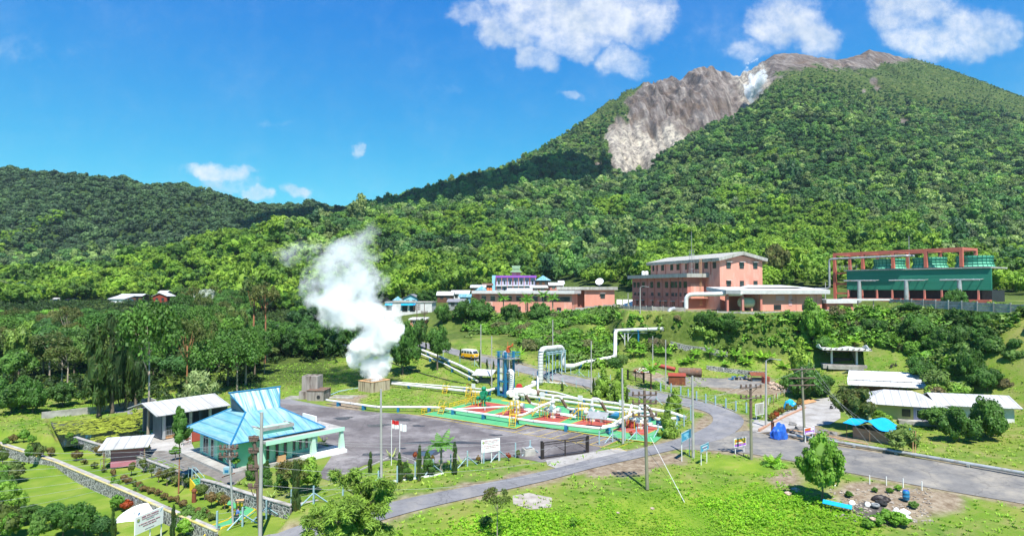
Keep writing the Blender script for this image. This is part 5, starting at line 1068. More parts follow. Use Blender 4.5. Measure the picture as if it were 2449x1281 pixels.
MB().add([(-1, -1, 2.5), (9.8, -1, 2.5), (9.8, 8, 2.5), (-1, 8, 2.5), (2.4, 3.5, 4.1), (6, 3.5, 4.1)], [(3, 2, 1, 0), (0, 1, 5, 4), (1, 2, 5), (2, 3, 4, 5), (3, 0, 4)]).obj('roof', 'roofgrey', r)
win(r, (4.7, 0, 1.4), -math.pi / 2, .9, .9); win(r, (6.6, -.08, 1.4), -math.pi / 2, 1.2, 1.0, frame='white')
MB().bx(3.6, -1.6, -.6, 9.6, -.1, .5).obj('plinth', 'concrete', r)
b0 = P(2250, 1010, .7); r = T('roadside_house', 'tin-roofed plank house beyond the satellite dish at the far right', 'house', (b0.x, b0.y, .7), R(-15)); MB().bx(0, 0, -.6, 9, 6, 2.6).obj('wall', 'fasciawhite', r)
MB().slab([(-.7, -.8, 2.6), (9.7, -.8, 2.6), (9.7, 3, 3.8), (-.7, 3, 3.8)], .1).slab([(-.7, 6.8, 2.6), (9.7, 6.8, 2.6), (9.7, 3, 3.8), (-.7, 3, 3.8)], .1).obj('roof', 'roofgrey', r)
for x in (2, 6): win(r, (x, 0, 1.4), -math.pi / 2, 1.1, 1.1)
# ---- gazebo with ornate roof
g0 = P(2010, 871, 3.8)
r = T('gazebo', 'open memorial pavilion with an ornate white parapet roof and red-brown eaves', 'pavilion', (g0.x - 2.6, g0.y - 1.0, 3.8), R(-16))
MB().bx(-1.6, -1.2, -.6, 6.6, 5, .25).bx(-.8, -2, -.6, 5.8, -1.21, .1).obj('plinth', 'pave', r)
for x, y in ((.1, 0), (4.8, 0), (4.8, 4)): MB().bx(x, y, .25, x + .35, y + .35, 3.1).obj('column', 'white', r)
MB().bx(4.85, .4, .25, 5.1, 3.95, 3.1).bx(.1, 4.2, .25, 4.79, 4.4, 3.1).obj('wall', 'fascia', r)
MB().add([(-1.8, -1.9, 3.3), (7.2, -1.9, 3.3), (7.2, 6, 3.3), (-1.8, 6, 3.3), (-.6, -.5, 3.05), (6, -.5, 3.05), (6, 5, 3.05), (-.6, 5, 3.05)], [(0, 1, 2, 3), (4, 7, 6, 5), (0, 4, 5, 1), (1, 5, 6, 2), (2, 6, 7, 3), (3, 7, 4, 0)]).obj('eaves', 'padred', r)
q = MB(); P8 = [(-1.9, -2), (7.3, -2), (7.3, 6.1), (-1.9, 6.1)]
for k in range(4):
    a, b_ = Vector(P8[k]), Vector(P8[(k + 1) % 4]); n = 22
    for i in range(n):
        t0, t1 = i / n, (i + 1) / n; p, s_ = a.lerp(b_, t0), a.lerp(b_, t1); hh = .38 + .5 * max(0, math.sin((t0 - .2) / .6 * math.pi)) ** 2 * (1 if .2 < t0 < .8 else 0); nn = Vector(((b_ - a).y, -(b_ - a).x)).normalized() * .12
        q.add([(*p, 3.3), (*s_, 3.3), (*(s_ - nn), 3.3), (*(p - nn), 3.3), (*p, 3.3 + hh), (*s_, 3.3 + hh), (*(s_ - nn), 3.3 + hh), (*(p - nn), 3.3 + hh)], [(0, 1, 5, 4), (2, 3, 7, 6), (4, 5, 6, 7), (1, 2, 6, 5), (3, 0, 4, 7)])
q.obj('parapet', 'white', r); MB().bx(-1.7, -1.8, 3.3, 7.1, 5.9, 3.42).obj('roof_deck', 'roofgrey', r)
q = MB()
for k in range(9): q.box((-1.4 + k * 1.05, -2.03, 3.52), (.35, .06, .1)); q.box((-1.2 + k * 1.05, -2.03, 3.62), (.12, .06, .26))
q.obj('frieze', 'brownwood', r)
MB().bx(.6, 1.6, .25, 4.4, 3.4, 1.3).obj('tomb', 'black', r)
# ---- brick enclosure with tarpaulin
t0 = P(2040, 1048, .3); t1 = P(2130, 1066, .3); an = math.atan2((t1 - t0).y, (t1 - t0).x); wd = (t1 - t0).length
r = T('brick_stall', 'low brick enclosure roofed with a sagging bright blue tarpaulin', 'stall', tuple(t0), an)
ring(MB(), 0, 0, wd, 3.2, -.3, 1.5, .15).obj('brick_wall', 'brick', r); MB().bx(.2, .2, -.2, wd - .2, 3, .1).obj('floor', 'dark', r)
for x, y in ((-.6, -.4), (wd * .52, -.6), (wd + .5, -.3), (-.6, 3.4), (wd + .5, 3.4)): MB().cyl((x, y, -.5), (x, y, 2.0), .05, n=5).obj('pole', 'wood', r)
n, m2 = 16, 8; v = []; 
for s, dz in ((0, 0), (1, -.03)):
    for i in range(n + 1):
        for j in range(m2 + 1):
            x = -.9 + (wd + 1.9) * i / n; y = -.8 + 4.4 * j / m2; a = i / n
            z = 2.0 + .75 * math.exp(-((a - .5) / .14) ** 2) * (1 - .1 * j / m2) - .25 * math.sin(a * math.pi * 2) ** 2 * (.5 + .5 * math.sin(j / m2 * math.pi)) - .35 * max(0, a - .88) * 8 + .3 * math.sin(j / m2 * math.pi) * (1 - a) + .05 * math.sin(7 * a + 5 * j)
            v.append((x, y, z + dz))
L = (n + 1) * (m2 + 1); f = [(s * L + i * (m2 + 1) + j, s * L + i * (m2 + 1) + j + 1, s * L + (i + 1) * (m2 + 1) + j + 1, s * L + (i + 1) * (m2 + 1) + j) for s in (0, 1) for i in range(n) for j in range(m2)]
q = MB(); q.add(v, f); q.obj('tarpaulin', 'tarp', r, smooth=True); MB().slab([(wd + .7, -.6, 1.5), (wd + 1.0, .8, 1.4), (wd + .9, .9, -.2), (wd + .5, -.7, -.1)], .04).obj('hanging_flap', 'tarpdeep', r)
# ================================================================ PIPES, WELLS, TOWER
def PX(*a): return P(*a)
def hz(px, py, h, z=0.0):
    """point h above the spot of the flat yard that shows at this pixel"""
    p = P(px, py, z); return Vector((p.x, p.y, z + h))
def pipeline(name, label, pts, r, mat='pipe', sup='blue', every=6, supw=.5, rings=True, cat='pipeline'):
    t = T(name, label, cat, tuple(pts[0])); MB().pipe(pts, r, max(r * 3, .3), 10).obj('pipe', mat, t, world=True, smooth=True)
    q = MB(); fl = MB()
    for a, b in zip(pts[:-1], pts[1:]):
        a, b = Vector(a), Vector(b); d = b - a; n = max(1, int(d.length / every))
        if abs(d.z) > d.length * .5: continue
        for i in range(n):
            p = a.lerp(b, (i + .5) / n); g = gz(p.x, p.y)
            if p.z - g < .15: continue
            an = math.atan2(d.y, d.x); q.box((p.x, p.y, (g + p.z - r) / 2 - .05), (supw * .5, supw, p.z - r - g + .1), an); q.box((p.x, p.y, p.z - r * .5), (supw * .6, r * 2 + .2, r), an)
        for i in range(n + 1):
            p = a.lerp(b, i / n); fl.tube([p - d.normalized() * .08, p + d.normalized() * .08], r * 1.14, 10)
    if sup: q.obj('support', sup, t, world=True)
    if rings: fl.obj('joint_band', 'pipegrey', t, world=True)
    return t
pipeline('steam_pipeline', 'white pipe on blue supports running along the front of the green well pad', [hz(781, 966, .7), hz(902, 984, .75), hz(1003, 984, .75), hz(1050, 986, .8), hz(1277, 1022, .9), hz(1436, 1040, .9), hz(1472, 1034, .95), hz(1502, 1014, 1.0), hz(1512, 1006, 2.4)], .2, every=5, supw=.7)
pipeline('steam_pipeline', 'thin white pipe crossing the middle of the red pads', [hz(1092, 985, .5), hz(1224, 978, .5), hz(1300, 990, .5), hz(1490, 1018, .6), hz(1560, 1022, .6)], .13, sup='pipegrey')
pipeline('steam_pipeline', 'upper of the two thick white pipes behind the well pad', [hz(1240, 950, 1.1), hz(1330, 962, 1.1), hz(1470, 980, 1.1), hz(1606, 1002, 1.0), hz(1640, 1008, .6)], .25, every=8)
pipeline('steam_pipeline', 'lower of the two thick white pipes behind the well pad ending at the last well', [hz(1246, 958, 1.0), hz(1340, 972, 1.0), hz(1555, 1002, 1.0), hz(1568, 1008, 1.0), hz(1535, 1012, 1.1)], .22, every=8)
pipeline('steam_pipeline', 'narrow brown-tinged pipe with valves above the twin pipes', [hz(1286, 930, 3.4), hz(1286, 942, .8), hz(1330, 947, .7), hz(1380, 960, .6)], .17, mat='pipe', every=9)
pipeline('steam_pipeline', 'thick white pipe from the concrete steam box to the blue tower', [hz(938, 928, .9), hz(1020, 936, .9), hz(1110, 946, .9), hz(1150, 950, .9), hz(1190, 940, 1.0)], .27, every=6)
pipeline('steam_pipeline', 'thinner white pipe behind the one from the steam box', [hz(938, 922, .8), hz(1060, 932, .8), hz(1165, 941, .8)], .14, every=8)
pipeline('drain_pipe', 'pale green drain pipe between the concrete silencer and the steam box', [hz(783, 950, .25), hz(812, 938, .25), hz(860, 930, .3)], .1, 'bluelt', None)
pipeline('drain_pipe', 'thin black hose lying down the grass slope', [gp(935, 868, .15), gp(975, 882, .15), gp(1020, 897, .15), gp(1080, 912, .15), gp(1130, 922, .15)], .09, 'dark', None, rings=False)
pipeline('hill_pipeline', 'upper white pipe coming down the slope from the trees to the hut', [gp(965, 826, .9), gp(1000, 842, .9), gp(1050, 862, .9), gp(1100, 884, .9), gp(1150, 909, .8)], .3, every=8)
pipeline('hill_pipeline', 'lower white pipe coming down the slope from the trees to the hut', [gp(960, 834, .8), gp(1000, 851, .8), gp(1060, 877, .8), gp(1105, 900, .7), gp(1142, 918, .6)], .2, every=8)
pipeline('cross_pipeline', 'white pipe from the blue tower toward the pipe arch base', [hz(1235, 922, 1.2), hz(1262, 925, 1.2), hz(1310, 930, 1.2), hz(1350, 932, 1.1)], .27, every=7)
pipeline('cross_pipeline', 'thick diagonal white pipe from the red valve up to the capped end', [hz(1238, 955, 1.1), hz(1260, 941, 1.1), hz(1300, 926, 1.1), hz(1316, 920, 1.1)], .42, every=8)
# pipe arch over the back road
b1 = D(1293, 925, 122); b1.z = .6; w1 = D(1293, 837, 122); w2 = D(1346, 824, 128); w3 = D(1350, 830, 131)
at_ = T('pipe_arch', 'tall white pipe arch on a light blue steel frame over the back road', 'pipe arch', (b1.x, b1.y, 1.0))
top1 = Vector((b1.x, b1.y, w1.z + .2)); e2 = D(1346, 829, 130); e3 = Vector((e2.x, e2.y, 3.6))
MB().pipe([hz(1275, 930, 1.2), Vector((b1.x, b1.y, 1.2)), top1, e2, e3, gp(1372, 885, .9)], .52, 1.5, 12).obj('pipe', 'pipe', at_, world=True, smooth=True)
q = MB()
for i in range(11): z = 1.6 + i * .6; q.tube([(b1.x, b1.y, z), (b1.x, b1.y, z + .08)], .55, 12)
q.obj('joint_band', 'pipegrey', at_, world=True)
q = MB(); u_ = (e2 - top1); u_.z = 0; u_.normalize(); s_ = Vector((-u_.y, u_.x, 0))
for t_, zb in ((.22, .5), (.38, .5), (.80, 2.5), (.97, 2.5)):
    for k in (-.7, .7): p = top1.lerp(e2, t_) + s_ * k; q.box((p.x, p.y, (p.z - .7 + zb) / 2), (.18, .18, p.z - .7 - zb))
for k in (-.7, .7):
    for dz in (-.75, -1.1): q.tube([top1.lerp(e2, .12) + s_ * k + Vector((0, 0, dz)), e2 + s_ * k + Vector((0, 0, dz))], .09, 5)
for t_ in (.22, .38, .6, .8, .97): p = top1.lerp(e2, t_); q.box((p.x, p.y, p.z - .65), (.14, 1.7, .16), math.atan2(u_.y, u_.x))
for z in (2.5, 4, 5.5): 
    p, r_ = top1.lerp(e2, .22), top1.lerp(e2, .38); q.tube([Vector((p.x, p.y, z)) + s_ * .7, Vector((r_.x, r_.y, z)) + s_ * .7], .05, 4)
q.obj('steel_frame', 'bluelt', at_, world=True)
pipeline('hill_pipeline', 'white pipe rising from the arch across the bushes to the tall riser', [gp(1372, 885, .9), gp(1400, 877, 1.0), gp(1432, 872, 1.1), gp(1452, 870, 1.2), gp(1471, 866, 1.2), D(1472, 790, 148), D(1585, 786, 142)], .42, every=10)
r = T('pipe_trestle', 'white steel trestle carrying the raised pipe on the bank', 'trestle', tuple(gp(1510, 815))); q = MB()
for px in (1494, 1502, 1540, 1548):
    a = D(px, 797, 146); q.tube([a, (a.x, a.y, gz(a.x, a.y) - .3)], .12, 5)
q.tube([D(1476, 797, 148), D(1560, 795, 144)], .14, 5); q.tube([D(1494, 812, 146), D(1484, 798, 147)], .07, 4); q.tube([D(1540, 812, 145), D(1528, 798, 146)], .07, 4); q.tube([D(1502, 812, 146), D(1514, 798, 146)], .07, 4); q.obj('steelwork', 'fasciawhite', r, world=True)
pp = T('riser_pipe', 'large white elbow pipe in front of the power house loading bay', 'pipeline', (58, 150, 14.4)); y_ = 152
MB().pipe([D(1641, 738, 150), D(1641, 704, 150), D(1706, 703, 148), D(1775, 702, 146.5)], .52, 1.5, 12).obj('pipe', 'pipe', pp, world=True, smooth=True)
pp = T('riser_pipe', 'short grey elbow pipe dropping down the bank below the fence', 'pipeline', (38, 146, 10)); MB().pipe([D(1600, 775, 146), D(1600, 741, 146), D(1612, 738, 148)], .5, 1.1, 12).obj('pipe', 'pipegrey', pp, world=True, smooth=True)
MB()
# blue tower with separator
a0 = P(1189, 946, .1); a1 = P(1214, 951, .1); rz = math.atan2((a1 - a0).y, (a1 - a0).x); 
bt = T('separator_tower', 'bright blue steel tower enclosing a tall grey separator vessel with a railed top', 'tower', (a0.x, a0.y, .1), rz); S_ = 2.3; HT = 8.2
q = MB()
for x in (0, S_ - .35):
    for y in (0, S_ - .35): q.bx(x, y, 0, x + .35, y + .35, HT)
for z in (.1, 2.6, 6.7): ring(q, .02, .02, S_ - .02, S_ - .02, z, z + .32, .3)
q.obj('steel_frame', 'blue', bt)
MB().lathe((S_ / 2, S_ / 2, .3), [(.35, 0), (.6, .5), (.6, 6.8), (.72, 7.0), (.72, 7.5), (.4, 7.9), (.1, 8)], 16).obj('vessel', 'pipegrey', bt, smooth=True)
MB().bx(-.1, -.2, 6.9, 3.4, S_ + .3, 7.02).bx(.2, .2, 4.3, 2.9, 2.2, 4.4).obj('platform', 'greymetal', bt)
q = MB()
for z in (7.5, 8.1):
    for a, b in (((-.1, -.2), (3.4, -.2)), ((3.4, -.2), (3.4, S_ + .3)), ((3.4, S_ + .3), (-.1, S_ + .3)), ((-.1, S_ + .3), (-.1, -.2))): q.cyl((*a, z), (*b, z), .045, n=4)
for i in range(9): q.cyl((-.1 + i * 3.5 / 8, -.2, 7), (-.1 + i * 3.5 / 8, -.2, 8.1), .035, n=4); q.cyl((-.1 + i * 3.5 / 8, S_ + .3, 7), (-.1 + i * 3.5 / 8, S_ + .3, 8.1), .035, n=4)
for i in range(5): q.cyl((3.4, -.2 + i * .7, 7), (3.4, -.2 + i * .7, 8.1), .035, n=4)
q.obj('railing', 'blue', bt)
q = MB(); q.bx(.35, 1.0, .1, .9, 1.9, 1.8).bx(1.3, .35, .1, 1.95, .9, 2.2); q.obj('control_cabinet', 'tarpdeep', bt)
q = MB(); [q.cyl((.5 + i * .25, .3, 1), (.5 + i * .25, .3, 5 + i * .6), .06, n=5) for i in range(3)]; q.obj('small_pipes', 'white', bt)
MB().tube([(1.5, 1.2, 8.2), (1.7, 1.2, 8.9), (2.2, 1.2, 9.1)], [.25, .28, .15], 8).tube([(2.2, 1.2, 9.0), (2.8, 1.2, 9.3), (3.0, 1.2, 9.7)], [.12, .2, .1], 6).bx(1.4, .9, 8.0, 2.0, 1.5, 8.6).cyl((1.6, 1.2, 8.6), (1.6, 1.2, 10), .04, n=4).obj('relief_valve', 'orange', bt)
MB().pipe([(1.9, 1.2, 4.7), (3.4, .7, 4.7), (3.4, .3, .9), (4.6, -.9, .8), (5.3, -1.2, 1.0)], .42, .9, 12).obj('outlet_pipe', 'pipe', bt, smooth=True)
q = MB(); [q.tube([(3.4, .36 - i * .01, 1.3 + i * .35), (3.4, .36, 1.36 + i * .35)], .45, 12) for i in range(9)]; q.obj('joint_band', 'pipegrey', bt)
# separator manifold right of tower
mfd = T('valve_manifold', 'white insulated vessel and valve cluster with one red gearbox beside the blue tower', 'valves', tuple(hz(1250, 955, 0)))
MB().lathe((0, 0, 1.3), [(.2, -1.9), (.8, -1.5), (.85, 1.3), (.5, 1.9), (.2, 2.0)], 14, 'X').ball((1.9, -.6, 1.2), .75).ball((-2.4, .4, 1.0), .6).cyl((-1.5, -.8, 0), (-1.5, -.8, 1.8), .4).cyl((0, -.9, 0), (0, -.9, 1.4), .35).obj('vessel', 'pipe', mfd, smooth=True)
MB().lathe((-.6, 1.3, 2.0), [(.55, -.3), (.62, -.1), (.62, .3), (.3, .45)], 14, 'Y').bx(.0, 1.1, 1.1, .6, 1.6, 1.8).obj('gearbox', 'red', mfd); MB().lathe((2.7, -.5, 1.3), [(.5, -.25), (.5, .25)], 12, 'X').obj('flange', 'rustdull', mfd)
MB().bx(-1.2, -.5, 0, -.9, .5, .8).bx(1, -.5, 0, 1.3, .5, .8).obj('support', 'blue', mfd)
# wellheads
def stair(t, x, y, rz, label=None):
    q = MB(); m_ = Matrix.Translation((x, y, 0)) @ Matrix.Rotation(rz, 4, 'Z')
    for s in (0, .8): q.tube([(0, s, .1), (1.5, s, 1.9)], .05, 5); q.tube([(0, s, 1.0), (1.5, s, 2.9), (3.4, s, 2.9)], .03, 5); [q.cyl((k * .5, s, .1 + k * .6), (k * .5, s, 1.0 + k * .64), .035, n=4) for k in range(4)]; [q.cyl((1.5 + k * .63, s, 0), (1.5 + k * .63, s, 2.9), .05, n=4) for k in range(4)]; q.cyl((1.5, s, 2.4), (3.4, s, 2.4), .035, n=4)
    for k in range(6): q.box((.15 + k * .25, .4, .35 + k * .3), (.25, .8, .04))
    q.box((2.5, .4, 1.92), (2.0, .9, .06)); q.v = [tuple(m_ @ (Vector(v) * .78)) for v in q.v]; q.obj('access_stair', 'yellow', t)
padax = math.atan2((P(1581, 1021) - P(1097, 978)).y, (P(1581, 1021) - P(1097, 978)).x)
wells = [(1157, 972, 'green'), (1236, 988, 'pipe'), (1322, 1000, 'pipe'), (1416, 1008, 'pipe'), (1530, 1026, 'pipe')]
wl = ['green painted wellhead valve tree on the leftmost red pad', 'insulated wellhead with a brown-banded downpipe on the second red pad', 'wellhead with a long curved white flowline on the middle red pad', 'wellhead beside a tilted grey canopy on the fourth red pad', 'wellhead with red and blue fittings on the rightmost red pad']
for i, (px, py, mt) in enumerate(wells):
    p = P(px, py, 0); t = T('wellhead', wl[i], 'wellhead', (p.x, p.y, .115), padax)
    q = MB(); q.lathe((0, 0, 0), [(.45, 0), (.45, .25), (.28, .3), (.28, .7), (.42, .75), (.42, .95), (.3, 1.0), (.36, 1.5), (.5, 1.55), (.5, 1.75), (.27, 1.8), (.27, 2.3), (.4, 2.35), (.4, 2.5), (.2, 2.6), (.2, 3.1 if i == 0 else 2.7)], 12)
    q.lathe((0, 0, 1.25), [(.38, -1.1), (.38, -.8), (.22, -.75), (.22, .75), (.38, .8), (.38, 1.1)], 10, 'X')
    if i == 0: q.ball((0, 0, 2.9), .42).lathe((0, 0, 2.1), [(.5, -.6), (.5, -.5), (.1, -.4), (.1, .4), (.5, .5), (.5, .6)], 10, 'Y')
    q.obj('valve_tree', mt, t, smooth=True)
    for dx, dy, dz, ax in ((-1.25, 0, 1.25, 'X'), (0, -.65, 1.6, 'Y'), (1.25, 0, 1.25, 'X')): MB().lathe((dx, dy, dz), [(.34, -.03), (.38, 0), (.34, .03)], 12, ax).obj('hand_wheel', 'green' if i == 0 else 'bluelt', t)
    if i: 
        MB().pipe([(0, 0, 2.6), (0, 0, 3.3), (.9, .9, 3.2), (1.7, 1.8, 1.2), (2.6, 3.0, .9), (4.2, 4.6, .9)], .2, .6, 10).obj('flowline', 'pipe', t, smooth=True)
        MB().tube([(1.05, 1.1, 2.75), (1.6, 1.68, 1.45)], .24, 10).obj('heat_shield', 'rustdull', t); MB().pipe([(1.3, 0, .6), (3.2, -.3, .5), (3.8, -.3, .4)], .16, .3, 8).obj('side_pipe', 'white', t, smooth=True)
        MB().ball((0, 0, .9), .6, sc_=(1.2, .9, .8)).obj('insulation', 'pipe', t, smooth=True)
        if i in (2, 3, 4): MB().lathe((2.6, 3.0, .55), [(.5, -.8), (.55, 0), (.5, .8)], 10, 'X').obj('actuator', 'blue', t)
        if i == 4: MB().box((-1.3, .3, .6), (1.2, .8, .9)).obj('skid', 'padred', t)
        if i in (2, 4): MB().pipe([(-.2, 0, 2.4), (-1.4, -1.6, 1.9), (-3.2, -3.9, .9), (-4.2, -4.4, .8)], .17, .8, 10).obj('long_flowline', 'pipe', t, smooth=True)
    stair(t, -3.2 if i != 1 else -1.2, -.6 if i != 1 else -2.8, .3)
    for k in range(4): MB().cyl((-1 + k * .45, -.9, 0), (-1 + k * .45, -.9, .9 + .2 * (k % 2)), .05, n=5).obj('instrument_post', 'yellow' if k % 2 else 'red', t)
for i, (px, py) in enumerate(((1132, 966), (1297, 990), (1388, 1000), (1487, 1014))):
    p = P(px, py, 0); t = T('well_sign', ('blank white board on posts at the green wellhead', 'blank white board left of the middle wellhead', 'blank white board left of the fourth wellhead', 'blank white board beside the rightmost wellhead')[i], 'sign', (p.x, p.y, .1), padax - .3)
    MB().box((0, 0, 3.0), (.85, .06, .8)).obj('board', 'white', t); MB().cyl((-.35, .05, 0), (-.35, .05, 3.2), .04, n=5).cyl((.35, .05, 0), (.35, .05, 3.2), .04, n=5).obj('post', 'yellow', t)
p = P(1428, 1026, 0); t = T('canopy', 'tilted grey sheet canopy on thin red legs over the fourth pad', 'canopy', (p.x, p.y, .1), padax); MB().slab([(-1.4, -.9, 1.6), (1.5, -.9, 1.6), (1.5, 1.0, 2.2), (-1.4, 1.0, 2.2)], .05).obj('sheet', 'greymetal', t)
[MB().cyl((x, y, 0), (x, y, 1.9), .04, n=4).obj('leg', 'rust', t) for x in (-1.1, 1.2) for y in (-.7, .8)]
for i, (a, b, lb_) in enumerate((((1008, 988), (1042, 980), 'yellow guard rail at the left corner of the green pad'), ((1075, 975), (1128, 960), 'yellow guard rail along the back left of the green pad'))):
    p, r_ = P(*a), P(*b); t = T('guard_rail', lb_, 'railing', tuple(p)); q = MB(); q.tube([p + Vector((0, 0, .7)), r_ + Vector((0, 0, .7))], .07, 5); q.tube([p + Vector((0, 0, .4)), r_ + Vector((0, 0, .4))], .05, 5); [q.cyl(p.lerp(r_, k / 5), p.lerp(r_, k / 5) + Vector((0, 0, .7)), .05, n=5) for k in range(6)]; q.obj('rail', 'yellow', t, world=True)
def stile(px, py, rz, lb_, h=1.1):
    p = P(px, py, 0); t = T('step_over', lb_, 'steps', (p.x, p.y, .05), rz); q = MB()
    for s in (-.45, .45): q.tube([(-1.1, s, 0), (-.3, s, h), (.3, s, h), (1.1, s, 0)], .05, 5); q.tube([(-1.1, s, .8), (-.3, s, h + .8), (.3, s, h + .8), (1.1, s, .8)], .04, 5)
    for k in range(4): q.box((-1 + k * .22, 0, .15 + k * .27), (.22, .9, .04)); q.box((1 - k * .22, 0, .15 + k * .27), (.22, .9, .04))
    q.box((0, 0, h), (.6, .9, .05)); q.obj('steps', 'yellow', t)
stile(1060, 988, 1.2, 'yellow steps over the front pipe near its left bend'); stile(1229, 1018, 1.3, 'yellow steps over the front pipe at the notch of the green pad', 1.6); stile(1068, 941, 1.2, 'low yellow steps over the steam box pipe'); stile(1124, 948, 1.2, 'taller yellow steps over the pipe near the green wellhead', 1.5)
# concrete steam box and silencer
p = P(861, 936, .1); p2 = P(889, 940, .1); p3 = P(942, 926, .1)
sb = T('steam_box', 'square timber-stained concrete box venting a column of white steam', 'vent box', (p2.x, p2.y, 0), math.atan2((p3 - p2).y, (p3 - p2).x) * .8)
ring(MB(), 0, 0, 4.6, 3.8, -.3, 2.1, .3).obj('wall', 'stainwood', sb); MB().bx(.3, .3, -.2, 4.3, 3.5, .4).obj('floor', 'dark', sb); ring(MB(), -.05, -.05, 4.65, 3.85, 2.1, 2.2, .38).obj('rim', 'plank', sb)
p = P(714, 952, .2); sl_ = T('silencer', 'weathered concrete silencer block with a taller tower at its left end', 'silencer', (p.x, p.y, 0), R(-4))
q = MB(); q.bx(.4, .4, -.3, 3.3, 3.0, 3.9); q.bx(0, .1, -.3, 1.1, 2.6, 1.4); q.bx(2.0, -1.2, -.3, 5.0, 2.4, 1.75); q.obj('block', 'staincon', sl_); MB().bx(1.9, -1.3, 1.75, 5.1, 2.5, 1.85).obj('lid', 'rustdull', sl_); ring(MB(), .4, .4, 3.3, 3.0, 3.9, 4.1, .2).obj('rim', 'staincon', sl_)
MB().lathe((4.1, -1.22, .7), [(.32, -.05), (.32, .05)], 14, 'Y').obj('round_hatch', 'dark', sl_)
q = MB(); [q.bx(-2.6, .2 + i * .9, -.1, .3, .6 + i * .9, .25) for i in range(3)]; q.obj('trough', 'concrete', sl_); q = MB(); q.bx(5.2, 1.2, -.1, 9.5, 1.6, .3).bx(5.2, 3, -.1, 9.9, 3.3, .3).obj('channel', 'concrete', sl_)
p = gp(1133, 916); hu = T('valve_hut', 'open hut with a pale sloping tin roof where the hill pipes end', 'hut', tuple(p), R(-18)); MB().slab([(-.2, -.6, 1.7), (4.0, -.6, 1.7), (4.0, 2.2, 2.6), (-.2, 2.2, 2.6)], .1).slab([(-.1, 3.8, 1.6), (4.1, 3.8, 1.6), (4.0, 2.2, 2.6), (-.2, 2.2, 2.6)], .1).obj('roof', 'roofgrey', hu)
[MB().cyl((x, y, -.3), (x, y, 1.9), .07, n=5).obj('post', 'wood', hu) for x in (.4, 3.5) for y in (0, 3)]; MB().bx(.5, .2, -.3, 3.4, 2.8, .5).obj('box', 'metaldark', hu)

# ================================================================ POLES AND WIRES
def pole(label, base, py_top, px_top=None, r=(.17, .11), mat='polecon', arms=(), armw=1.1, brown=0, light=False, name='utility_pole', armmat='polebrown', rz=0.1, ins=True):
    base = Vector(base); a, b = ab(px_top or 0, py_top); z = H + b * base.y; x = base.x if px_top is None else ab(px_top, py_top)[0] * base.y
    t = T(name, label, 'pole', tuple(base), 0); hh = z - base.z; dx = x - base.x
    MB().tube([(0, 0, -.3), (dx * .5, 0, hh * .5), (dx, 0, hh)], [r[0], (r[0] + r[1]) / 2, r[1]], 10).obj('shaft', mat, t, smooth=True)
    if brown: MB().tube([(dx * brown, 0, hh * brown), (dx, 0, hh)], [r[0] * .95, r[1] * 1.12], 10).obj('shaft_top', 'polebrown', t, smooth=True)
    tops = []
    for py in arms:
        za = H + ab(0, py)[1] * base.y - base.z; q = MB(); q.box((dx, -.18, za), (armw * 2, .1, .12), rz); q.box((dx, .18, za - .03), (armw * 2, .1, .12), rz); q.tube([(dx, 0, za - .7), (dx + armw * .6, -.12, za)], .03, 4); q.tube([(dx, 0, za - .7), (dx - armw * .6, -.12, za)], .03, 4); c_ = q.obj('crossarm', armmat, t)
        for k in (-.95, -.45, .5, .95):
            q = MB()
            if ins: q.lathe((dx + armw * k, -.1 + armw * k * rz, za + .06), [(.05, 0), (.13, .08), (.09, .14), (.14, .2), (.08, .28), (.1, .33)], 8); q.obj('insulator', 'polebrown', c_)
            tops.append(Vector((base.x + dx + armw * k, base.y + armw * k * rz, base.z + za + .3)))
        
    if light: MB().tube([(dx, 0, hh), (dx + .5, -.1, hh + .3), (dx + 1.5, -.3, hh + .2)], .05, 5).box((dx + 1.7, -.33, hh + .17), (.6, .2, .12)).obj('lamp_arm', 'greymetal', t)
    return t, tops
_, pA = pole('stout plain concrete pole nearest the camera in front of the mint house', P(622, 1300, -1.7), 985, 626, (.17, .13))
_, pB = pole('brown leaning pole stacked with insulators left of the stout concrete pole', P(624, 1296, -1.7), 1040, 608, (.17, .12), 'polebrown', (1052, 1080, 1120, 1165), .35)
_, pC = pole('slim steel pole with a blue switch box and tangled crossarm', P(558, 1256, -1.3), 1062, 548, (.1, .08), 'pipegrey', (1072, 1090), .75)
_, pD = pole('plain slim concrete pole between the two flagpoles and the steam box', P(912, 1152, 0), 930, 911, (.15, .1))
_, pE = pole('plain concrete pole standing at the front right of the green pad', P(1490, 1060, 0), 880, 1488, (.17, .11))
_, pF = pole('grey and brown pole with three insulator-laden crossarms in the foreground meadow', P(1548, 1162, 0), 933, 1541, (.18, .12), 'poleolive', (944, 964, 994), 1.25, .42)
_, pG = pole('concrete pole beside the large blue sign', P(1658, 1095, 0), 898, 1656, (.18, .11))
_, pH = pole('olive pole with two rusty crossarms beside the yellow banner', P(1797, 1100, 0), 918, 1795, (.18, .12), 'poleolive', (926, 951), 1.25, .55)
_, pI = pole('concrete lamp pole at the corner of the concrete yard', P(1832, 1020, .3), 862, 1832, (.17, .1), light=True)
_, pJ = pole('olive pole with three long bare crossarms in front of the trees', P(1925, 1055, .3), 877, 1917, (.17, .12), 'poleolive', (882, 903, 920), 1.7, 0, ins=False)
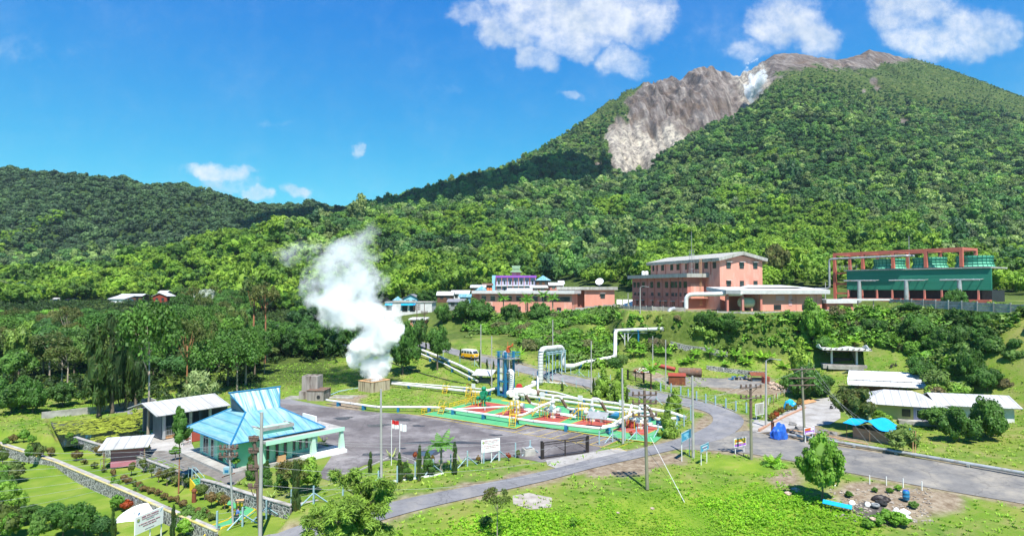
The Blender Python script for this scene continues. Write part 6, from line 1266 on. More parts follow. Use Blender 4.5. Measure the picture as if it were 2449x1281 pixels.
for lb_, px, py, top, y, ar in [('thin pole behind the yellow minibus', 1150, 880, 775, None, ()), ('thin pole just left of the blue tower', 1176, 925, 803, None, ()), ('thin pole on the bank beyond the pipe arch', 1322, 872, 764, None, ()),
                            ('thin pole beside the back road right of the arch', 1414, 938, 815, None, ()), ('thin pole with a small crossarm at the junk yard edge', 1561, 890, 803, None, (812, 818)), ('tall thin pole left of the rusty shed', 1592, 930, 812, None, ()),
                            ('dark pole with stacked crossarms in front of the flat white house', 997, 797, 722, 178, (730, 735, 740)), ('second crossarm pole right of the dark one by the white house', 1015, 797, 724, 180, (746, 750)), ('thin bare pole by the grove above the road', 1102, 777, 727, 195, ()),
                            ('thin lamp post by the solar panels', 1502, 727, 700, 180, ()), ('street light in front of the pink wing wall', 1531, 737, 687, 148, ()), ('thin lamp post in the hedge near the cooling tower', 1974, 742, 675, 165, ())]:
    g_ = gp(px, py) if y is None else Vector((ab(px, py)[0] * y, y, gz(ab(px, py)[0] * y, y)))
    pole(lb_, g_, top, px, (.13, .09), 'polecon' if 'dark' not in lb_ else 'polebrown', ar, .9, light='light' in lb_)
for k, px in enumerate((2183, 2189)): g_ = P(px, 1093, .4); pole(('left', 'right')[k] + ' one of two thin bamboo poles by the roadside pipe', g_, 1030, px + 1, (.05, .04), 'pale' if False else 'plank')
p = P(545, 1150, -.5); 
t = T('switch_box', 'small light blue metal box fixed beside the slim steel pole', 'box', (D(545, 1128, 63.5).x, 63.5, D(545, 1128, 63.5).z)); MB().bx(-.35, -.3, -.1, .35, .3, .5).obj('case', 'bluelt', t); MB().bx(-.2, -.33, .05, .2, -.3, .3).obj('door', 'blue', t); MB().tube([(-.6, 0, -.5), (.7, 0, -.1)], .05, 5).obj('bracket', 'rust', t)
def wire(a, b, sag=.6, r=.010):
    a, b = Vector(a), Vector(b); n = 14; pts = [a.lerp(b, i / n) - Vector((0, 0, sag * 4 * (i / n) * (1 - i / n))) for i in range(n + 1)]; return MB().tube(pts, r, 4, False)
WM = 'pipegrey'
def wires(lb_, prs, sag=.8, r=.011, group='overhead power lines'):
    for a, b in prs: tag(wire(a, b, sag, r).obj('power_line', WM), lb_, 'wire', group)
wires('thin overhead wire fanning from the left poles down over the garden terraces', [(pC[i % len(pC)], D(-60, 1075 + i * 26, 60)) for i in range(7)], .5)
wires('thin overhead wire strung across the front of the mint building toward the gate', [(pB[i * 3], D(1560, 960 + i * 26, 72)) for i in range(5)], 2.2, .010)
wires('overhead wire between the meadow pole and the pole by the yellow banner', [(pF[i], pH[i % len(pH)]) for i in (3, 7, 8)], .8, .014)
wires('overhead wire sloping down right from the long crossarms toward the tarpaulin stall', [(pJ[i], P(2060 + i * 9, 1075, .2)) for i in (3, 7, 11)] + [(pJ[2], pH[3])], .1, .010)
tag(MB().tube([P(1556, 1065, .8) + Vector((0, 0, 1.0)), P(1637, 1200, -.4)], .025, 5).obj('guy_wire', 'white'), 'white guy wire slanting down into the bright meadow', 'wire')

# ================================================================ FENCES, GATES, SIGNS
def fence(label, spots, h=1.7, w=.14, brace=(), mat='bluelt', strands=3, zf=None, name='post_fence', sw=.012):
    ps = [gp(x, y) for x, y in spots]; t = T(name, label, 'fence', tuple(ps[0]))
    for i, p in enumerate(ps):
        d = (ps[min(i + 1, len(ps) - 1)] - ps[max(i - 1, 0)]); d.z = 0; d.normalize(); q = MB().bx(p.x - w / 2, p.y - w / 2, p.z - .2, p.x + w / 2, p.y + w / 2, p.z + h)
        if i in brace:
            for s in (-1, 1): q.tube([p + Vector((0, 0, h * .62)), p + d * s * 1.3 + Vector((0, 0, -.05))], w * .48, 4)
        q.obj('post', mat, t, world=True)
    if strands:
        q = MB()
        for k in range(strands):
            z = h * (k + .7) / (strands + .2)
            for a, b in zip(ps[:-1], ps[1:]): q.tube([a + Vector((0, 0, z)), b + Vector((0, 0, z))], sw, 3, False)
        q.obj('strand', 'greymetal', t, world=True)
    return t
fence('braced concrete post and wire fence along the near road left of the gate', [(519, 1268), (580, 1258), (637, 1240), (697, 1214), (750, 1205), (820, 1184), (905, 1166), (950, 1153), (993, 1143), (1036, 1135), (1078, 1122), (1118, 1114), (1157, 1107), (1195, 1100), (1233, 1093), (1268, 1086)], brace=(1, 2, 4, 6, 9, 11, 13, 15))
fence('short braced fence between the black gate and the bend in the road', [(1433, 1062), (1465, 1056), (1495, 1053), (1522, 1051), (1548, 1048), (1574, 1044), (1598, 1032), (1619, 1026), (1636, 1019), (1652, 1005)], brace=(1, 3, 5, 7))
fence('long braced fence following the inner side of the back road', [(1652, 990), (1610, 972), (1570, 965), (1530, 957), (1490, 950), (1452, 944), (1415, 937), (1378, 928), (1345, 921), (1310, 914), (1275, 905), (1240, 898), (1205, 890), (1170, 882), (1135, 875), (1100, 866), (1060, 856)], 1.5, .1, brace=(2, 4, 6, 8, 10, 12, 14))
fence('row of stout light blue fence posts along the junk yard beside the bend', [(1580, 935), (1605, 937), (1628, 945), (1646, 951), (1666, 957), (1688, 964), (1711, 969), (1736, 976), (1760, 982), (1785, 986)], 1.6, .2, strands=2)
fence('fence of pale blue posts above the back road near the arch', [(1365, 895), (1385, 899), (1408, 903), (1432, 908), (1460, 914)], 1.5, .1, brace=(1, 3))
fence('thin white post fence at the edge of the rubbish plot', [(2080, 1157), (2120, 1160), (2160, 1165), (2205, 1172)], .9, .07, mat='white', strands=1)
def panelfence(label, pts, h=1.3, mat='concrete'):
    t = T('concrete_fence', label, 'fence', pts[0]); q = MB(); po = MB()
    for a, b in zip(pts[:-1], pts[1:]):
        a, b = Vector(a), Vector(b); d = b - a; n = max(1, int(d.length / 2.6)); an = math.atan2(d.y, d.x)
        for i in range(n):
            p = a.lerp(b, (i + .5) / n); l = math.hypot(d.x, d.y) / n
            for k in range(3): q.box((p.x, p.y, p.z + .2 + k * h / 3), (l - .15, .07, h / 3 - .06), an)
            po.box((*a.lerp(b, i / n)[:2], a.lerp(b, i / n).z + h / 2), (.2, .2, h + .25), an)
    q.obj('panel', mat, t, world=True); po.obj('post', 'fascia', t, world=True)
panelfence('mossy concrete panel fence along the bank edge below the power house', [D(1480, 742, 168), D(1560, 745, 152), D(1640, 748, 147)])
panelfence('concrete panel fence in front of the low pink hall', [D(1716, 757, 143), D(1800, 759, 143), D(1900, 757, 145), D(1990, 752, 150), D(2030, 748, 155)])
panelfence('concrete panel fence below the long office block', [D(1130, 760, 193), D(1230, 762, 190), D(1330, 757, 190), D(1400, 745, 190), D(1490, 738, 185)], 1.6)
panelfence('short concrete wall in front of the cooling tower', [D(2130, 732, 150), D(2180, 734, 143), D(2300, 740, 132), D(2460, 750, 120)], 1.8)
def barrow(name, label, pts, h, th, mat, cap=None, cat='wall', z=None):
    t = T(name, label, cat, tuple(pts[0])); q = MB(); c_ = MB()
    for a, b in zip(pts[:-1], pts[1:]):
        a, b = Vector(a), Vector(b); d = b - a; an = math.atan2(d.y, d.x); l = math.hypot(d.x, d.y); m_ = (a + b) / 2
        s_ = Vector((-math.sin(an), math.cos(an), 0)) * th / 2; e_ = Vector((math.cos(an), math.sin(an), 0)) * .02
        v = []
        for p in (a - e_, b + e_):
            for k in (-1, 1): v += [(p.x + s_.x * k, p.y + s_.y * k, p.z - h), (p.x + s_.x * k, p.y + s_.y * k, p.z)]
        q.add(v, [(0, 1, 3, 2), (4, 6, 7, 5), (0, 4, 5, 1), (2, 3, 7, 6), (1, 5, 7, 3), (0, 2, 6, 4)])
        if cap: w2 = s_ * 1.35; v = [(p.x + w2.x * k, p.y + w2.y * k, p.z + dz) for p in (a - e_, b + e_) for k in (-1, 1) for dz in (.0, .09)]; c_.add(v, [(0, 1, 3, 2), (4, 6, 7, 5), (0, 4, 5, 1), (2, 3, 7, 6), (1, 5, 7, 3), (0, 2, 6, 4)])
    q.obj('wall_face', mat, t, world=True)
    if cap: c_.obj('coping', cap, t, world=True)
    return t
barrow('stone_wall', 'upper retaining wall of dark stones with white mortar below the paved path', [P(x, y, .02) for x, y in [(180, 1045), (322, 1088), (380, 1109), (447, 1134)]], 1.6, .35, 'stonewall', 'pave')
barrow('stone_wall', 'tall dark-stone retaining wall right of the green stairs', [P(x, y, .05) for x, y in [(482, 1146), (520, 1155), (570, 1172), (620, 1187), (697, 1209)]], 1.8, .35, 'stonewall', 'pave')
barrow('stone_wall', 'low stone wall carrying the right end of the lawn', [P(x, y, -.1) for x, y in [(697, 1209), (730, 1202), (760, 1196)]], 1.2, .3, 'stonewall', 'pave')
barrow('stone_wall', 'lower garden wall of dark stones with a yellow coping', [P(x, y, -1.05) for x, y in [(-200, 1028), (0, 1063), (130, 1104), (263, 1160), (330, 1189), (400, 1221), (460, 1246), (519, 1271)]], 1.5, .16, 'stonewall', 'edging')
barrow('stone_wall', 'white topped kerb edging the lower terrace', [P(x, y, -1.0) for x, y in [(-200, 1023), (0, 1057), (130, 1097), (263, 1152), (330, 1181), (400, 1213), (460, 1239), (519, 1263)]], .3, .45, 'pave')
barrow('pond_wall', 'low weathered concrete wall behind the lily pond', [P(x, y, .9) for x, y in [(100, 985), (263, 968), (357, 950), (372, 955)]], 1.4, .2, 'concrete')
barrow('kerb_wall', 'grey stone edging wall beyond the lawn of the long brown house', [gp(x, y, .7) for x, y in [(2060, 898), (2120, 903), (2190, 912), (2300, 925)]], 1.0, .3, 'stonewall', 'concrete')
barrow('kerb_wall', 'dark stone wall along the back of the junk yard', [gp(x, y, .9) for x, y in [(1690, 883), (1740, 890), (1790, 896), (1830, 899)]], 1.2, .3, 'stonewall')
barrow('kerb_wall', 'stone terrace wall curving across the bank', [gp(x, y, .9) for x, y in [(1604, 826), (1640, 835), (1700, 843), (1740, 852)]], 1.4, .3, 'stonewall', 'concrete')
barrow('road_kerb', 'white kerb along the outer side of the back road', [gp(x, y, .12) for x, y in [(1110, 837), (1180, 854), (1260, 872), (1360, 893), (1470, 916), (1590, 938), (1700, 962), (1760, 985)]], .3, .15, 'pave')
barrow('road_kerb', 'low white kerb behind the cypress row', [P(x, y, .15) for x, y in [(930, 1150), (1000, 1140), (1060, 1130)]], .3, .15, 'white')
barrow('garden_kerb', 'curved white kerb round the lawn corner by the flagpoles', [P(x, y, .15) for x, y in [(780, 1140), (860, 1122), (930, 1092), (960, 1090), (990, 1100), (1010, 1118)]], .3, .12, 'pave')
# black sliding gates
def gate(label, a, b, h, group=None):
    a, b = Vector(a), Vector(b); d = b - a; l = math.hypot(d.x, d.y); t = T('sliding_gate', label, 'gate', tuple(a), math.atan2(d.y, d.x)); dz = d.z
    q = MB()
    for x in (0, l / 2, l): q.bx(x - .06, -.05, .05, x + .06, .05, h)
    q.bx(0, -.04, .1, l, .04, .2).bx(0, -.04, h - .1, l, .04, h).bx(0, -.04, h * .82, l, .04, h * .86)
    for s in (0, 1): x0 = s * l / 2; q.tube([(x0, 0, h * .35 if s == 0 else h * .5), (x0 + l / 4, 0, h * .75), (x0 + l / 2, 0, h * .3)], .03, 4)
    q.obj('frame', 'black', t); q = MB(); n = int(l / .16); [q.cyl((i * l / n, 0, .15), (i * l / n, 0, h - .05), .016, n=4) for i in range(n)]; q.obj('bars', 'black', t)
    for x in (-.35, l + .1): q = MB(); q.bx(x, -.12, 0, x + .25, .12, h + .15).obj('gate_post', 'black', t)
gate('black sliding gate with diagonal braces at the road entrance', P(1300, 1097, 0), P(1402, 1083, 0), 1.95); gate('dark barred gate at the junk yard entrance', gp(1503, 908), gp(1538, 922), 1.9)
def text(txt, size, mat, parent, x, y, z, bold=False):
    c_ = bpy.data.curves.new('lettering', 'FONT'); c_.body = txt; c_.size = size; c_.align_x = 'CENTER'; c_.align_y = 'CENTER'; c_.extrude = .006
    o = bpy.data.objects.new('tmp', c_); COL.objects.link(o); dg = bpy.context.evaluated_depsgraph_get(); me = bpy.data.meshes.new_from_object(o.evaluated_get(dg)); bpy.data.objects.remove(o)
    me.materials.clear(); me.materials.append(M[mat]); q = link('lettering', me, parent); q.rotation_euler = (math.pi / 2, 0, 0); q.location = (x, y, z); return q
M['inkred'] = pm('inkred', (.36, .06, .12), rough=.6); M['inkgrey'] = pm('inkgrey', (.22, .2, .24), rough=.6); M['emblem'] = pm('emblem', (.35, .42, .12), rough=.6); M['signblue'] = pm('signblue', (.03, .25, .44), (.05, .32, .5), 1.5, .5, c3=(.25, .45, .55), s3=1.2)
def whitesign(label, p, rz, w, h, z0, lines_):
    t = T('information_sign', label, 'sign', tuple(p), rz); bd = MB().bx(0, -.04, z0, w, .04, z0 + h).obj('board', 'dish', t)
    for x in (.06, w * .55, w - .12): MB().bx(x, .05, -.4, x + .08, .13, z0 + h * .9).obj('post', 'white', t)
    for s, sz, m_, fx, fz in lines_: text(s, sz * h, m_, bd, w * fx, -.055, z0 + h * fz)
    MB().lathe((w * .1, -.05, z0 + h * .78), [(h * .11, -.012), (h * .11, .0)], 5, 'Y').obj('emblem', 'inkgrey', bd); MB().lathe((w * .1, -.065, z0 + h * .78), [(h * .08, -.012), (h * .08, .0)], 5, 'Y').obj('emblem', 'emblem', bd)
    MB().add([(w * .88, -.05, z0 + h * .78), (w * .9, -.05, z0 + h * .76), (w * .95, -.05, z0 + h * .92), (w * .93, -.05, z0 + h * .92)], [(0, 1, 2, 3)]).obj('logo', 'signblue', bd)
LN = [('OBJEK VITAL NASIONAL', .11, 'inkred', .52, .86), ('BIDANG ENERGI DAN SUMBER DAYA MINERAL', .055, 'inkred', .52, .74), ('KEPUTUSAN MENTERI ENERGI', .04, 'inkgrey', .52, .64), ('PT. PERTAMINA GEOTHERMAL ENERGY', .085, 'inkred', .5, .47), ('KANTOR AREA SIBAYAK', .085, 'inkred', .5, .34), ('DILARANG MASUK TANPA IZIN', .045, 'inkgrey', .5, .12)]
p = P(1151, 1108, 0); whitesign('white information board on posts behind the road fence near the palm', (p.x, p.y, 0), R(28), 2.35, 1.45, 1.2, LN)
a_ = D(322, 1281, 54); b_ = D(393, 1264, 57.0); whitesign('white information board with red lettering in front of the big dish', (a_.x, a_.y, a_.z - 1.2), math.atan2((b_ - a_).y, (b_ - a_).x), (b_ - a_).length * .93, 1.5, 1.25, LN)
dd = D(326, 1243, 60); t = T('large_dish', 'huge white satellite dish facing up among the garden plants', 'satellite dish', (dd.x, dd.y, -2.3), R(-10)); q = dishm(2.15, .5, 32); q.v = [tuple(Matrix.Rotation(R(-62), 3, 'X') @ Vector(x) + Vector((0, 0, dd.z + 2.3))) for x in q.v]; q.obj('reflector', 'dish', t, smooth=True)
MB().cyl((0, .2, 0), (0, .2, dd.z + 2.1), .14, n=8).obj('mast', 'greymetal', t); MB().cyl((-.3, 0, dd.z + 2.3), (-.3, .3, dd.z + 3.8), .04, n=5).cyl((-.3, .3, dd.z + 3.8), (-.3, .28, dd.z + 4.1), .1, n=8).obj('feed_horn', 'greymetal', t)
def roadsign(label, tl, tr, bl, Y0, Y1, pyb, mat, extra, h=None, legs=2, name='road_sign'):
    a, b = D(*tl, Y0), D(*tr, Y1); d = b - a; w = math.hypot(d.x, d.y); h = (a - D(*bl, Y0)).z; g0 = gz(a.x, a.y); t = T(name, label, 'sign', (a.x, a.y, g0), math.atan2(d.y, d.x)); z1 = a.z - g0; z0 = z1 - h
    bd = MB().bx(0, -.03, z0, w, .03, z1).obj('board', mat, t); q = MB(); e = .06
    q.bx(-e, -.05, z0 - e, 0, .05, z1 + e).bx(w, -.05, z0 - e, w + e, .05, z1 + e).bx(0, -.05, z1, w, .05, z1 + e).bx(0, -.05, z0 - e, w, .05, z0); q.obj('frame', 'bluelt' if mat == 'signblue' else 'white', t)
    for x in ((.25, w - .25) if legs == 2 else (.2, w * .5, w - .2)): MB().bx(x, .06, -.4, x + .08, .14, z0 + .3).obj('post', 'white', t)
    for x0, zz0, x1, zz1, m_ in extra: MB().bx(w * x0, -.05, z0 + h * zz0, w * x1, -.031, z0 + h * zz1).obj('lettering', m_, bd)
    return t
roadsign('large light blue metal sign on posts beside the road bend', (1630, 1037), (1652, 1044), (1632, 1056), 72.5, 75, 1095, 'signblue', [(.2, .7, .6, .76, 'skyblue'), (.25, .55, .75, .62, 'skyblue'), (.3, .42, .6, .48, 'skyblue'), (.5, .1, .62, .4, 'skyblue')])
roadsign('small blue sign leaning behind the concrete pole', (1676, 1066), (1694, 1072), (1676, 1080), 71, 72.5, 1105, 'signblue', [(.15, .62, .85, .72, 'white'), (.2, .4, .8, .48, 'inkred'), (.3, .12, .8, .22, 'white')])
roadsign('small yellow and purple banner on a white frame beside the olive pole', (1756, 1050), (1783, 1055), (1757, 1068), 75.5, 76.5, 1090, 'yellow', [(.0, 0, 1, .3, 'purple'), (.1, .6, .5, .8, 'orange'), (.1, .4, .7, .52, 'white'), (.6, .1, .8, .22, 'white')])
roadsign('purple and white banner on a white frame beside the drain stones', (1924, 1024), (1947, 1029), (1924, 1038), 80, 81, 1052, 'purple', [(0, .55, .6, .95, 'orange'), (.1, .1, .9, .25, 'white'), (.62, .5, .95, .9, 'white')])
roadsign('white framed noticeboard standing left of the flower bed', (1807, 966), (1826, 970), (1807, 992), 94, 95, 1000, 'fascia', [])
for i, (px, lb_, col) in enumerate(((936, 'flagpole flying a red and white flag', 'flagred'), (956, 'flagpole flying a plain white flag', 'white'))):
    p = P(px, 1112 if i == 0 else 1080, 0); t = T('flagpole', lb_, 'flagpole', tuple(p)); hh = zat(1003 if i == 0 else 1012, p.y) - p.z; MB().cyl((0, 0, 0), (0, 0, hh), .045, .03, 6).obj('pole', 'white', t)
    def flag(z0, z1, m_):
        q = MB(); n = 10; v = [(.05 + .75 * k / n, .12 * math.sin(k * .9), (z0 if s == 0 else z1) - .12 * k / n) for s in (0, 1) for k in range(n + 1)]; v += [(x, y + .015, z) for x, y, z in v]; L = n + 1
        f = [(k, k + 1, L + k + 1, L + k) for k in range(n)] + [(2 * L + k, 3 * L + k, 3 * L + k + 1, 2 * L + k + 1) for k in range(n)]; q.add(v, f); q.obj('flag', m_, t)
    if i == 0: flag(hh - .5, hh - .05, 'flagred'); flag(hh - .95, hh - .5, 'white')
    else: flag(hh - .9, hh - .05, 'white')
# ================================================================ TREES ONE CAN TELL APART
def cm(name, seed, mat, **k): return crownmesh(name, seed, mat, **k)
V = {}
V['broad'] = [cm('crown', 200 + i, 'midgreen', nc=36, nl=105, size=.08, form='round', cr=(.15, .28)) for i in range(3)]
V['wood'] = [cm('crown', 210 + i, ('dkgreen', 'midgreen', 'olive', 'bush')[i], nc=26, nl=110, size=.09, form=('round', 'umbrella', 'round', 'round')[i], cr=(.2, .34)) for i in range(4)]
V['sparse'] = [cm('crown', 220 + i, 'olive', nc=20, nl=90, size=.075, form='umbrella', cr=(.14, .26), core=False) for i in range(2)]
V['silver'] = [cm('crown', 225, 'midgreen', nc=26, nl=130, size=.08, form='umbrella', core=False, cr=(.22, .34))]
V['casuarina'] = [cm('crown', 230 + i, 'cypress', nc=30, nl=60, size=.11, form='tall', asp=2.5, droop=.8, cr=(.16, .26)) for i in range(2)]
V['grove'] = [cm('crown', 240 + i, ('midgreen', 'dkgreen', 'bush')[i], nc=26, nl=130, size=.085, form='fountain', asp=2, droop=.6, cr=(.2, .34)) for i in range(3)]
V['shade'] = [cm('crown', 250, 'olive', nc=44, nl=90, size=.075, form='round', cr=(.18, .28))]
V['leafy'] = [cm('crown', 255, 'bush', nc=44, nl=80, size=.085, form='round', squash=.95, cr=(.12, .24), core=True)]
V['conifer'] = [cm('crown', 260 + i, ('pine', 'midgreen')[i], nc=26, nl=55, size=.1, form='cone', asp=2.2, cr=(.2, .3)) for i in range(2)]
V['cyp'] = [cm('crown', 265 + i, 'cypress', nc=22, nl=50, size=.1, form='tall', asp=1.6, cr=(.3, .42), coresub=1) for i in range(2)]
V['pale'] = [cm('crown', 270, 'pale', nc=26, nl=60, size=.12, form='round', droop=.7, asp=2.2, squash=1.0)]
V['ball'] = [cm('crown', 275 + i, 'hedge', nc=12, nl=50, size=.14, form='round', squash=.75, cr=(.3, .4)) for i in range(2)]
V['red'] = [cm('crown', 280, 'redleaf', nc=12, nl=45, size=.2, form='round', cr=(.25, .38))]
V['gball'] = [cm('crown', 282, 'olive', nc=12, nl=50, size=.16, form='round', cr=(.28, .38))]
V['whitish'] = [cm('crown', 285, 'whiteflower', nc=16, nl=60, size=.13, form='umbrella', cr=(.18, .28))]
TM = {}
def tree(name, label, base, h, r, kind, bark='bark', clear=.35, cat='tree', group=None, tr=None, v=None, lean=0, pxw=None, sq=1.0):
    base = Vector(base); arr = V[kind]; i = rnd.randrange(len(arr)) if v is None else v; me, c = arr[i]
    t = T(name, label, cat, tuple(base), rnd.uniform(0, 6.28), group); zc = h * clear; hc = h - zc; top = {'tall': 1.9, 'casuarina': 1.95, 'cyp': 2.0, 'conifer': 2.0, 'umbrella': 1.2}.get(kind, 1.28)
    if kind in ('grove',): top = 1.55
    if kind in ('sparse', 'silver', 'whitish'): top = 1.25
    cr = link('crown', me, t); cr.location = (lean, lean * .4, zc); cr.scale = (r / .98, r / .98, hc / top)
    tr = tr or max(.05, h * .018); tips = [(q[0] * r * .8 + lean, q[1] * r * .8, zc + q[2] * hc / top) for q in c[:7]] if kind not in ('cyp', 'casuarina', 'ball', 'gball') else []
    link('trunk', trunkmesh('trunk', zc + hc * (.25 if kind not in ('conifer',) else .6), tr, tips, bark, lean, rnd.randrange(999)), t); return t
def at(px, py, z=None): return gp(px, py) if z is None else P(px, py, z)
def mh_(py0, py1, base): return (py0 - py1) / F * base.y       # metres between two rows at that depth
# left wood (each tree its own, crowns scattered between the lane and the hill)
X, Y = scatter(118, 268, 7.0, -.12, -.92); Z = Zg(X, Y); px, py = topx(X, Y, Z)
m_ = (py < 966) & (py > 735) & (px > -80) & (px < 845) & ~((px > 640) & (py > 868)) & ~((px > 600) & (py > 915)) & (sdf(POND, X, Y) > 4) & ~((px > 585) & (px < 715) & (Y > 225) & (Y < 264)) & ~((px > 330) & (px < 392) & (Y > 155) & (Y < 173))
X, Y, Z, px = X[m_], Y[m_], Z[m_], px[m_]; print('left wood', len(X))
def cap(p_, y, z):
    t = 600
    if p_ < 425: t = 742
    if 585 < p_ < 720 and y < 262: t = 768
    if 335 < p_ < 392 and y < 172: t = 836
    return ((H - z) - (t - 687) * y / F) * (1 if t == 600 else rnd.choice((.6, .75, .9, 1.0, 1.15)))
us_ = scatter(112, 300, 2.0, -.12, -.92); uz = Zg(*us_); up_ = topx(us_[0], us_[1], uz); k_ = (up_[1] < 962) & (up_[0] < 830) & (up_[0] > -100) & (sdf(POND, us_[0], us_[1]) > 3) & ~((up_[0] > 620) & (up_[1] > 868)) & ~((up_[0] > 540) & (up_[1] > 925)) & (fbm(us_[0] / 9, us_[1] / 9, 71, 3) > -.25)
M['under'] = leafm('under', [(.03, .06, .014), (.05, .09, .018), (.022, .045, .012)], gain=1.3); UK = kit2('under_kit', [leafy('under', 90 + i, 'under', 44, 1.0, .26) for i in range(3)])
instancer('undergrowth', UK, np.stack([us_[0], us_[1], uz], 1)[k_], rg.uniform(.8, 2.2, k_.sum()), rg.uniform(0, 6.28, k_.sum()), rg.integers(0, 3, k_.sum()), 'dark undergrowth beneath the trees of the left wood')
for x, y, z, p_ in zip(X, Y, Z, px):
    hc_ = cap(p_, y, z)
    if hc_ < 3.2: continue
    if p_ > 640 or (p_ > 560 and rnd.random() < .5): tree('grove_tree', 'dark feathery tree of the grove behind the steam vent', (x, y, z), min(hc_, rnd.uniform(6.5, 9.5)), rnd.uniform(3.4, 4.8), 'grove', clear=.12, group='dark grove behind the steam')
    else:
        s = rnd.random()
        if s < .62: tree('wood_tree', 'dense green tree of the wood behind the pond and the grey shed', (x, y, z), min(hc_, rnd.uniform(7, 11.5)), rnd.uniform(3.2, 4.8), 'wood', clear=.25, group='trees of the left wood')
        elif s < .82: tree('wood_tree', 'silvery green flat-crowned tree in the left wood', (x, y, z), min(hc_, rnd.uniform(9, 12)), rnd.uniform(3.4, 4.8), 'silver', 'barkpale', clear=.4, group='flat-crowned trees of the left wood')
        else: tree('wood_tree', 'thin open-crowned tree with a bare stem in the left wood', (x, y, z), min(hc_, rnd.uniform(10, 14)), rnd.uniform(2.8, 4.0), 'sparse', 'barkpale', clear=.5, group='thin trees of the left wood')
for i, (px, py, top, r, lb) in enumerate([(268, 985, 735, 2.6, 'leftmost tall dark casuarina column at the photo edge'), (301, 978, 728, 2.2, 'second tall dark casuarina column from the left'), (236, 990, 760, 2.8, 'dark casuarina beyond the left photo edge'), (325, 975, 800, 2.0, 'shorter dark casuarina beside the slim pale trunk')]):
    b = at(px, py, 0); tree('casuarina', lb, b, mh_(py, top, b), r, 'casuarina', clear=.08)
def tall(label, px, py, top, ctop, r, bark, kind='sparse', z=None, tr=.16, Y=None):
    b = at(px, py, z) if Y is None else Vector((ab(px, py)[0] * Y, Y, gz(ab(px, py)[0] * Y, Y))); hh = mh_(py, top, b); return tree('tall_tree', label, b, hh, r, kind, bark, clear=1 - (ctop - top) / (py - top), tr=tr)
tall('tall slender pale-trunked tree beside the lily pond', 354, 1038, 720, 880, 4.2, 'barkpale', 'silver', 0)
tall('tall tree with a rusty red trunk and thin brown crown, left of a pair', 607, 850, 652, 735, 4.0, 'barkred', tr=.3); tall('tall red-trunked tree with a sparse crown, right of a pair', 633, 868, 668, 740, 3.8, 'barkred', tr=.24)
tall('slim brown-trunked tree behind the cream bush', 446, 950, 760, 850, 3.4, 'barkred', z=.3); tall('brown-trunked tree behind the open shed', 486, 925, 745, 850, 3.6, 'barkred', z=.5)
tree('variegated_tree', 'cream-leaved weeping bush tree behind the open shed', at(480, 980, .1), 5.2, 2.8, 'pale', clear=.12)
tree('flowering_tree', 'white-flowering broad tree up in the left wood', Vector((ab(492, 700)[0] * 225, 225, gz(ab(492, 700)[0] * 225, 225))), 12.5, 5, 'whitish', 'barkpale', clear=.5)
b = at(962, 896); tree('dense_tree', 'rounded dense green tree right of the steam column', b, mh_(896, 765, b), 4.1, 'broad', clear=.12); b = at(1046, 884); tree('slim_tree', 'slender green tree standing over the hill pipes', b, mh_(884, 775, b), 3.0, 'broad', clear=.3)
b = at(1000, 850); tree('slim_tree', 'narrow tree between the dark pole and the road end', b, mh_(850, 760, b), 2.8, 'broad', clear=.25)
b = at(915, 850); tree('dense_tree', 'dark tree half hidden behind the steam', b, 9, 4, 'broad', clear=.2)
# yard and lawn trees
b = P(427, 1180, -1.2); tree('garden_tree', 'slim-stemmed tree with a tiered red-tinged crown before the open shed', b, mh_(1180, 972, b), 1.25, 'conifer', 'barkred', clear=.62, v=1, tr=.07)
b = P(419, 1100, 0); tree('bonsai_tree', 'small rounded blue-green tree on the paved path', b, 1.5, .85, 'leafy', clear=.4)
b = P(563, 1126, 0); tree('bonsai_tree', 'small cloud-pruned tree at the corner of the mint building', b, 1.4, .6, 'leafy', clear=.55)
for px, py, top, r, lb in [(601, 1146, 1083, .8, 'pointed green conifer by the mint entrance wall'), (637, 1162, 1100, .8, 'green conifer right of the leaning pole'), (671, 1168, 1116, .75, 'small rounded conifer on the lawn'), (970, 1147, 1104, .85, 'plump round-topped conifer beside a cypress'), (1022, 1137, 1078, .85, 'pointed pale conifer beside the palm')]:
    b = P(px, py, 0); tree('lawn_conifer', lb, b, mh_(py, top, b), r, 'conifer', clear=.14, v=1)
for px, py, top, r, z, lb in [(707, 1228, 1098, .52, -.6, 'thick cypress column at the end of the stone wall'), (885, 1130, 1076, .32, 0, 'short cypress spire left of the red flag'), (957, 1152, 1078, .42, 0, 'cypress column with a reddish tip'), (1002, 1150, 1062, .34, 0, 'tall thin cypress spire left of the palm'), (1088, 1135, 1050, .36, 0, 'tall cypress spire right of the palm'),
                             (413, 1300, 1203, .3, -2.3, 'cypress spire in front of the lower garden wall'), (271, 1310, 1213, .3, -2.3, 'cypress spire at the bottom left photo corner')]:
    b = P(px, py, z); tree('cypress', lb, b, mh_(py, top, b), r, 'cyp', clear=.04)
for i, (px, py) in enumerate([(1004, 839), (1101, 857), (1019, 835), (1147, 872), (1165, 886), (1222, 896), (1345, 935), (1420, 946), (1463, 950), (1180, 893), (1500, 962), (1600, 985)]):
    b = gp(px, py); tree('cypress', 'thin young cypress beside the back road fence', b, rnd.uniform(1.6, 3.6), .3, 'cyp', clear=.05, group='young cypresses along the back road')
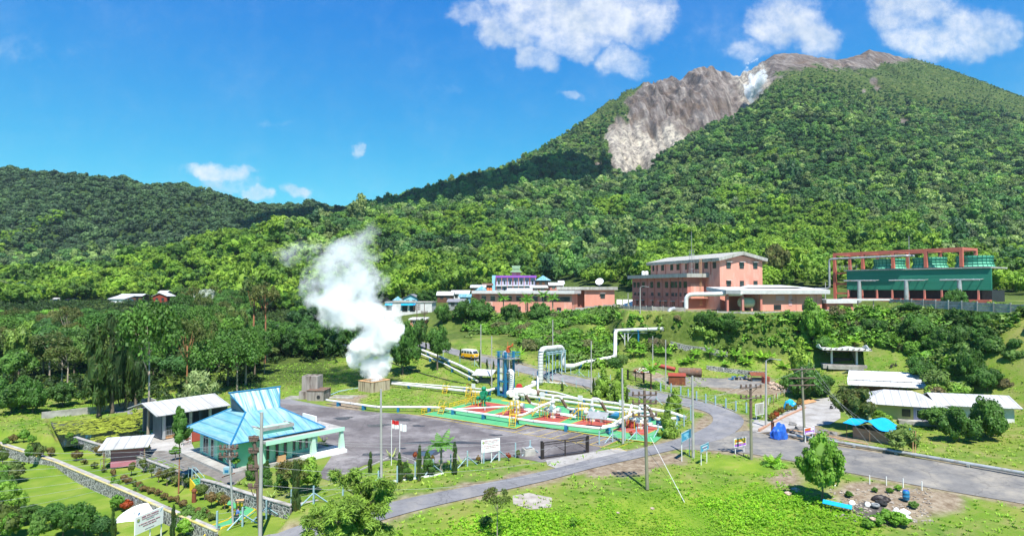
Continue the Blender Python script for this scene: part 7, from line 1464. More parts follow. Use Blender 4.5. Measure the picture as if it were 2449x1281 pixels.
for px, py, top, r, lb, k in [(1443, 948, 872, 2.1, 'loose olive conifer left of a pair by the back road', 'conifer'), (1481, 958, 876, 2.2, 'olive conifer right of the pair by the back road', 'conifer'), (1613, 984, 925, 1.7, 'rounded bright conifer in the road bend', 'conifer'), (1597, 1044, 968, 1.6, 'dark conifer at the right corner of the green pad', 'conifer'),
                            (1915, 912, 800, 3.2, 'tall bright green conifer left of the gazebo', 'conifer'), (1925, 955, 868, 3.4, 'broad bluish tree behind the crossarm pole', 'broad'), (1965, 948, 890, 2.6, 'yellow-green tree left of the long brown house', 'broad'), (1893, 935, 895, 2.2, 'low dense tree behind the clothes line', 'broad')]:
    b = gp(px, py); tree('yard_tree', lb, b, mh_(py, top, b), r, k, clear=.06, v=0)
b = at(1945, 822); tree('round_tree', 'big glossy dark green round tree on the bank under the annex', b, mh_(822, 722, b), 3.8, 'leafy', clear=.05)
b = P(2043, 1022, .6); tree('shade_tree', 'round brownish-green shade tree beside the concrete yard', b, mh_(1022, 918, b), 3.3, 'shade', clear=.22, tr=.2)
b = P(1966, 1196, -.3); tree('roadside_tree', 'bushy light green tree over the rubbish plot', b, mh_(1196, 1052, b), 2.5, 'leafy', clear=.1)
b = P(1189, 1290, -.9); tree('sapling', 'small tree with a thin bare stem and umbrella crown in the front meadow', b, mh_(1290, 1158, b), 1.35, 'sparse', 'barkpale', clear=.55, tr=.05); b = P(1163, 1262, -.8); tree('sapling', 'low bluish-leaved bush beside the umbrella sapling', b, 1.0, .75, 'broad', clear=.3)
b = P(1371, 1262, -.8); tree('sapling', 'tiny seedling tree in the front meadow', b, .9, .45, 'leafy', clear=.4)
Yt = 240; b = Vector((ab(1855, 620)[0] * Yt, Yt, gz(ab(1855, 620)[0] * Yt, Yt))); tree('round_tree', 'large dark round tree behind the power house', b, H + ab(0, 572)[1] * Yt - b.z, 5.4, 'shade', clear=.25); 
for px, py, top, r, lb, k in [(700, 1185, 1095, 2.1, 'loose yellowish tree at the right front of the mint building', 'sparse'), (735, 1178, 1100, 1.8, 'low leafy tree beside the lawn wall', 'leafy'), (1148, 770, 712, 4.4, 'rounded tree below the left end of the long office', 'broad'), (1222, 770, 722, 3.6, 'rounded tree below the middle of the long office', 'broad'), (1292, 770, 722, 4.2, 'rounded tree below the right end of the long office', 'broad'), (1105, 770, 715, 4.0, 'tree left of the office hedge', 'broad'), (1440, 735, 705, 4.5, 'hedge tree in front of the office wing', 'broad'),
                            (1058, 775, 725, 3.0, 'spreading tree in front of the flat white house', 'broad'), (1020, 730, 692, 4.5, 'dark spreading tree among the village roofs', 'broad'), (885, 790, 725, 4.5, 'green tree behind the steam at the village edge', 'broad'), (1690, 790, 740, 3.2, 'bright bushy tree below the pink stair', 'broad'), (1735, 800, 748, 3.6, 'round bush tree below the concrete fence', 'broad'),
                            (2170, 745, 722, 3, 'bush at the foot of the cooling tower', 'broad'), (2160, 1085, 1020, 2.2, 'bush beside the bamboo poles', 'leafy'), (2110, 1030, 985, 1.8, 'loose bush behind the tarpaulin stall', 'leafy'), (2200, 905, 850, 2.4, 'bush right of the gazebo lawn', 'broad')]:
    b = gp(px, py); tree('leafy_tree' if k != 'sparse' else 'open_tree', lb, b, mh_(py, top, b), r, k, clear=.1 if k != 'sparse' else .35)
for i in range(26):    # growth to the right of the photo edge and round the houses
    px, py = rnd.choice([(rnd.uniform(2190, 2449), rnd.uniform(745, 850)), (rnd.uniform(2230, 2449), rnd.uniform(880, 1060)), (rnd.uniform(-60, 250), rnd.uniform(955, 1010))]); b = gp(px, py)
    if sdf(POND, b.x, b.y) > 2: tree('edge_tree', 'mid green bushy tree at the outer side of the view', b, rnd.uniform(3, 6), rnd.uniform(2, 3.4), 'broad', clear=.1, group='bushy trees at the sides')
for i in range(34):
    px, py = rnd.uniform(-20, 255), rnd.uniform(1085, 1300); b = P(px, py, -2.3)
    if sdf(GARD2, b.x, b.y) < -1 and i < 24: tree('edge_tree', 'garden tree below the lower wall left of the photo edge', b, rnd.uniform(1.6, 3.6), rnd.uniform(.9, 1.7), ('leafy', 'broad', 'wood', 'gball')[i % 4], clear=.15, group='bushy trees at the sides')
    else: b = P(px, rnd.uniform(1050, 1110), -1.2); tree('edge_tree', 'garden shrub above the lower wall left of the photo edge', b, rnd.uniform(.9, 1.8), rnd.uniform(.5, 1.0), ('gball', 'ball', 'leafy')[i % 3], clear=.15, group='bushy trees at the sides')
# palms, tree ferns, agaves
def fronds(n, L, W, arch, mat, seed, name, segs=7, up=.5, lobes=True):
    rg_ = random.Random(seed); v = []; f = []
    for i in range(n):
        a = 2 * math.pi * i / n + rg_.uniform(-.2, .2); l = L * rg_.uniform(.8, 1.1); e = up * rg_.uniform(.6, 1.3); d = Vector((math.cos(a), math.sin(a), 0)); s = Vector((-d.y, d.x, 0)); pp_ = [d * (l * t) + Vector((0, 0, l * (e * t - arch * t * t))) for t in [k / segs for k in range(segs + 1)]]
        for k in range(segs):
            for sd_ in (-1, 1):
                t = (k + .5) / segs; w = W * math.sin(math.pi * (.12 + .86 * t)) ; p0, p1 = pp_[k], pp_[k].lerp(pp_[k + 1], .75 if lobes else 1); q = s * sd_ * w + Vector((0, 0, -w * .35)) + d * w * .35; b = len(v); v += [p0, p1, p1 + q, p0 + q]; f += [(b, b + 1, b + 2, b + 3)]
    return rawmesh(name, [tuple(q) for q in v], f, M[mat])
def palm(label, base, h, L, name='palm_tree', cat='palm', group=None, mat='palm', W=.35, tr=.12, n=11, arch=.75):
    t = T(name, label, cat, tuple(base), rnd.uniform(0, 6), group); MB().tube([(0, 0, -.2), (0, 0, h * .5), (0, 0, h)], [tr * 1.4, tr, tr * .85], 8).obj('trunk', 'barkpale' if name == 'palm_tree' else 'brownwood', t, smooth=True)
    o = link('crown', fronds(n, L, W, arch, mat, rnd.randrange(999), 'crown'), t); o.location = (0, 0, h); o2 = link('crown', fronds(n - 4, L * .8, W, arch * .5, mat, rnd.randrange(999), 'crown', up=1.1), t); o2.location = (0, 0, h); return t
palm('young palm with a smooth grey trunk at the front of the asphalt lot', P(1055, 1128, 0), 2.9, 1.9, W=.42, tr=.13)
for px, py, Y_, lb in ((1262, 752, 188, 'palm in front of the middle of the long office'), (1204, 752, 189, 'low palm below the office windows'), (1300, 752, 188, 'palm near the right end of the office'), (1322, 752, 187, 'leaning palm beside the office entrance'), (1258, 762, 186, 'small palm at the office forecourt')):
    b = Vector((ab(px, py)[0] * Y_, Y_, gz(ab(px, py)[0] * Y_, Y_))); palm(lb, b, rnd.uniform(4, 6), 2.6, W=.5, tr=.18)
palm('large tree fern beside the junk yard gate', gp(1557, 930), 3.4, 2.9, 'tree_fern', 'tree fern', None, 'fern', .5, .13, 12, .55); palm('light green fern in the meadow by the yellow banner', P(1848, 1118, -.2), .5, 1.7, 'tree_fern', 'tree fern', None, 'fern', .35, .07, 12, .55)
palm('bright fern rising behind the blue tower', gp(1240, 868), 1.8, 2.2, 'tree_fern', 'tree fern', None, 'fern', .4, .1, 10, .4)
for i in range(34):
    px, py = rnd.choice([(rnd.uniform(1380, 1600), rnd.uniform(822, 868)), (rnd.uniform(1600, 1880), rnd.uniform(856, 885)), (rnd.uniform(1880, 2060), rnd.uniform(780, 850))]); palm('bright green fern growing on the bank', gp(px, py), rnd.uniform(.5, 1.6), rnd.uniform(1.2, 2.1), 'bank_fern', 'fern', 'ferns on the bank', 'fern', .36, .08, 9, .5)
AG = fronds(22, .75, .07, .25, 'agave', 5, 'leaves', 3, 1.3, False)
for px, py, s, lb in [(1104, 1112, 1.15, 'spiky variegated agave beside a cypress spire'), (938, 1094, 1.0, 'spiky agave by the flagpoles'), (649, 1190, .7, 'small agave on the stone wall lawn'), (591, 1162, .6, 'leftmost small agave on the lawn'), (573, 1158, .5, 'tiny agave next to the steps lawn'), (772, 1062, .8, 'agave at the porch corner'), (1187, 1052, .01, '')]:
    if not lb: continue
    t = T('agave', lb, 'agave', tuple(P(px, py, .0)), rnd.uniform(0, 6)); o = link('leaves', AG, t); o.scale = (s,) * 3
# garden balls and shrubs (pixel spots read off the terraces)
def Z7(x, y): return 260 + x * .2193, 1000 + y * .2193
proto = None
for i, (x, y) in enumerate([(55, 630), (170, 690), (215, 712), (283, 742), (338, 765), (392, 795), (465, 820), (533, 845), (600, 888), (680, 908), (750, 932), (812, 975), (980, 1050), (1040, 1075), (1128, 1108), (-60, 590), (-160, 545), (-260, 500)]):
    q = Z7(x, y); tree('clipped_bush', 'small clipped brown-green ball bush in the garden row', P(*q, -1.2), rnd.uniform(.7, .95), rnd.uniform(.38, .5), 'ball', clear=.15, cat='bush', group='clipped ball bushes on the terrace')
for i, (x, y) in enumerate([(380, 595), (245, 625), (470, 650), (545, 700), (635, 735), (690, 700), (740, 740), (975, 840), (1045, 890), (1120, 980), (1190, 945), (840, 760), (1265, 990)]):
    q = Z7(x, y); tree('garden_shrub', 'round garden shrub on a short stem on the upper terrace', P(*q, -1.2), rnd.uniform(1.2, 1.9), rnd.uniform(.5, .75), 'gball' if i % 3 else 'ball', clear=.35, cat='bush', group='stemmed shrubs on the upper terrace')
for x, y, lb in [(310, 490, 'red-leaved shrub at the top of the stone wall'), (200, 1010, 'red-leaved shrub behind the big dish'), (640, 1090, 'orange-leaved shrub under the lower wall, left'), (755, 1150, 'orange-leaved shrub under the lower wall, right'), (270, 920, 'russet shrub near the photo edge')]:
    q = Z7(x, y); tree('red_shrub', lb, P(*q, -1.25 if y < 700 else -2.25), 1.2, .75, 'red', clear=.1, cat='bush')
for x, y in [(60, 830), (850, 1190), (950, 1250), (820, 1280), (1020, 1210), (330, 890), (100, 1000)]:
    q = Z7(x, y); tree('garden_shrub', 'leafy green shrub below the lower garden wall', P(*q, -2.3), rnd.uniform(1.3, 2.0), rnd.uniform(.8, 1.3), 'leafy', clear=.08, cat='bush', group='green shrubs below the lower wall')
for px, py, lb in [(993, 1100, 'orange croton left of the cypress spire'), (1034, 1108, 'tiny dark red bush near the palm'), (1144, 1108, 'brown-red ball bush left of the information board'), (1216, 1102, 'small rusty bush on the verge'), (1238, 1094, 'small yellow-green ball tree beside the concrete block'), (1510, 1048, 'red bush at the edge of the green pad')]:
    tree('small_bush', lb, P(px, py, 0), 1.0, .36, 'red' if 'yellow' not in lb else 'gball', clear=.3, cat='bush')
for i in range(12):
    t_ = i / 11; tree('croton', 'red and green croton plant in the roadside flower bed', P(1838 + 75 * t_ + rnd.uniform(-6, 6), 1008 - 38 * t_ + rnd.uniform(-5, 4), .4), rnd.uniform(.8, 1.3), rnd.uniform(.4, .65), 'red' if i % 3 else 'gball', clear=.1, cat='bush', group='crotons in the flower bed')
# big foreground pine built limb by limb
pb = Vector((D(872, 1200, 46.5).x, 46.5, -1.6)); pt_ = T('foreground_pine', 'wide spreading yellow-green pine in the near foreground', 'tree', tuple(pb)); rgp = np.random.default_rng(8); q = MB(); cen = []
def limb(a, b, r): q.tube([a, a.lerp(b, .5) + Vector((0, 0, .25)), b], [r, r * .7, r * .35], 6)
q.tube([(0, 0, -.3), (.1, 0, 2), (-.3, .2, 4.2), (-.5, .3, 6.2)], [.22, .19, .14, .06], 8)
for i in range(34):
    a = rgp.uniform(0, 6.28); zt = rgp.uniform(.9, 6.9); R_ = 3.9 * math.sqrt(max(.05, 1 - ((zt - 3.6) / 4.0) ** 2)) * rgp.uniform(.55, 1.0); tip = Vector((math.cos(a) * R_ - .1, math.sin(a) * R_ * .8, zt)); st_ = Vector((-.1, .1, max(1.0, min(5.5, zt - 1.3 * rgp.uniform(.4, 1))))); limb(st_, tip, .07); cen.append(tip)
    for k in range(3): m2_ = st_.lerp(tip, rgp.uniform(.45, .95)) + Vector(rgp.normal(size=3)) * .45; cen.append(m2_)
for i in range(14): a = rgp.uniform(0, 6.28); cen.append(Vector((math.cos(a) * rgp.uniform(2.5, 4.2) - .6, -1 + rgp.uniform(-.8, .8), rgp.uniform(-.2, 1.3))))
q.obj('trunk', 'bark', pt_, smooth=True); cen = np.array([tuple(c) for c in cen]) * 1.08; v, f = leaves(rgp, cen, np.full(len(cen), .46), 360, .125, 4.2, .9, 0, 1.0, (.15, 1.15)); link('crown', rawmesh('crown', v.tolist(), f, M['pine']), pt_)

# ================================================================ STEPS, GARDEN PATHS, RAILS
sa = P(456, 1144, 0); d_ = Vector((.55, .83, 0)); st = T('garden_stairs', 'green painted garden steps with yellow edges between the stone walls', 'stairs', (sa.x, sa.y, 0), math.atan2(d_.y, d_.x)); w_ = 1.35
for i in range(8): MB().bx(0, -.28 * (i + 1), -2.1, w_, -.28 * i, -.15 * (i + 1)).obj('step', 'padgreen', st)
q = MB()
for x in (-.1, w_ + .01): q.add([(x, 0, .05), (x + .09, 0, .05), (x + .09, -2.3, -1.2), (x, -2.3, -1.2), (x, 0, -2), (x + .09, 0, -2), (x + .09, -2.3, -2), (x, -2.3, -2)], [(0, 1, 2, 3), (4, 7, 6, 5), (0, 3, 7, 4), (1, 5, 6, 2), (0, 4, 5, 1), (3, 2, 6, 7)])
q.obj('side_wall', 'yellow', st)
q = MB(); [q.tube([(x, .6, 1.0), (x, 0, 1.0), (x, -1.6, .3)], .03, 5) for x in (.1, .55)]; [q.cyl((x, y, z), (x, y, z + 1.1), .03, n=4) for x in (.1, .55) for y, z in ((.6, 0), (0, 0), (-1.6, -.8))]; q.obj('handrail', 'bluelt', st)
e0 = st.location; e_ = Vector((e0.x, e0.y, 0)) + Matrix.Rotation(st.rotation_euler.z, 3, 'Z') @ Vector((w_ / 2, -3.0, 0))
gA = [P(497, 1176, -1.2), P(540, 1189, -1.2), P(580, 1205, -1.2), P(612, 1219, -1.2), P(575, 1248, -1.2), P(530, 1285, -2.0), P(500, 1310, -2.2)]; gB = [P(492, 1188, -1.2), P(530, 1203, -1.2), P(555, 1216, -1.2), P(568, 1226, -1.2), P(545, 1244, -1.2), P(505, 1280, -2.0), P(475, 1300, -2.2)]
ribbon('garden_path', gA, gB, 'padgreen', .06, .5, 3, px=False)
for nm, L_2 in (('outer', gA), ('inner', gB)): barrow('path_edging', f'yellow painted edging on the {nm} side of the green garden path', [Vector((p.x, p.y, gz(p.x, p.y) + .13)) for p in L_2], .3, .12, 'yellow')
def rail(label, pts, h=.95, n=7, mat='greymetal', r=.03):
    ps = [Vector(p) for p in pts]; t = T('railing', label, 'railing', tuple(ps[0])); q = MB()
    for zz in (h, h * .55):
        for a, b in zip(ps[:-1], ps[1:]): q.tube([a + Vector((0, 0, zz)), b + Vector((0, 0, zz))], r, 5)
    for a, b in zip(ps[:-1], ps[1:]):
        for k in range(n): p = a.lerp(b, k / n); q.cyl(p, p + Vector((0, 0, h)), r, n=4)
    q.obj('rails', mat, t, world=True)
rail('pale metal railing beside the pink hut', [P(240, 1118, -.9), P(290, 1100, -.4), P(320, 1072, 0), P(345, 1058, 0)], n=4)
rail('pale railing along the top of the upper retaining wall', [P(335, 1092, .1), P(390, 1110, .1), P(440, 1130, .1)], .6, 4)
p = P(328, 1082, 0); t = T('yellow_block', 'yellow and white gate block at the top of the left path', 'block', tuple(p), .4); MB().bx(0, 0, 0, 1.4, .7, .45).obj('base', 'pave', t); MB().bx(.1, .05, .45, 1.3, .65, .7).obj('top', 'yellow', t)
p = P(1256, 1092, 0); t = T('concrete_block', 'grey concrete junction box by the road fence', 'block', tuple(p), .5); MB().add([(0, 0, -.1), (1.5, 0, -.1), (1.5, 1.1, -.1), (0, 1.1, -.1), (.1, .1, .75), (1.4, .1, .75), (1.4, 1, .9), (.1, 1, .9)], [(3, 2, 1, 0), (4, 5, 6, 7), (0, 1, 5, 4), (1, 2, 6, 5), (2, 3, 7, 6), (3, 0, 4, 7)]).obj('box', 'concrete', t); MB().bx(.3, .25, .86, 1.2, .85, .93).obj('lid', 'pipegrey', t)

# ================================================================ VEHICLES AND BITS
v0, v1 = gp(1104, 853), gp(1141, 862); an = math.atan2((v1 - v0).y, (v1 - v0).x); vb = gp(1124, 857, .09)
vn_ = T('minibus', 'yellow and white minibus driving along the back road', 'minibus', tuple(vb), an)
prof = [(-2.1, .35), (2.15, .35), (2.2, .9), (1.95, 1.15), (1.5, 1.75), (1.2, 1.95), (-1.95, 1.95), (-2.1, 1.7)]
def body(pr, w, name, mat, par):
    n = len(pr); q = MB(); q.add([(x, -w, z) for x, z in pr] + [(x, w, z) for x, z in pr], [tuple(range(n)), tuple(range(2 * n - 1, n - 1, -1))] + [(i, n + i, n + (i + 1) % n, (i + 1) % n) for i in range(n)]); return q.obj(name, mat, par)
body([(-2.1, .35), (2.15, .35), (2.2, .9), (1.98, 1.1), (-2.12, 1.1)], .82, 'body', 'vanyellow', vn_); body([(-2.11, 1.1), (1.97, 1.1), (1.5, 1.78), (1.2, 1.98), (-1.95, 1.98), (-2.1, 1.75)], .79, 'cabin', 'white', vn_)
for s in (-1, 1):
    for x0, x1 in ((-1.9, -1.3), (-1.1, -.3), (-.1, .5)): MB().bx(x0, s * .80 - .02, 1.2, x1, s * .80 + .02, 1.65).obj('side_window', 'glass', vn_)
    MB().add([(.75, s * .82, 1.2), (1.65, s * .82, 1.2), (1.35, s * .82, 1.65), (.75, s * .82, 1.65), (.75, s * .78, 1.2), (1.65, s * .78, 1.2), (1.35, s * .78, 1.65), (.75, s * .78, 1.65)], [(0, 1, 2, 3), (7, 6, 5, 4), (0, 4, 5, 1), (1, 5, 6, 2), (2, 6, 7, 3), (3, 7, 4, 0)]).obj('front_door_window', 'glass', vn_)
    for x in (-1.35, 1.4):
        w_ = MB().lathe((x, s * .74, .32), [(.2, -.1), (.32, -.09), (.32, .09), (.2, .1)], 14, 'Y').obj('wheel', 'tyre', vn_); MB().lathe((x, s * .85, .32), [(.17, -.02), (.17, .01)], 10, 'Y').obj('rim', 'pipegrey', w_)
    MB().box((2.2, s * .6, .72), (.06, .26, .18)).obj('headlight', 'white', vn_)
MB().add([(1.98, -.72, 1.13), (1.98, .72, 1.13), (1.54, .68, 1.76), (1.54, -.68, 1.76), (1.93, -.72, 1.13), (1.93, .72, 1.13), (1.5, .68, 1.76), (1.5, -.68, 1.76)], [(0, 1, 2, 3), (7, 6, 5, 4), (0, 4, 5, 1), (1, 5, 6, 2), (2, 6, 7, 3), (3, 7, 4, 0)]).obj('windscreen', 'glass', vn_); MB().bx(2.14, -.8, .3, 2.26, .8, .46).obj('bumper', 'greymetal', vn_)
def moto(label, p, rz, col):
    t = T('motorbike', label, 'motorbike', tuple(p), rz)
    for x in (-.6, .6): w_ = MB().lathe((x, 0, .29), [(.2, -.05), (.29, -.04), (.29, .04), (.2, .05)], 14, 'Y').obj('wheel', 'tyre', t)
    MB().tube([(-.6, 0, .3), (-.2, 0, .55), (.35, 0, .45), (.5, 0, .75), (.42, 0, 1.0)], [.06, .13, .12, .07, .05], 8).tube([(.6, 0, .3), (.42, 0, .95)], .04, 6).obj('body', col, t); MB().box((-.35, 0, .78), (.75, .24, .1)).obj('seat', 'black', t); MB().tube([(.38, -.32, 1.02), (.45, 0, 1.0), (.38, .32, 1.02)], .025, 5).obj('handlebar', 'greymetal', t)
moto('dark motorbike parked on the grass right of the gazebo', gp(2138, 878), .2, 'black'); moto('silver and black motorbike at the edge of the concrete yard', P(1997, 977, .4), .1, 'pipegrey')
p = gp(1600, 920); t = T('rusty_shed', 'small orange rusted sheet metal shed with a red roof', 'shed', tuple(p), R(-10)); MB().bx(0, 0, -.2, 3.1, 2.1, 1.75).obj('wall', 'rust', t); MB().slab([(-.15, -.15, 1.75), (3.25, -.15, 1.75), (3.25, 1.0, 2.25), (-.15, 1.0, 2.25)], .06).slab([(-.15, 2.25, 1.75), (3.25, 2.25, 1.75), (3.25, 1.0, 2.25), (-.15, 1.0, 2.25)], .06).obj('roof', 'rustroof', t); MB().bx(3.1, .4, 0, 3.14, 1.5, 1.6).obj('door', 'rustdull', t)
p = gp(1650, 899); t = T('rusty_tank', 'large brown rusted cylinder lying behind the metal shed', 'tank', (p.x, p.y, p.z + .85), R(-14)); MB().lathe((0, 0, 0), [(.1, -2.3), (.88, -2.25), (.9, -1), (.87, -.95), (.9, 0), (.87, .05), (.9, 1.2), (.88, 2.25), (.1, 2.3)], 20, 'X').obj('shell', 'rustdull', t, smooth=True); MB().lathe((2.32, 0, 0), [(.84, -.04), (.84, .02)], 20, 'X').obj('end_cap', 'rust', t)
for a, b, lb in (((1548, 878), (1575, 880), 'short rusty red pipe on the scrap bank'), ((1568, 877), (1615, 888), 'long rusty red pipe on the scrap bank')):
    p, r_ = gp(*a, .5), gp(*b, .5); t = T('rusty_pipe', lb, 'pipe', tuple(p)); q = MB(); q.tube([p, r_], .42, 12, False); q.tube([r_, p], .37, 12, False); q.obj('pipe', 'rustroof' if False else 'padred', t, world=True, smooth=True)
p = gp(1538, 890); t = T('scrap_heap', 'tangle of white and rusty scrap steel', 'scrap', tuple(p)); q = MB(); rg3 = random.Random(4)
for i in range(16): a = Vector((rg3.uniform(-1.6, 1.6), rg3.uniform(-1, 1), rg3.uniform(0, .4))); q.tube([a, a + Vector((rg3.uniform(-1.3, 1.3), rg3.uniform(-.6, .6), rg3.uniform(.1, .9)))], .06, 4)
q.obj('bars', 'white', t); q = MB(); [q.box((rg3.uniform(-2, 2), rg3.uniform(-1, 1), rg3.uniform(0, .5)), (.8, .6, .05), rg3.uniform(0, 3), rg3.uniform(-.6, .6)) for i in range(12)]; q.obj('sheets', 'rust', t)
p = gp(1796, 912); t = T('scrap_shelter', 'low shelter with a rusty red-brown roof over junk', 'shelter', tuple(p), R(-6)); MB().slab([(0, -.2, 1.2), (2.9, -.2, 1.2), (2.9, 1.2, 1.75), (0, 1.2, 1.75)], .06).slab([(0, 2.4, 1.2), (2.9, 2.4, 1.2), (2.9, 1.2, 1.75), (0, 1.2, 1.75)], .06).obj('roof', 'rust', t); [MB().cyl((x, y, -.2), (x, y, 1.25), .05, n=5).obj('post', 'wood', t) for x in (.15, 2.7) for y in (0, 2.2)]; MB().bx(.4, .3, 0, 2.4, 1.8, .6).obj('bench', 'metaldark', t)
p = gp(1828, 917); t = T('red_cabinet', 'dull red metal cabinet beside the scrap shelter', 'cabinet', tuple(p), .2); MB().bx(0, 0, -.1, 1.2, .9, 1.3).obj('case', 'padred', t); MB().bx(.1, -.03, 0, 1.1, 0, 1.2).obj('door', 'rust', t)
p = gp(1765, 908); t = T('engine_scrap', 'heap of blue and grey engine scrap', 'scrap', tuple(p)); 
for k, (m2_, n_) in enumerate((('blue', 'casings'), ('greymetal', 'blocks'), ('dark', 'parts'))): q = MB(); [q.box((rg3.uniform(-1.4, 2), rg3.uniform(-.6, .8), rg3.uniform(.1, .7)), (rg3.uniform(.2, .6), .4, rg3.uniform(.2, .6)), rg3.uniform(0, 3), rg3.uniform(-.4, .4)) for i in range(9)]; q.obj(n_, m2_, t)
def rockmesh(seed, mat='rock'):
    rg_ = np.random.default_rng(seed); iv, jf = ICO2; v = iv * (1 + .22 * rg_.normal(size=(len(iv), 1))) * np.array([1, .8, .6]); return rawmesh('rock', v.tolist(), jf, M[mat])
RK = [rockmesh(i) for i in range(3)]; RB = [rockmesh(7 + i, 'rubble') for i in range(3)]
for i in range(26):
    t_ = rnd.random(); x, y = 1885 + 110 * t_, 1022 + 22 * t_ + rnd.uniform(-8, 12); p = P(x, y, .35); o = link('boulder', RK[i % 3]); o.location = tuple(p); s = rnd.uniform(.25, .8); o.scale = (s,) * 3; o.rotation_euler = (0, 0, rnd.uniform(0, 6)); tag(o, 'grey boulder in the stony ditch beside the concrete yard', 'rock', 'boulders in the ditch')
for i in range(70):
    t_ = rnd.random(); x, y = 1838 + 62 * t_, 917 + 14 * t_ + rnd.choice((0, 9)) + rnd.uniform(-2, 2); p = gp(x, y, .15); o = link('rubble_stone', RB[i % 3]); o.location = tuple(p); s = rnd.uniform(.22, .42); o.scale = (s,) * 3; o.rotation_euler = (rnd.uniform(0, 3), 0, rnd.uniform(0, 6)); tag(o, 'pale stone in the long rubble rows behind the clothes line', 'stone', 'rubble rows at the junk yard')
for px, py, s in ((1689, 1110, .35), (1560, 1215, .2), (1885, 1180, .4), (1655, 1123, .22), (1478, 1225, .15), (1903, 1172, .5), (2087, 1240, .3), (1520, 1095, .2), (2010, 1148, .4)): o = link('field_stone', RB[0]); o.location = tuple(P(px, py, -.2)); o.scale = (s,) * 3; tag(o, 'pale stone lying loose in the meadow', 'stone', 'loose stones in the meadow')
# clothes line
a, b = P(1822, 985, .4), P(1898, 938, .5); t = T('clothes_line', 'washing line full of white, pink and blue clothes', 'clothes line', tuple(a)); q = MB(); q.tube([a + Vector((0, 0, 1.6)), b + Vector((0, 0, 1.6))], .02, 4); [q.cyl(a.lerp(b, k / 3), a.lerp(b, k / 3) + Vector((0, 0, 1.7)), .05, n=5) for k in range(4)]; q.obj('line', 'wood', t, world=True)
M['magenta'] = pm('magenta', (.5, .03, .22)); d_ = (b - a).normalized()
for k in range(22):
    t0 = (k + .3) / 22; p = a.lerp(b, t0) + Vector((0, 0, 1.58)); w_ = rnd.uniform(.25, .5); hh = rnd.uniform(.5, 1.1); s_ = d_ * w_ / 2; n_ = Vector((-d_.y, d_.x, 0)) * .08
    MB().add([p - s_, p + s_, p + s_ - Vector((0, 0, hh)) + n_, p - s_ - Vector((0, 0, hh)) + n_ * .3, p - s_ + n_ * .3, p + s_ + n_ * .3, p + s_ - Vector((0, 0, hh)) + n_ * 1.3, p - s_ - Vector((0, 0, hh)) + n_ * .6], [(0, 1, 2, 3), (7, 6, 5, 4), (0, 4, 5, 1), (1, 5, 6, 2), (2, 6, 7, 3), (3, 7, 4, 0)]).obj('garment', ('cloth', 'white', 'magenta', 'cloth', 'white', 'tarpdeep', 'dark')[k % 7], t, world=True)
fb = [P(1822, 1022, .35), P(1833, 1008, .35), P(1905, 953, .5), P(1925, 958, .5)]
barrow('brick_edging', 'brown brick edging along the flower bed', [P(1815, 1025, .55), P(1880, 992, .6), P(1925, 972, .65), P(1912, 957, .65)], .5, .25, 'brick')
def heap(name, label, cat, c, r, h, mat, seed):
    rg_ = np.random.default_rng(seed); iv, jf = ico(3); v = iv * np.array([r[0], r[1], h]); v[:, 2] = np.maximum(v[:, 2], -.05); n_ = 1 + .3 * np.array([fbm(p[0] * 2.2 + 9, p[1] * 2.2 + p[2] * 3, seed, 3) for p in v])[:, None]; v = v * n_; o = link(name, rawmesh(name, v.tolist(), jf, M[mat])); o.location = c; return tag(o, label, cat)
heap('tarp_bundle', 'crumpled bright blue tarpaulin bundle at the end of the flower bed', 'tarpaulin', tuple(P(1889, 975, .5)), (1.0, .9), 1.5, 'tarp', 2); heap('tarp_heap', 'deep blue tarpaulin draped over a heap at the junction', 'tarpaulin', tuple(P(1864, 1046, .3)), (1.1, 1.0), 1.9, 'tarpdeep', 3)
drape('ash_ground', [(2045, 1205), (2075, 1198), (2110, 1208), (2120, 1222), (2085, 1240), (2060, 1238), (2040, 1222)], 'ash', .03); heap('dark_rubbish', 'black heap of rubbish beside the tyres', 'heap', tuple(P(2108, 1196, -.3)), (.9, .6), .6, 'black', 5)
p = P(1848, 1040, .3); t = T('red_post', 'rusty red stump post beside the blue tarpaulin heap', 'post', tuple(p)); MB().cyl((0, 0, 0), (0, 0, 1.7), .2, n=10).obj('post', 'rust', t); MB().cyl((0, 0, 1.7), (0, 0, 1.78), .23, n=10).obj('cap', 'rustdull', t)
p = P(1922, 967, .45); t = T('plank_stack', 'stack of fresh orange-brown planks on the concrete yard', 'planks', tuple(p), R(38))
for k in range(8): MB().bx(0, .16 * k, .02 + .1 * (k % 3), 4.4 - .15 * k, .16 * k + .14, .16 + .1 * (k % 3)).obj('plank', 'plank', t)
pipeline('roadside_pipeline', 'long pale pipe running beside the side road below the brick stall', [P(1886, 1046, .3) + Vector((0, 0, .4)), P(1990, 1062, .3) + Vector((0, 0, .4)), P(2100, 1080, .3) + Vector((0, 0, .4)), P(2190, 1095, .4) + Vector((0, 0, .4)), P(2460, 1142, .6) + Vector((0, 0, .4))], .19, 'pipegrey', 'concrete')
t = T('handrail_pipe', 'thin cream pipe on stakes above the stony ditch', 'pipe', tuple(P(1850, 1032, .3))); q = MB(); pp_ = [P(1850, 1032, .3), P(1950, 1047, .3), P(2040, 1066, .3), P(2075, 1073, .3)]; q.tube([p + Vector((0, 0, .6)) for p in pp_], .06, 5); [q.cyl(p, p + Vector((0, 0, .6)), .04, n=4) for p in pp_]; q.obj('rail', 'plank', t, world=True)
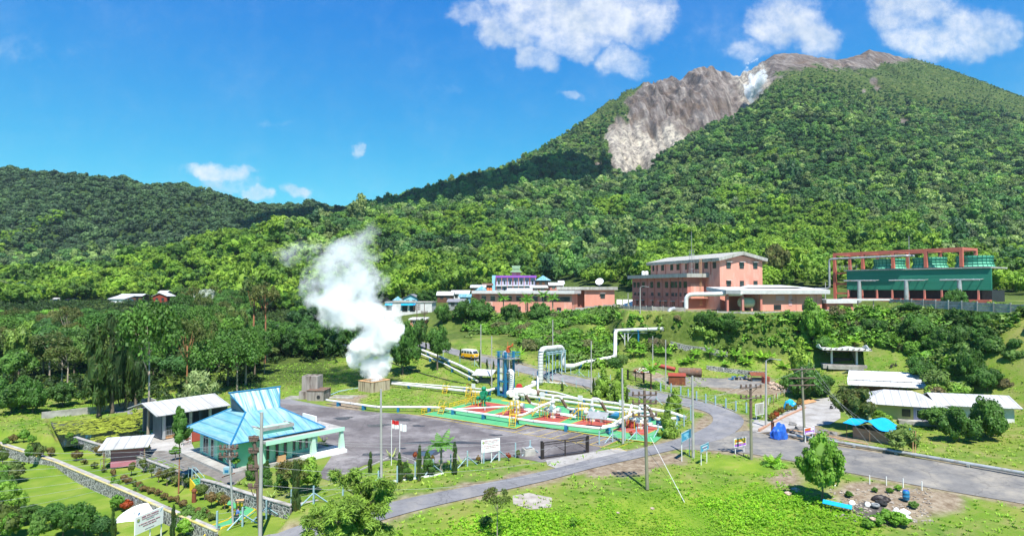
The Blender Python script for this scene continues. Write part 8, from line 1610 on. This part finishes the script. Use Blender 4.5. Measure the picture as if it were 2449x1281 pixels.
a, b = P(1968, 1212, -.5), P(2038, 1226, -.6); t = T('blue_sheet', 'long narrow bright blue sheet on short stakes in the rubbish plot', 'sheet', tuple(a)); s_ = (b - a).normalized(); n_ = Vector((-s_.y, s_.x, 0)) * .35; MB().slab([a + Vector((0, 0, .5)) - n_, b + Vector((0, 0, .45)) - n_, b + Vector((0, 0, .6)) + n_, a + Vector((0, 0, .65)) + n_], .04).obj('sheet', 'tarp', t, world=True); q = MB(); [q.cyl(a.lerp(b, k), a.lerp(b, k) + Vector((0, 0, .55)), .03, n=4) for k in (.05, .35, .65, .95)]; q.obj('stake', 'wood', t, world=True)
p = P(2167, 1194, -.1); t = T('blue_barrel', 'blue plastic barrel at the right photo edge', 'barrel', tuple(p)); MB().lathe((0, 0, 0), [(.25, 0), (.29, .1), (.3, .3), (.32, .33), (.3, .36), (.3, .6), (.32, .63), (.29, .8), (.24, .86)], 16).obj('drum', 'blue', t, smooth=True); MB().lathe((0, 0, .86), [(.22, 0), (.22, .03)], 12).obj('lid', 'tarpdeep', t)
for i, (px, py) in enumerate(((2094, 1210), (2103, 1203), (2112, 1206))): t = T('old_tyre', ('leftmost worn grey tyre lying in the rubbish', 'middle dark tyre in the rubbish heap', 'right dark tyre in the rubbish heap')[i], 'tyre', tuple(P(px, py, -.3))); MB().lathe((0, 0, .12), [(.2, -.1), (.33, -.12), (.38, 0), (.33, .12), (.2, .1), (.2, -.1)], 16).obj('tyre', 'greymetal' if i == 0 else 'tyre', t, smooth=True)
for i, (px, py, sx) in enumerate(((2144, 1232, .4), (2162, 1226, .55), (2165, 1240, .5), (1998, 1168, .6), (1984, 1160, .4), (2075, 1208, .3), (2038, 1204, .3))): heap('rubbish_sack', ('upright white sack at the rubbish plot', 'flat white sack behind the other sacks', 'plump white sack nearest the road side', 'white sack beside the bushy tree', 'crumpled white sheet under the bushy tree', 'small cream bundle in the middle of the plot', 'greenish white bag at the end of the blue sheet')[i], 'sack', tuple(P(px, py, -.4)), (sx, sx * .6), .35 if i else .7, 'white', 20 + i)
p = P(573, 1218, -1.2); t = T('litter_post', 'yellow and brown masonry pillar beside the green garden path', 'pillar', tuple(p), .3); MB().bx(-.3, -.3, 0, .3, .3, .75).obj('shaft', 'yellow', t); MB().bx(-.36, -.36, .75, .36, .36, .9).obj('cap', 'plank', t)
t = T('garden_post', 'brown textured pillar at the foot of the garden steps', 'pillar', tuple(P(464, 1200, -1.2))); MB().cyl((0, 0, 0), (0, 0, 1.0), .22, .18, 9).obj('shaft', 'rust', t); MB().ball((0, 0, 1.1), .25).obj('top', 'rust', t)
# the person on the green path
pe = T('person', 'person in a blue top and dark trousers stepping along the green garden path', 'person', tuple(P(567, 1254, -1.18)), R(35))
def skin(name, verts, edges, radii, mat, parent, root=0, sub=1):
    me = bpy.data.meshes.new(name); me.from_pydata(verts, edges, []); o = link(name, me); o.modifiers.new('s', 'SKIN'); o.modifiers.new('u', 'SUBSURF').levels = sub
    bpy.context.view_layer.update()
    for i, r in enumerate(radii): me.skin_vertices[0].data[i].radius = (r, r)
    me.skin_vertices[0].data[root].use_root = True; dg = bpy.context.evaluated_depsgraph_get(); m2 = bpy.data.meshes.new_from_object(o.evaluated_get(dg)); bpy.data.objects.remove(o); m2.materials.clear(); m2.materials.append(M[mat]); m2.polygons.foreach_set('use_smooth', [True] * len(m2.polygons)); return link(name, m2, parent)
M['skin'] = pm('skin', (.32, .17, .10), rough=.6); M['hair'] = pm('hair', (.015, .012, .01)); M['trouser'] = pm('trouser', (.02, .05, .045)); M['shirt'] = pm('shirt', (.03, .10, .42), (.10, .2, .5), 3)
J = [(0, 0, .84), (.02, 0, 1.05), (.06, 0, 1.27), (.09, 0, 1.38), (.12, 0, 1.47), (.13, 0, 1.56), (0, .09, .80), (.14, .1, .46), (.10, .1, .09), (.22, .1, .05), (0, -.09, .80), (-.10, -.1, .45), (-.32, -.1, .13), (-.24, -.1, .05), (.06, .18, 1.29), (.0, .24, 1.04), (.12, .26, .84), (.16, .26, .75), (.06, -.18, 1.29), (.14, -.24, 1.04), (.30, -.22, .88), (.36, -.21, .80)]
E = [(0, 1), (1, 2), (2, 3), (3, 4), (4, 5), (0, 6), (6, 7), (7, 8), (8, 9), (0, 10), (10, 11), (11, 12), (12, 13), (2, 14), (14, 15), (15, 16), (16, 17), (2, 18), (18, 19), (19, 20), (20, 21)]
Rr = [.12, .12, .13, .055, .085, .085, .09, .06, .04, .035, .09, .06, .04, .035, .055, .042, .032, .02, .055, .042, .032, .02]
skin('body', J, E, Rr, 'skin', pe, sub=2)
skin('shirt', [J[i] for i in (0, 1, 2, 14, 15, 18, 19)], [(0, 1), (1, 2), (2, 3), (3, 4), (2, 5), (5, 6)], [.138, .135, .145, .07, .056, .07, .056], 'shirt', pe, sub=2)
skin('trousers', [J[0], J[6], J[7], J[8], J[10], J[11], J[12]], [(0, 1), (1, 2), (2, 3), (0, 4), (4, 5), (5, 6)], [.135, .1, .075, .055, .1, .075, .055], 'trouser', pe, sub=2)
MB().ball((.115, 0, 1.55), .105, 12, 8, (1.05, .95, 1.05)).obj('hair', 'hair', pe, smooth=True)
for s in (17, 21):
    for k in range(4): MB().tube([Vector(J[s]), Vector(J[s]) + Vector((.02 + .01 * k, 0, -.05 - .004 * (k % 2))), Vector(J[s]) + Vector((.03 + .012 * k, .004, -.085))], .009, 5).obj('finger', 'skin', pe)

# ================================================================ STEAM
def smokehull(name, label, blobs, voxel, mat):
    """closed hull round the billows: overlapping balls fused into one skin, ruffled"""
    q = MB()
    for c, r in blobs: q.ball(c, r, 14, 9)
    me = rawmesh(name, q.v, q.f); o = link(name, me); md = o.modifiers.new('r', 'REMESH'); md.mode = 'VOXEL'; md.voxel_size = voxel
    dg = bpy.context.evaluated_depsgraph_get(); m2 = bpy.data.meshes.new_from_object(o.evaluated_get(dg)); bpy.data.objects.remove(o)
    co_ = np.empty(len(m2.vertices) * 3); m2.vertices.foreach_get('co', co_); co_ = co_.reshape(-1, 3); no = np.empty(len(co_) * 3); m2.vertices.foreach_get('normal', no); no = no.reshape(-1, 3); s = voxel * 2.2
    k = (fbm(co_[:, 0] / s / 2 + co_[:, 1] / s, co_[:, 2] / s / 2 + co_[:, 1] / s / 3, 4, 3))[:, None] * voxel * 1.5; co_ = co_ + no * k; m2.vertices.foreach_set('co', co_.ravel()); m2.materials.append(mat); o = link(name, m2); tag(o, label, kind='stuff'); return o
def smokemat(name, x_pts, r_pts, zlo, zhi, dens, nscale, y0, thick=1.0, aniso=-.25, warp=1.0):
    """density falls away from the centre line of the column; noise eats into its edge"""
    m = bpy.data.materials.new(name); m.use_nodes = True; nt = m.node_tree; nt.nodes.clear(); o = nt.nodes.new('ShaderNodeOutputMaterial'); pv = nt.nodes.new('ShaderNodeVolumePrincipled'); nt.links.new(pv.outputs[0], o.inputs['Volume'])
    pv.inputs['Color'].default_value = (.99, .99, .995, 1); pv.inputs['Anisotropy'].default_value = aniso
    tc = nt.nodes.new('ShaderNodeTexCoord'); sp = nt.nodes.new('ShaderNodeSeparateXYZ'); nt.links.new(tc.outputs['Object'], sp.inputs[0])
    h = mth(nt, 'DIVIDE', mth(nt, 'SUBTRACT', sp.outputs[2], zlo), zhi - zlo, clamp=True)
    def curve(pts, lo, hi):
        c = nt.nodes.new('ShaderNodeFloatCurve'); cu = c.mapping.curves[0]
        while len(cu.points) < len(pts): cu.points.new(.5, .5)
        for p, (a, b) in zip(cu.points, pts): p.location = (a, (b - lo) / (hi - lo))
        c.mapping.update(); nt.links.new(h, c.inputs['Value']); return mth(nt, 'MULTIPLY_ADD', c.outputs[0], hi - lo, lo)
    xc = curve(x_pts, -30, 30); rr = curve(r_pts, 0, 30); dn = curve(dens, 0, 10)
    n1 = noise(nt, tc.outputs['Object'], nscale, 2, .5, out=1); sn = nt.nodes.new('ShaderNodeSeparateColor'); nt.links.new(n1, sn.inputs[0])
    dx = mth(nt, 'DIVIDE', mth(nt, 'SUBTRACT', sp.outputs[0], xc), rr); dy = mth(nt, 'DIVIDE', mth(nt, 'MULTIPLY', mth(nt, 'SUBTRACT', sp.outputs[1], y0), 1 / thick), rr)
    d = mth(nt, 'SQRT', mth(nt, 'MULTIPLY_ADD', dx, dx, mth(nt, 'MULTIPLY', dy, dy)))
    n2 = noise(nt, tc.outputs['Object'], nscale * 1.3, 7, .62)
    e = mth(nt, 'ADD', mth(nt, 'SUBTRACT', .88, d), mth(nt, 'MULTIPLY', mth(nt, 'SUBTRACT', n2, .5), 5.6 * warp))
    den = mth(nt, 'MULTIPLY', mth(nt, 'MULTIPLY', e, 1.25, clamp=True), dn); nt.links.new(den, pv.inputs['Density']); return m
sbx, sby = (P(893, 930, 0).x, P(893, 930, 0).y + .5); col = [(905, 893, 26), (885, 890, 42), (855, 884, 52), (825, 893, 55), (795, 905, 55), (770, 875, 75), (740, 840, 90), (710, 818, 92), (680, 826, 95), (650, 822, 82), (620, 812, 72), (595, 830, 66), (570, 862, 48), (548, 888, 30), (530, 896, 14)]
pts_ = [(D(x, py, sby), r * 1.02 / F * sby) for py, x, r in col]; zlo, zhi = 1.0, pts_[-1][0].z + 1
bl = [((p.x - sbx, 0, p.z), r * 1.16) for p, r in pts_]
SM = smokemat('steam', [((p.z - zlo) / (zhi - zlo), p.x - sbx) for p, r in pts_], [((p.z - zlo) / (zhi - zlo), r) for p, r in pts_], zlo, zhi, [(0, 5), (.22, 3.2), (.38, .8), (.55, .36), (.8, .17), (1, .04)], .17, 0, 1.0)
so_ = smokehull('steam_plume', 'dense white steam billowing from the concrete box and drifting up left', bl, .8, SM); so_.location = (sbx, sby, 0)
w0 = D(700, 600, 125); w1_ = [(-4, 0, 1, 2.4), (-1, 0, 0, 3), (2, .5, .8, 3), (4.5, 0, -.4, 2.2), (-3, 0, 2.4, 2)]
def wispmat(name, den, sc__, thr=.5):
    m = bpy.data.materials.new(name); m.use_nodes = True; nt = m.node_tree; nt.nodes.clear(); o = nt.nodes.new('ShaderNodeOutputMaterial'); pv = nt.nodes.new('ShaderNodeVolumePrincipled'); nt.links.new(pv.outputs[0], o.inputs['Volume']); pv.inputs['Color'].default_value = (1, .995, .99, 1); pv.inputs['Anisotropy'].default_value = -.2
    tc = nt.nodes.new('ShaderNodeTexCoord'); n = noise(nt, tc.outputs['Object'], sc__, 6, .6); gr_ = nt.nodes.new('ShaderNodeVectorMath'); gr_.operation = 'LENGTH'; mp = nt.nodes.new('ShaderNodeMapping'); mp.inputs['Scale'].default_value = m_scale; nt.links.new(tc.outputs['Object'], mp.inputs[0]); nt.links.new(mp.outputs[0], gr_.inputs[0])
    e = mth(nt, 'MULTIPLY', mth(nt, 'SUBTRACT', mth(nt, 'ADD', mth(nt, 'MULTIPLY', mth(nt, 'SUBTRACT', n, thr), 4), .5), gr_.outputs['Value']), den, clamp=False); nt.links.new(mth(nt, 'MAXIMUM', e, 0), pv.inputs['Density']); return m
m_scale = (1 / 7, 1 / 3, 1 / 4); o = smokehull('steam_wisp', 'faint detached wisp of steam drifting left of the main plume', [((a, b, c), r) for a, b, c, r in w1_], .9, wispmat('wisp', .3, .3)); o.location = w0
cy = 1150; c0 = D(1803, 205, cy); k_ = cy / F; m_scale = (1 / (34 * k_), 1 / 40, 1 / (62 * k_))
cs = [((x - 1803) * k_, -10, (205 - y) * k_, r * k_) for x, y, r in [(1812, 258, 12), (1806, 238, 20), (1802, 215, 26), (1800, 190, 28), (1795, 168, 30), (1770, 172, 20), (1780, 155, 22), (1818, 165, 20)]]
o = smokehull('crater_steam', 'white volcanic steam rising in the gully near the summit', [((a, b, c), r * 1.12) for a, b, c, r in cs], 3.5, wispmat('craterwisp', .8, .05, .5)); o.location = c0
# a cloud drifting high over the camera, out of the photograph: its shadow darkens the left shoulder of the mountain
q = MB(); rgc = random.Random(12)
for i in range(46):
    a = rgc.uniform(-1, 1); c_ = Vector((-85 + 180 * a, 840 + 85 * a + rgc.uniform(-95, 70) * (1 - .5 * abs(a)), 140)); c_ = c_ + SD * 1120; q.ball((c_.x, c_.y, c_.z + rgc.uniform(-15, 25)), rgc.uniform(38, 70), 16, 10, (1, 1, .6))
o = q.obj('cloud', pm('cloudwhite', (.9, .9, .92), (.85, .85, .88), .01, .9), smooth=True); o['kind'] = 'structure'
dq = MB(); rgd = random.Random(31)
for i in range(230):
    px, py = rgd.uniform(1985, 2230), rgd.uniform(1168, 1248); p = gp(px, py, .03); dq.box(tuple(p), (rgd.uniform(.08, .4), rgd.uniform(.06, .25), rgd.uniform(.03, .12)), rgd.uniform(0, 3), rgd.uniform(-.4, .4))
tag(dq.obj('debris', pm('debris', (.42, .38, .32), (.16, .12, .09), 3, .9)), 'small scattered litter and broken bits over the rubbish plot', kind='stuff')
for px, py, r in ((2120, 1250, 1.0), (2096, 1256, .8), (2150, 1258, 1.1), (2075, 1262, .7), (2185, 1215, .6), (2030, 1188, .5), (2128, 1178, .45), (2148, 1172, .45), (2092, 1176, .4)):
    tree('plot_bush', 'low leafy bush at the edge of the rubbish plot', gp(px, py), r * 1.1, r, 'leafy', clear=.05, cat='bush', group='bushes round the rubbish plot')
# ---------------------------------------------------------------- the air between here and the far hills
hm = bpy.data.materials.new('haze'); hm.use_nodes = True; ht_ = hm.node_tree; ht_.nodes.clear(); ho = ht_.nodes.new('ShaderNodeOutputMaterial'); hv = ht_.nodes.new('ShaderNodeVolumePrincipled')
hv.inputs['Color'].default_value = (.62, .80, 1.0, 1); hv.inputs['Density'].default_value = .00005; hv.inputs['Anisotropy'].default_value = 0; ht_.links.new(hv.outputs[0], ho.inputs['Volume'])
hz_ = MB().bx(-5200, -60, -160, 5200, 4300, 640).obj('haze', hm); hz_['kind'] = 'stuff'; hz_['label'] = 'thin bluish air in front of the far hills'
bpy.context.view_layer.update()
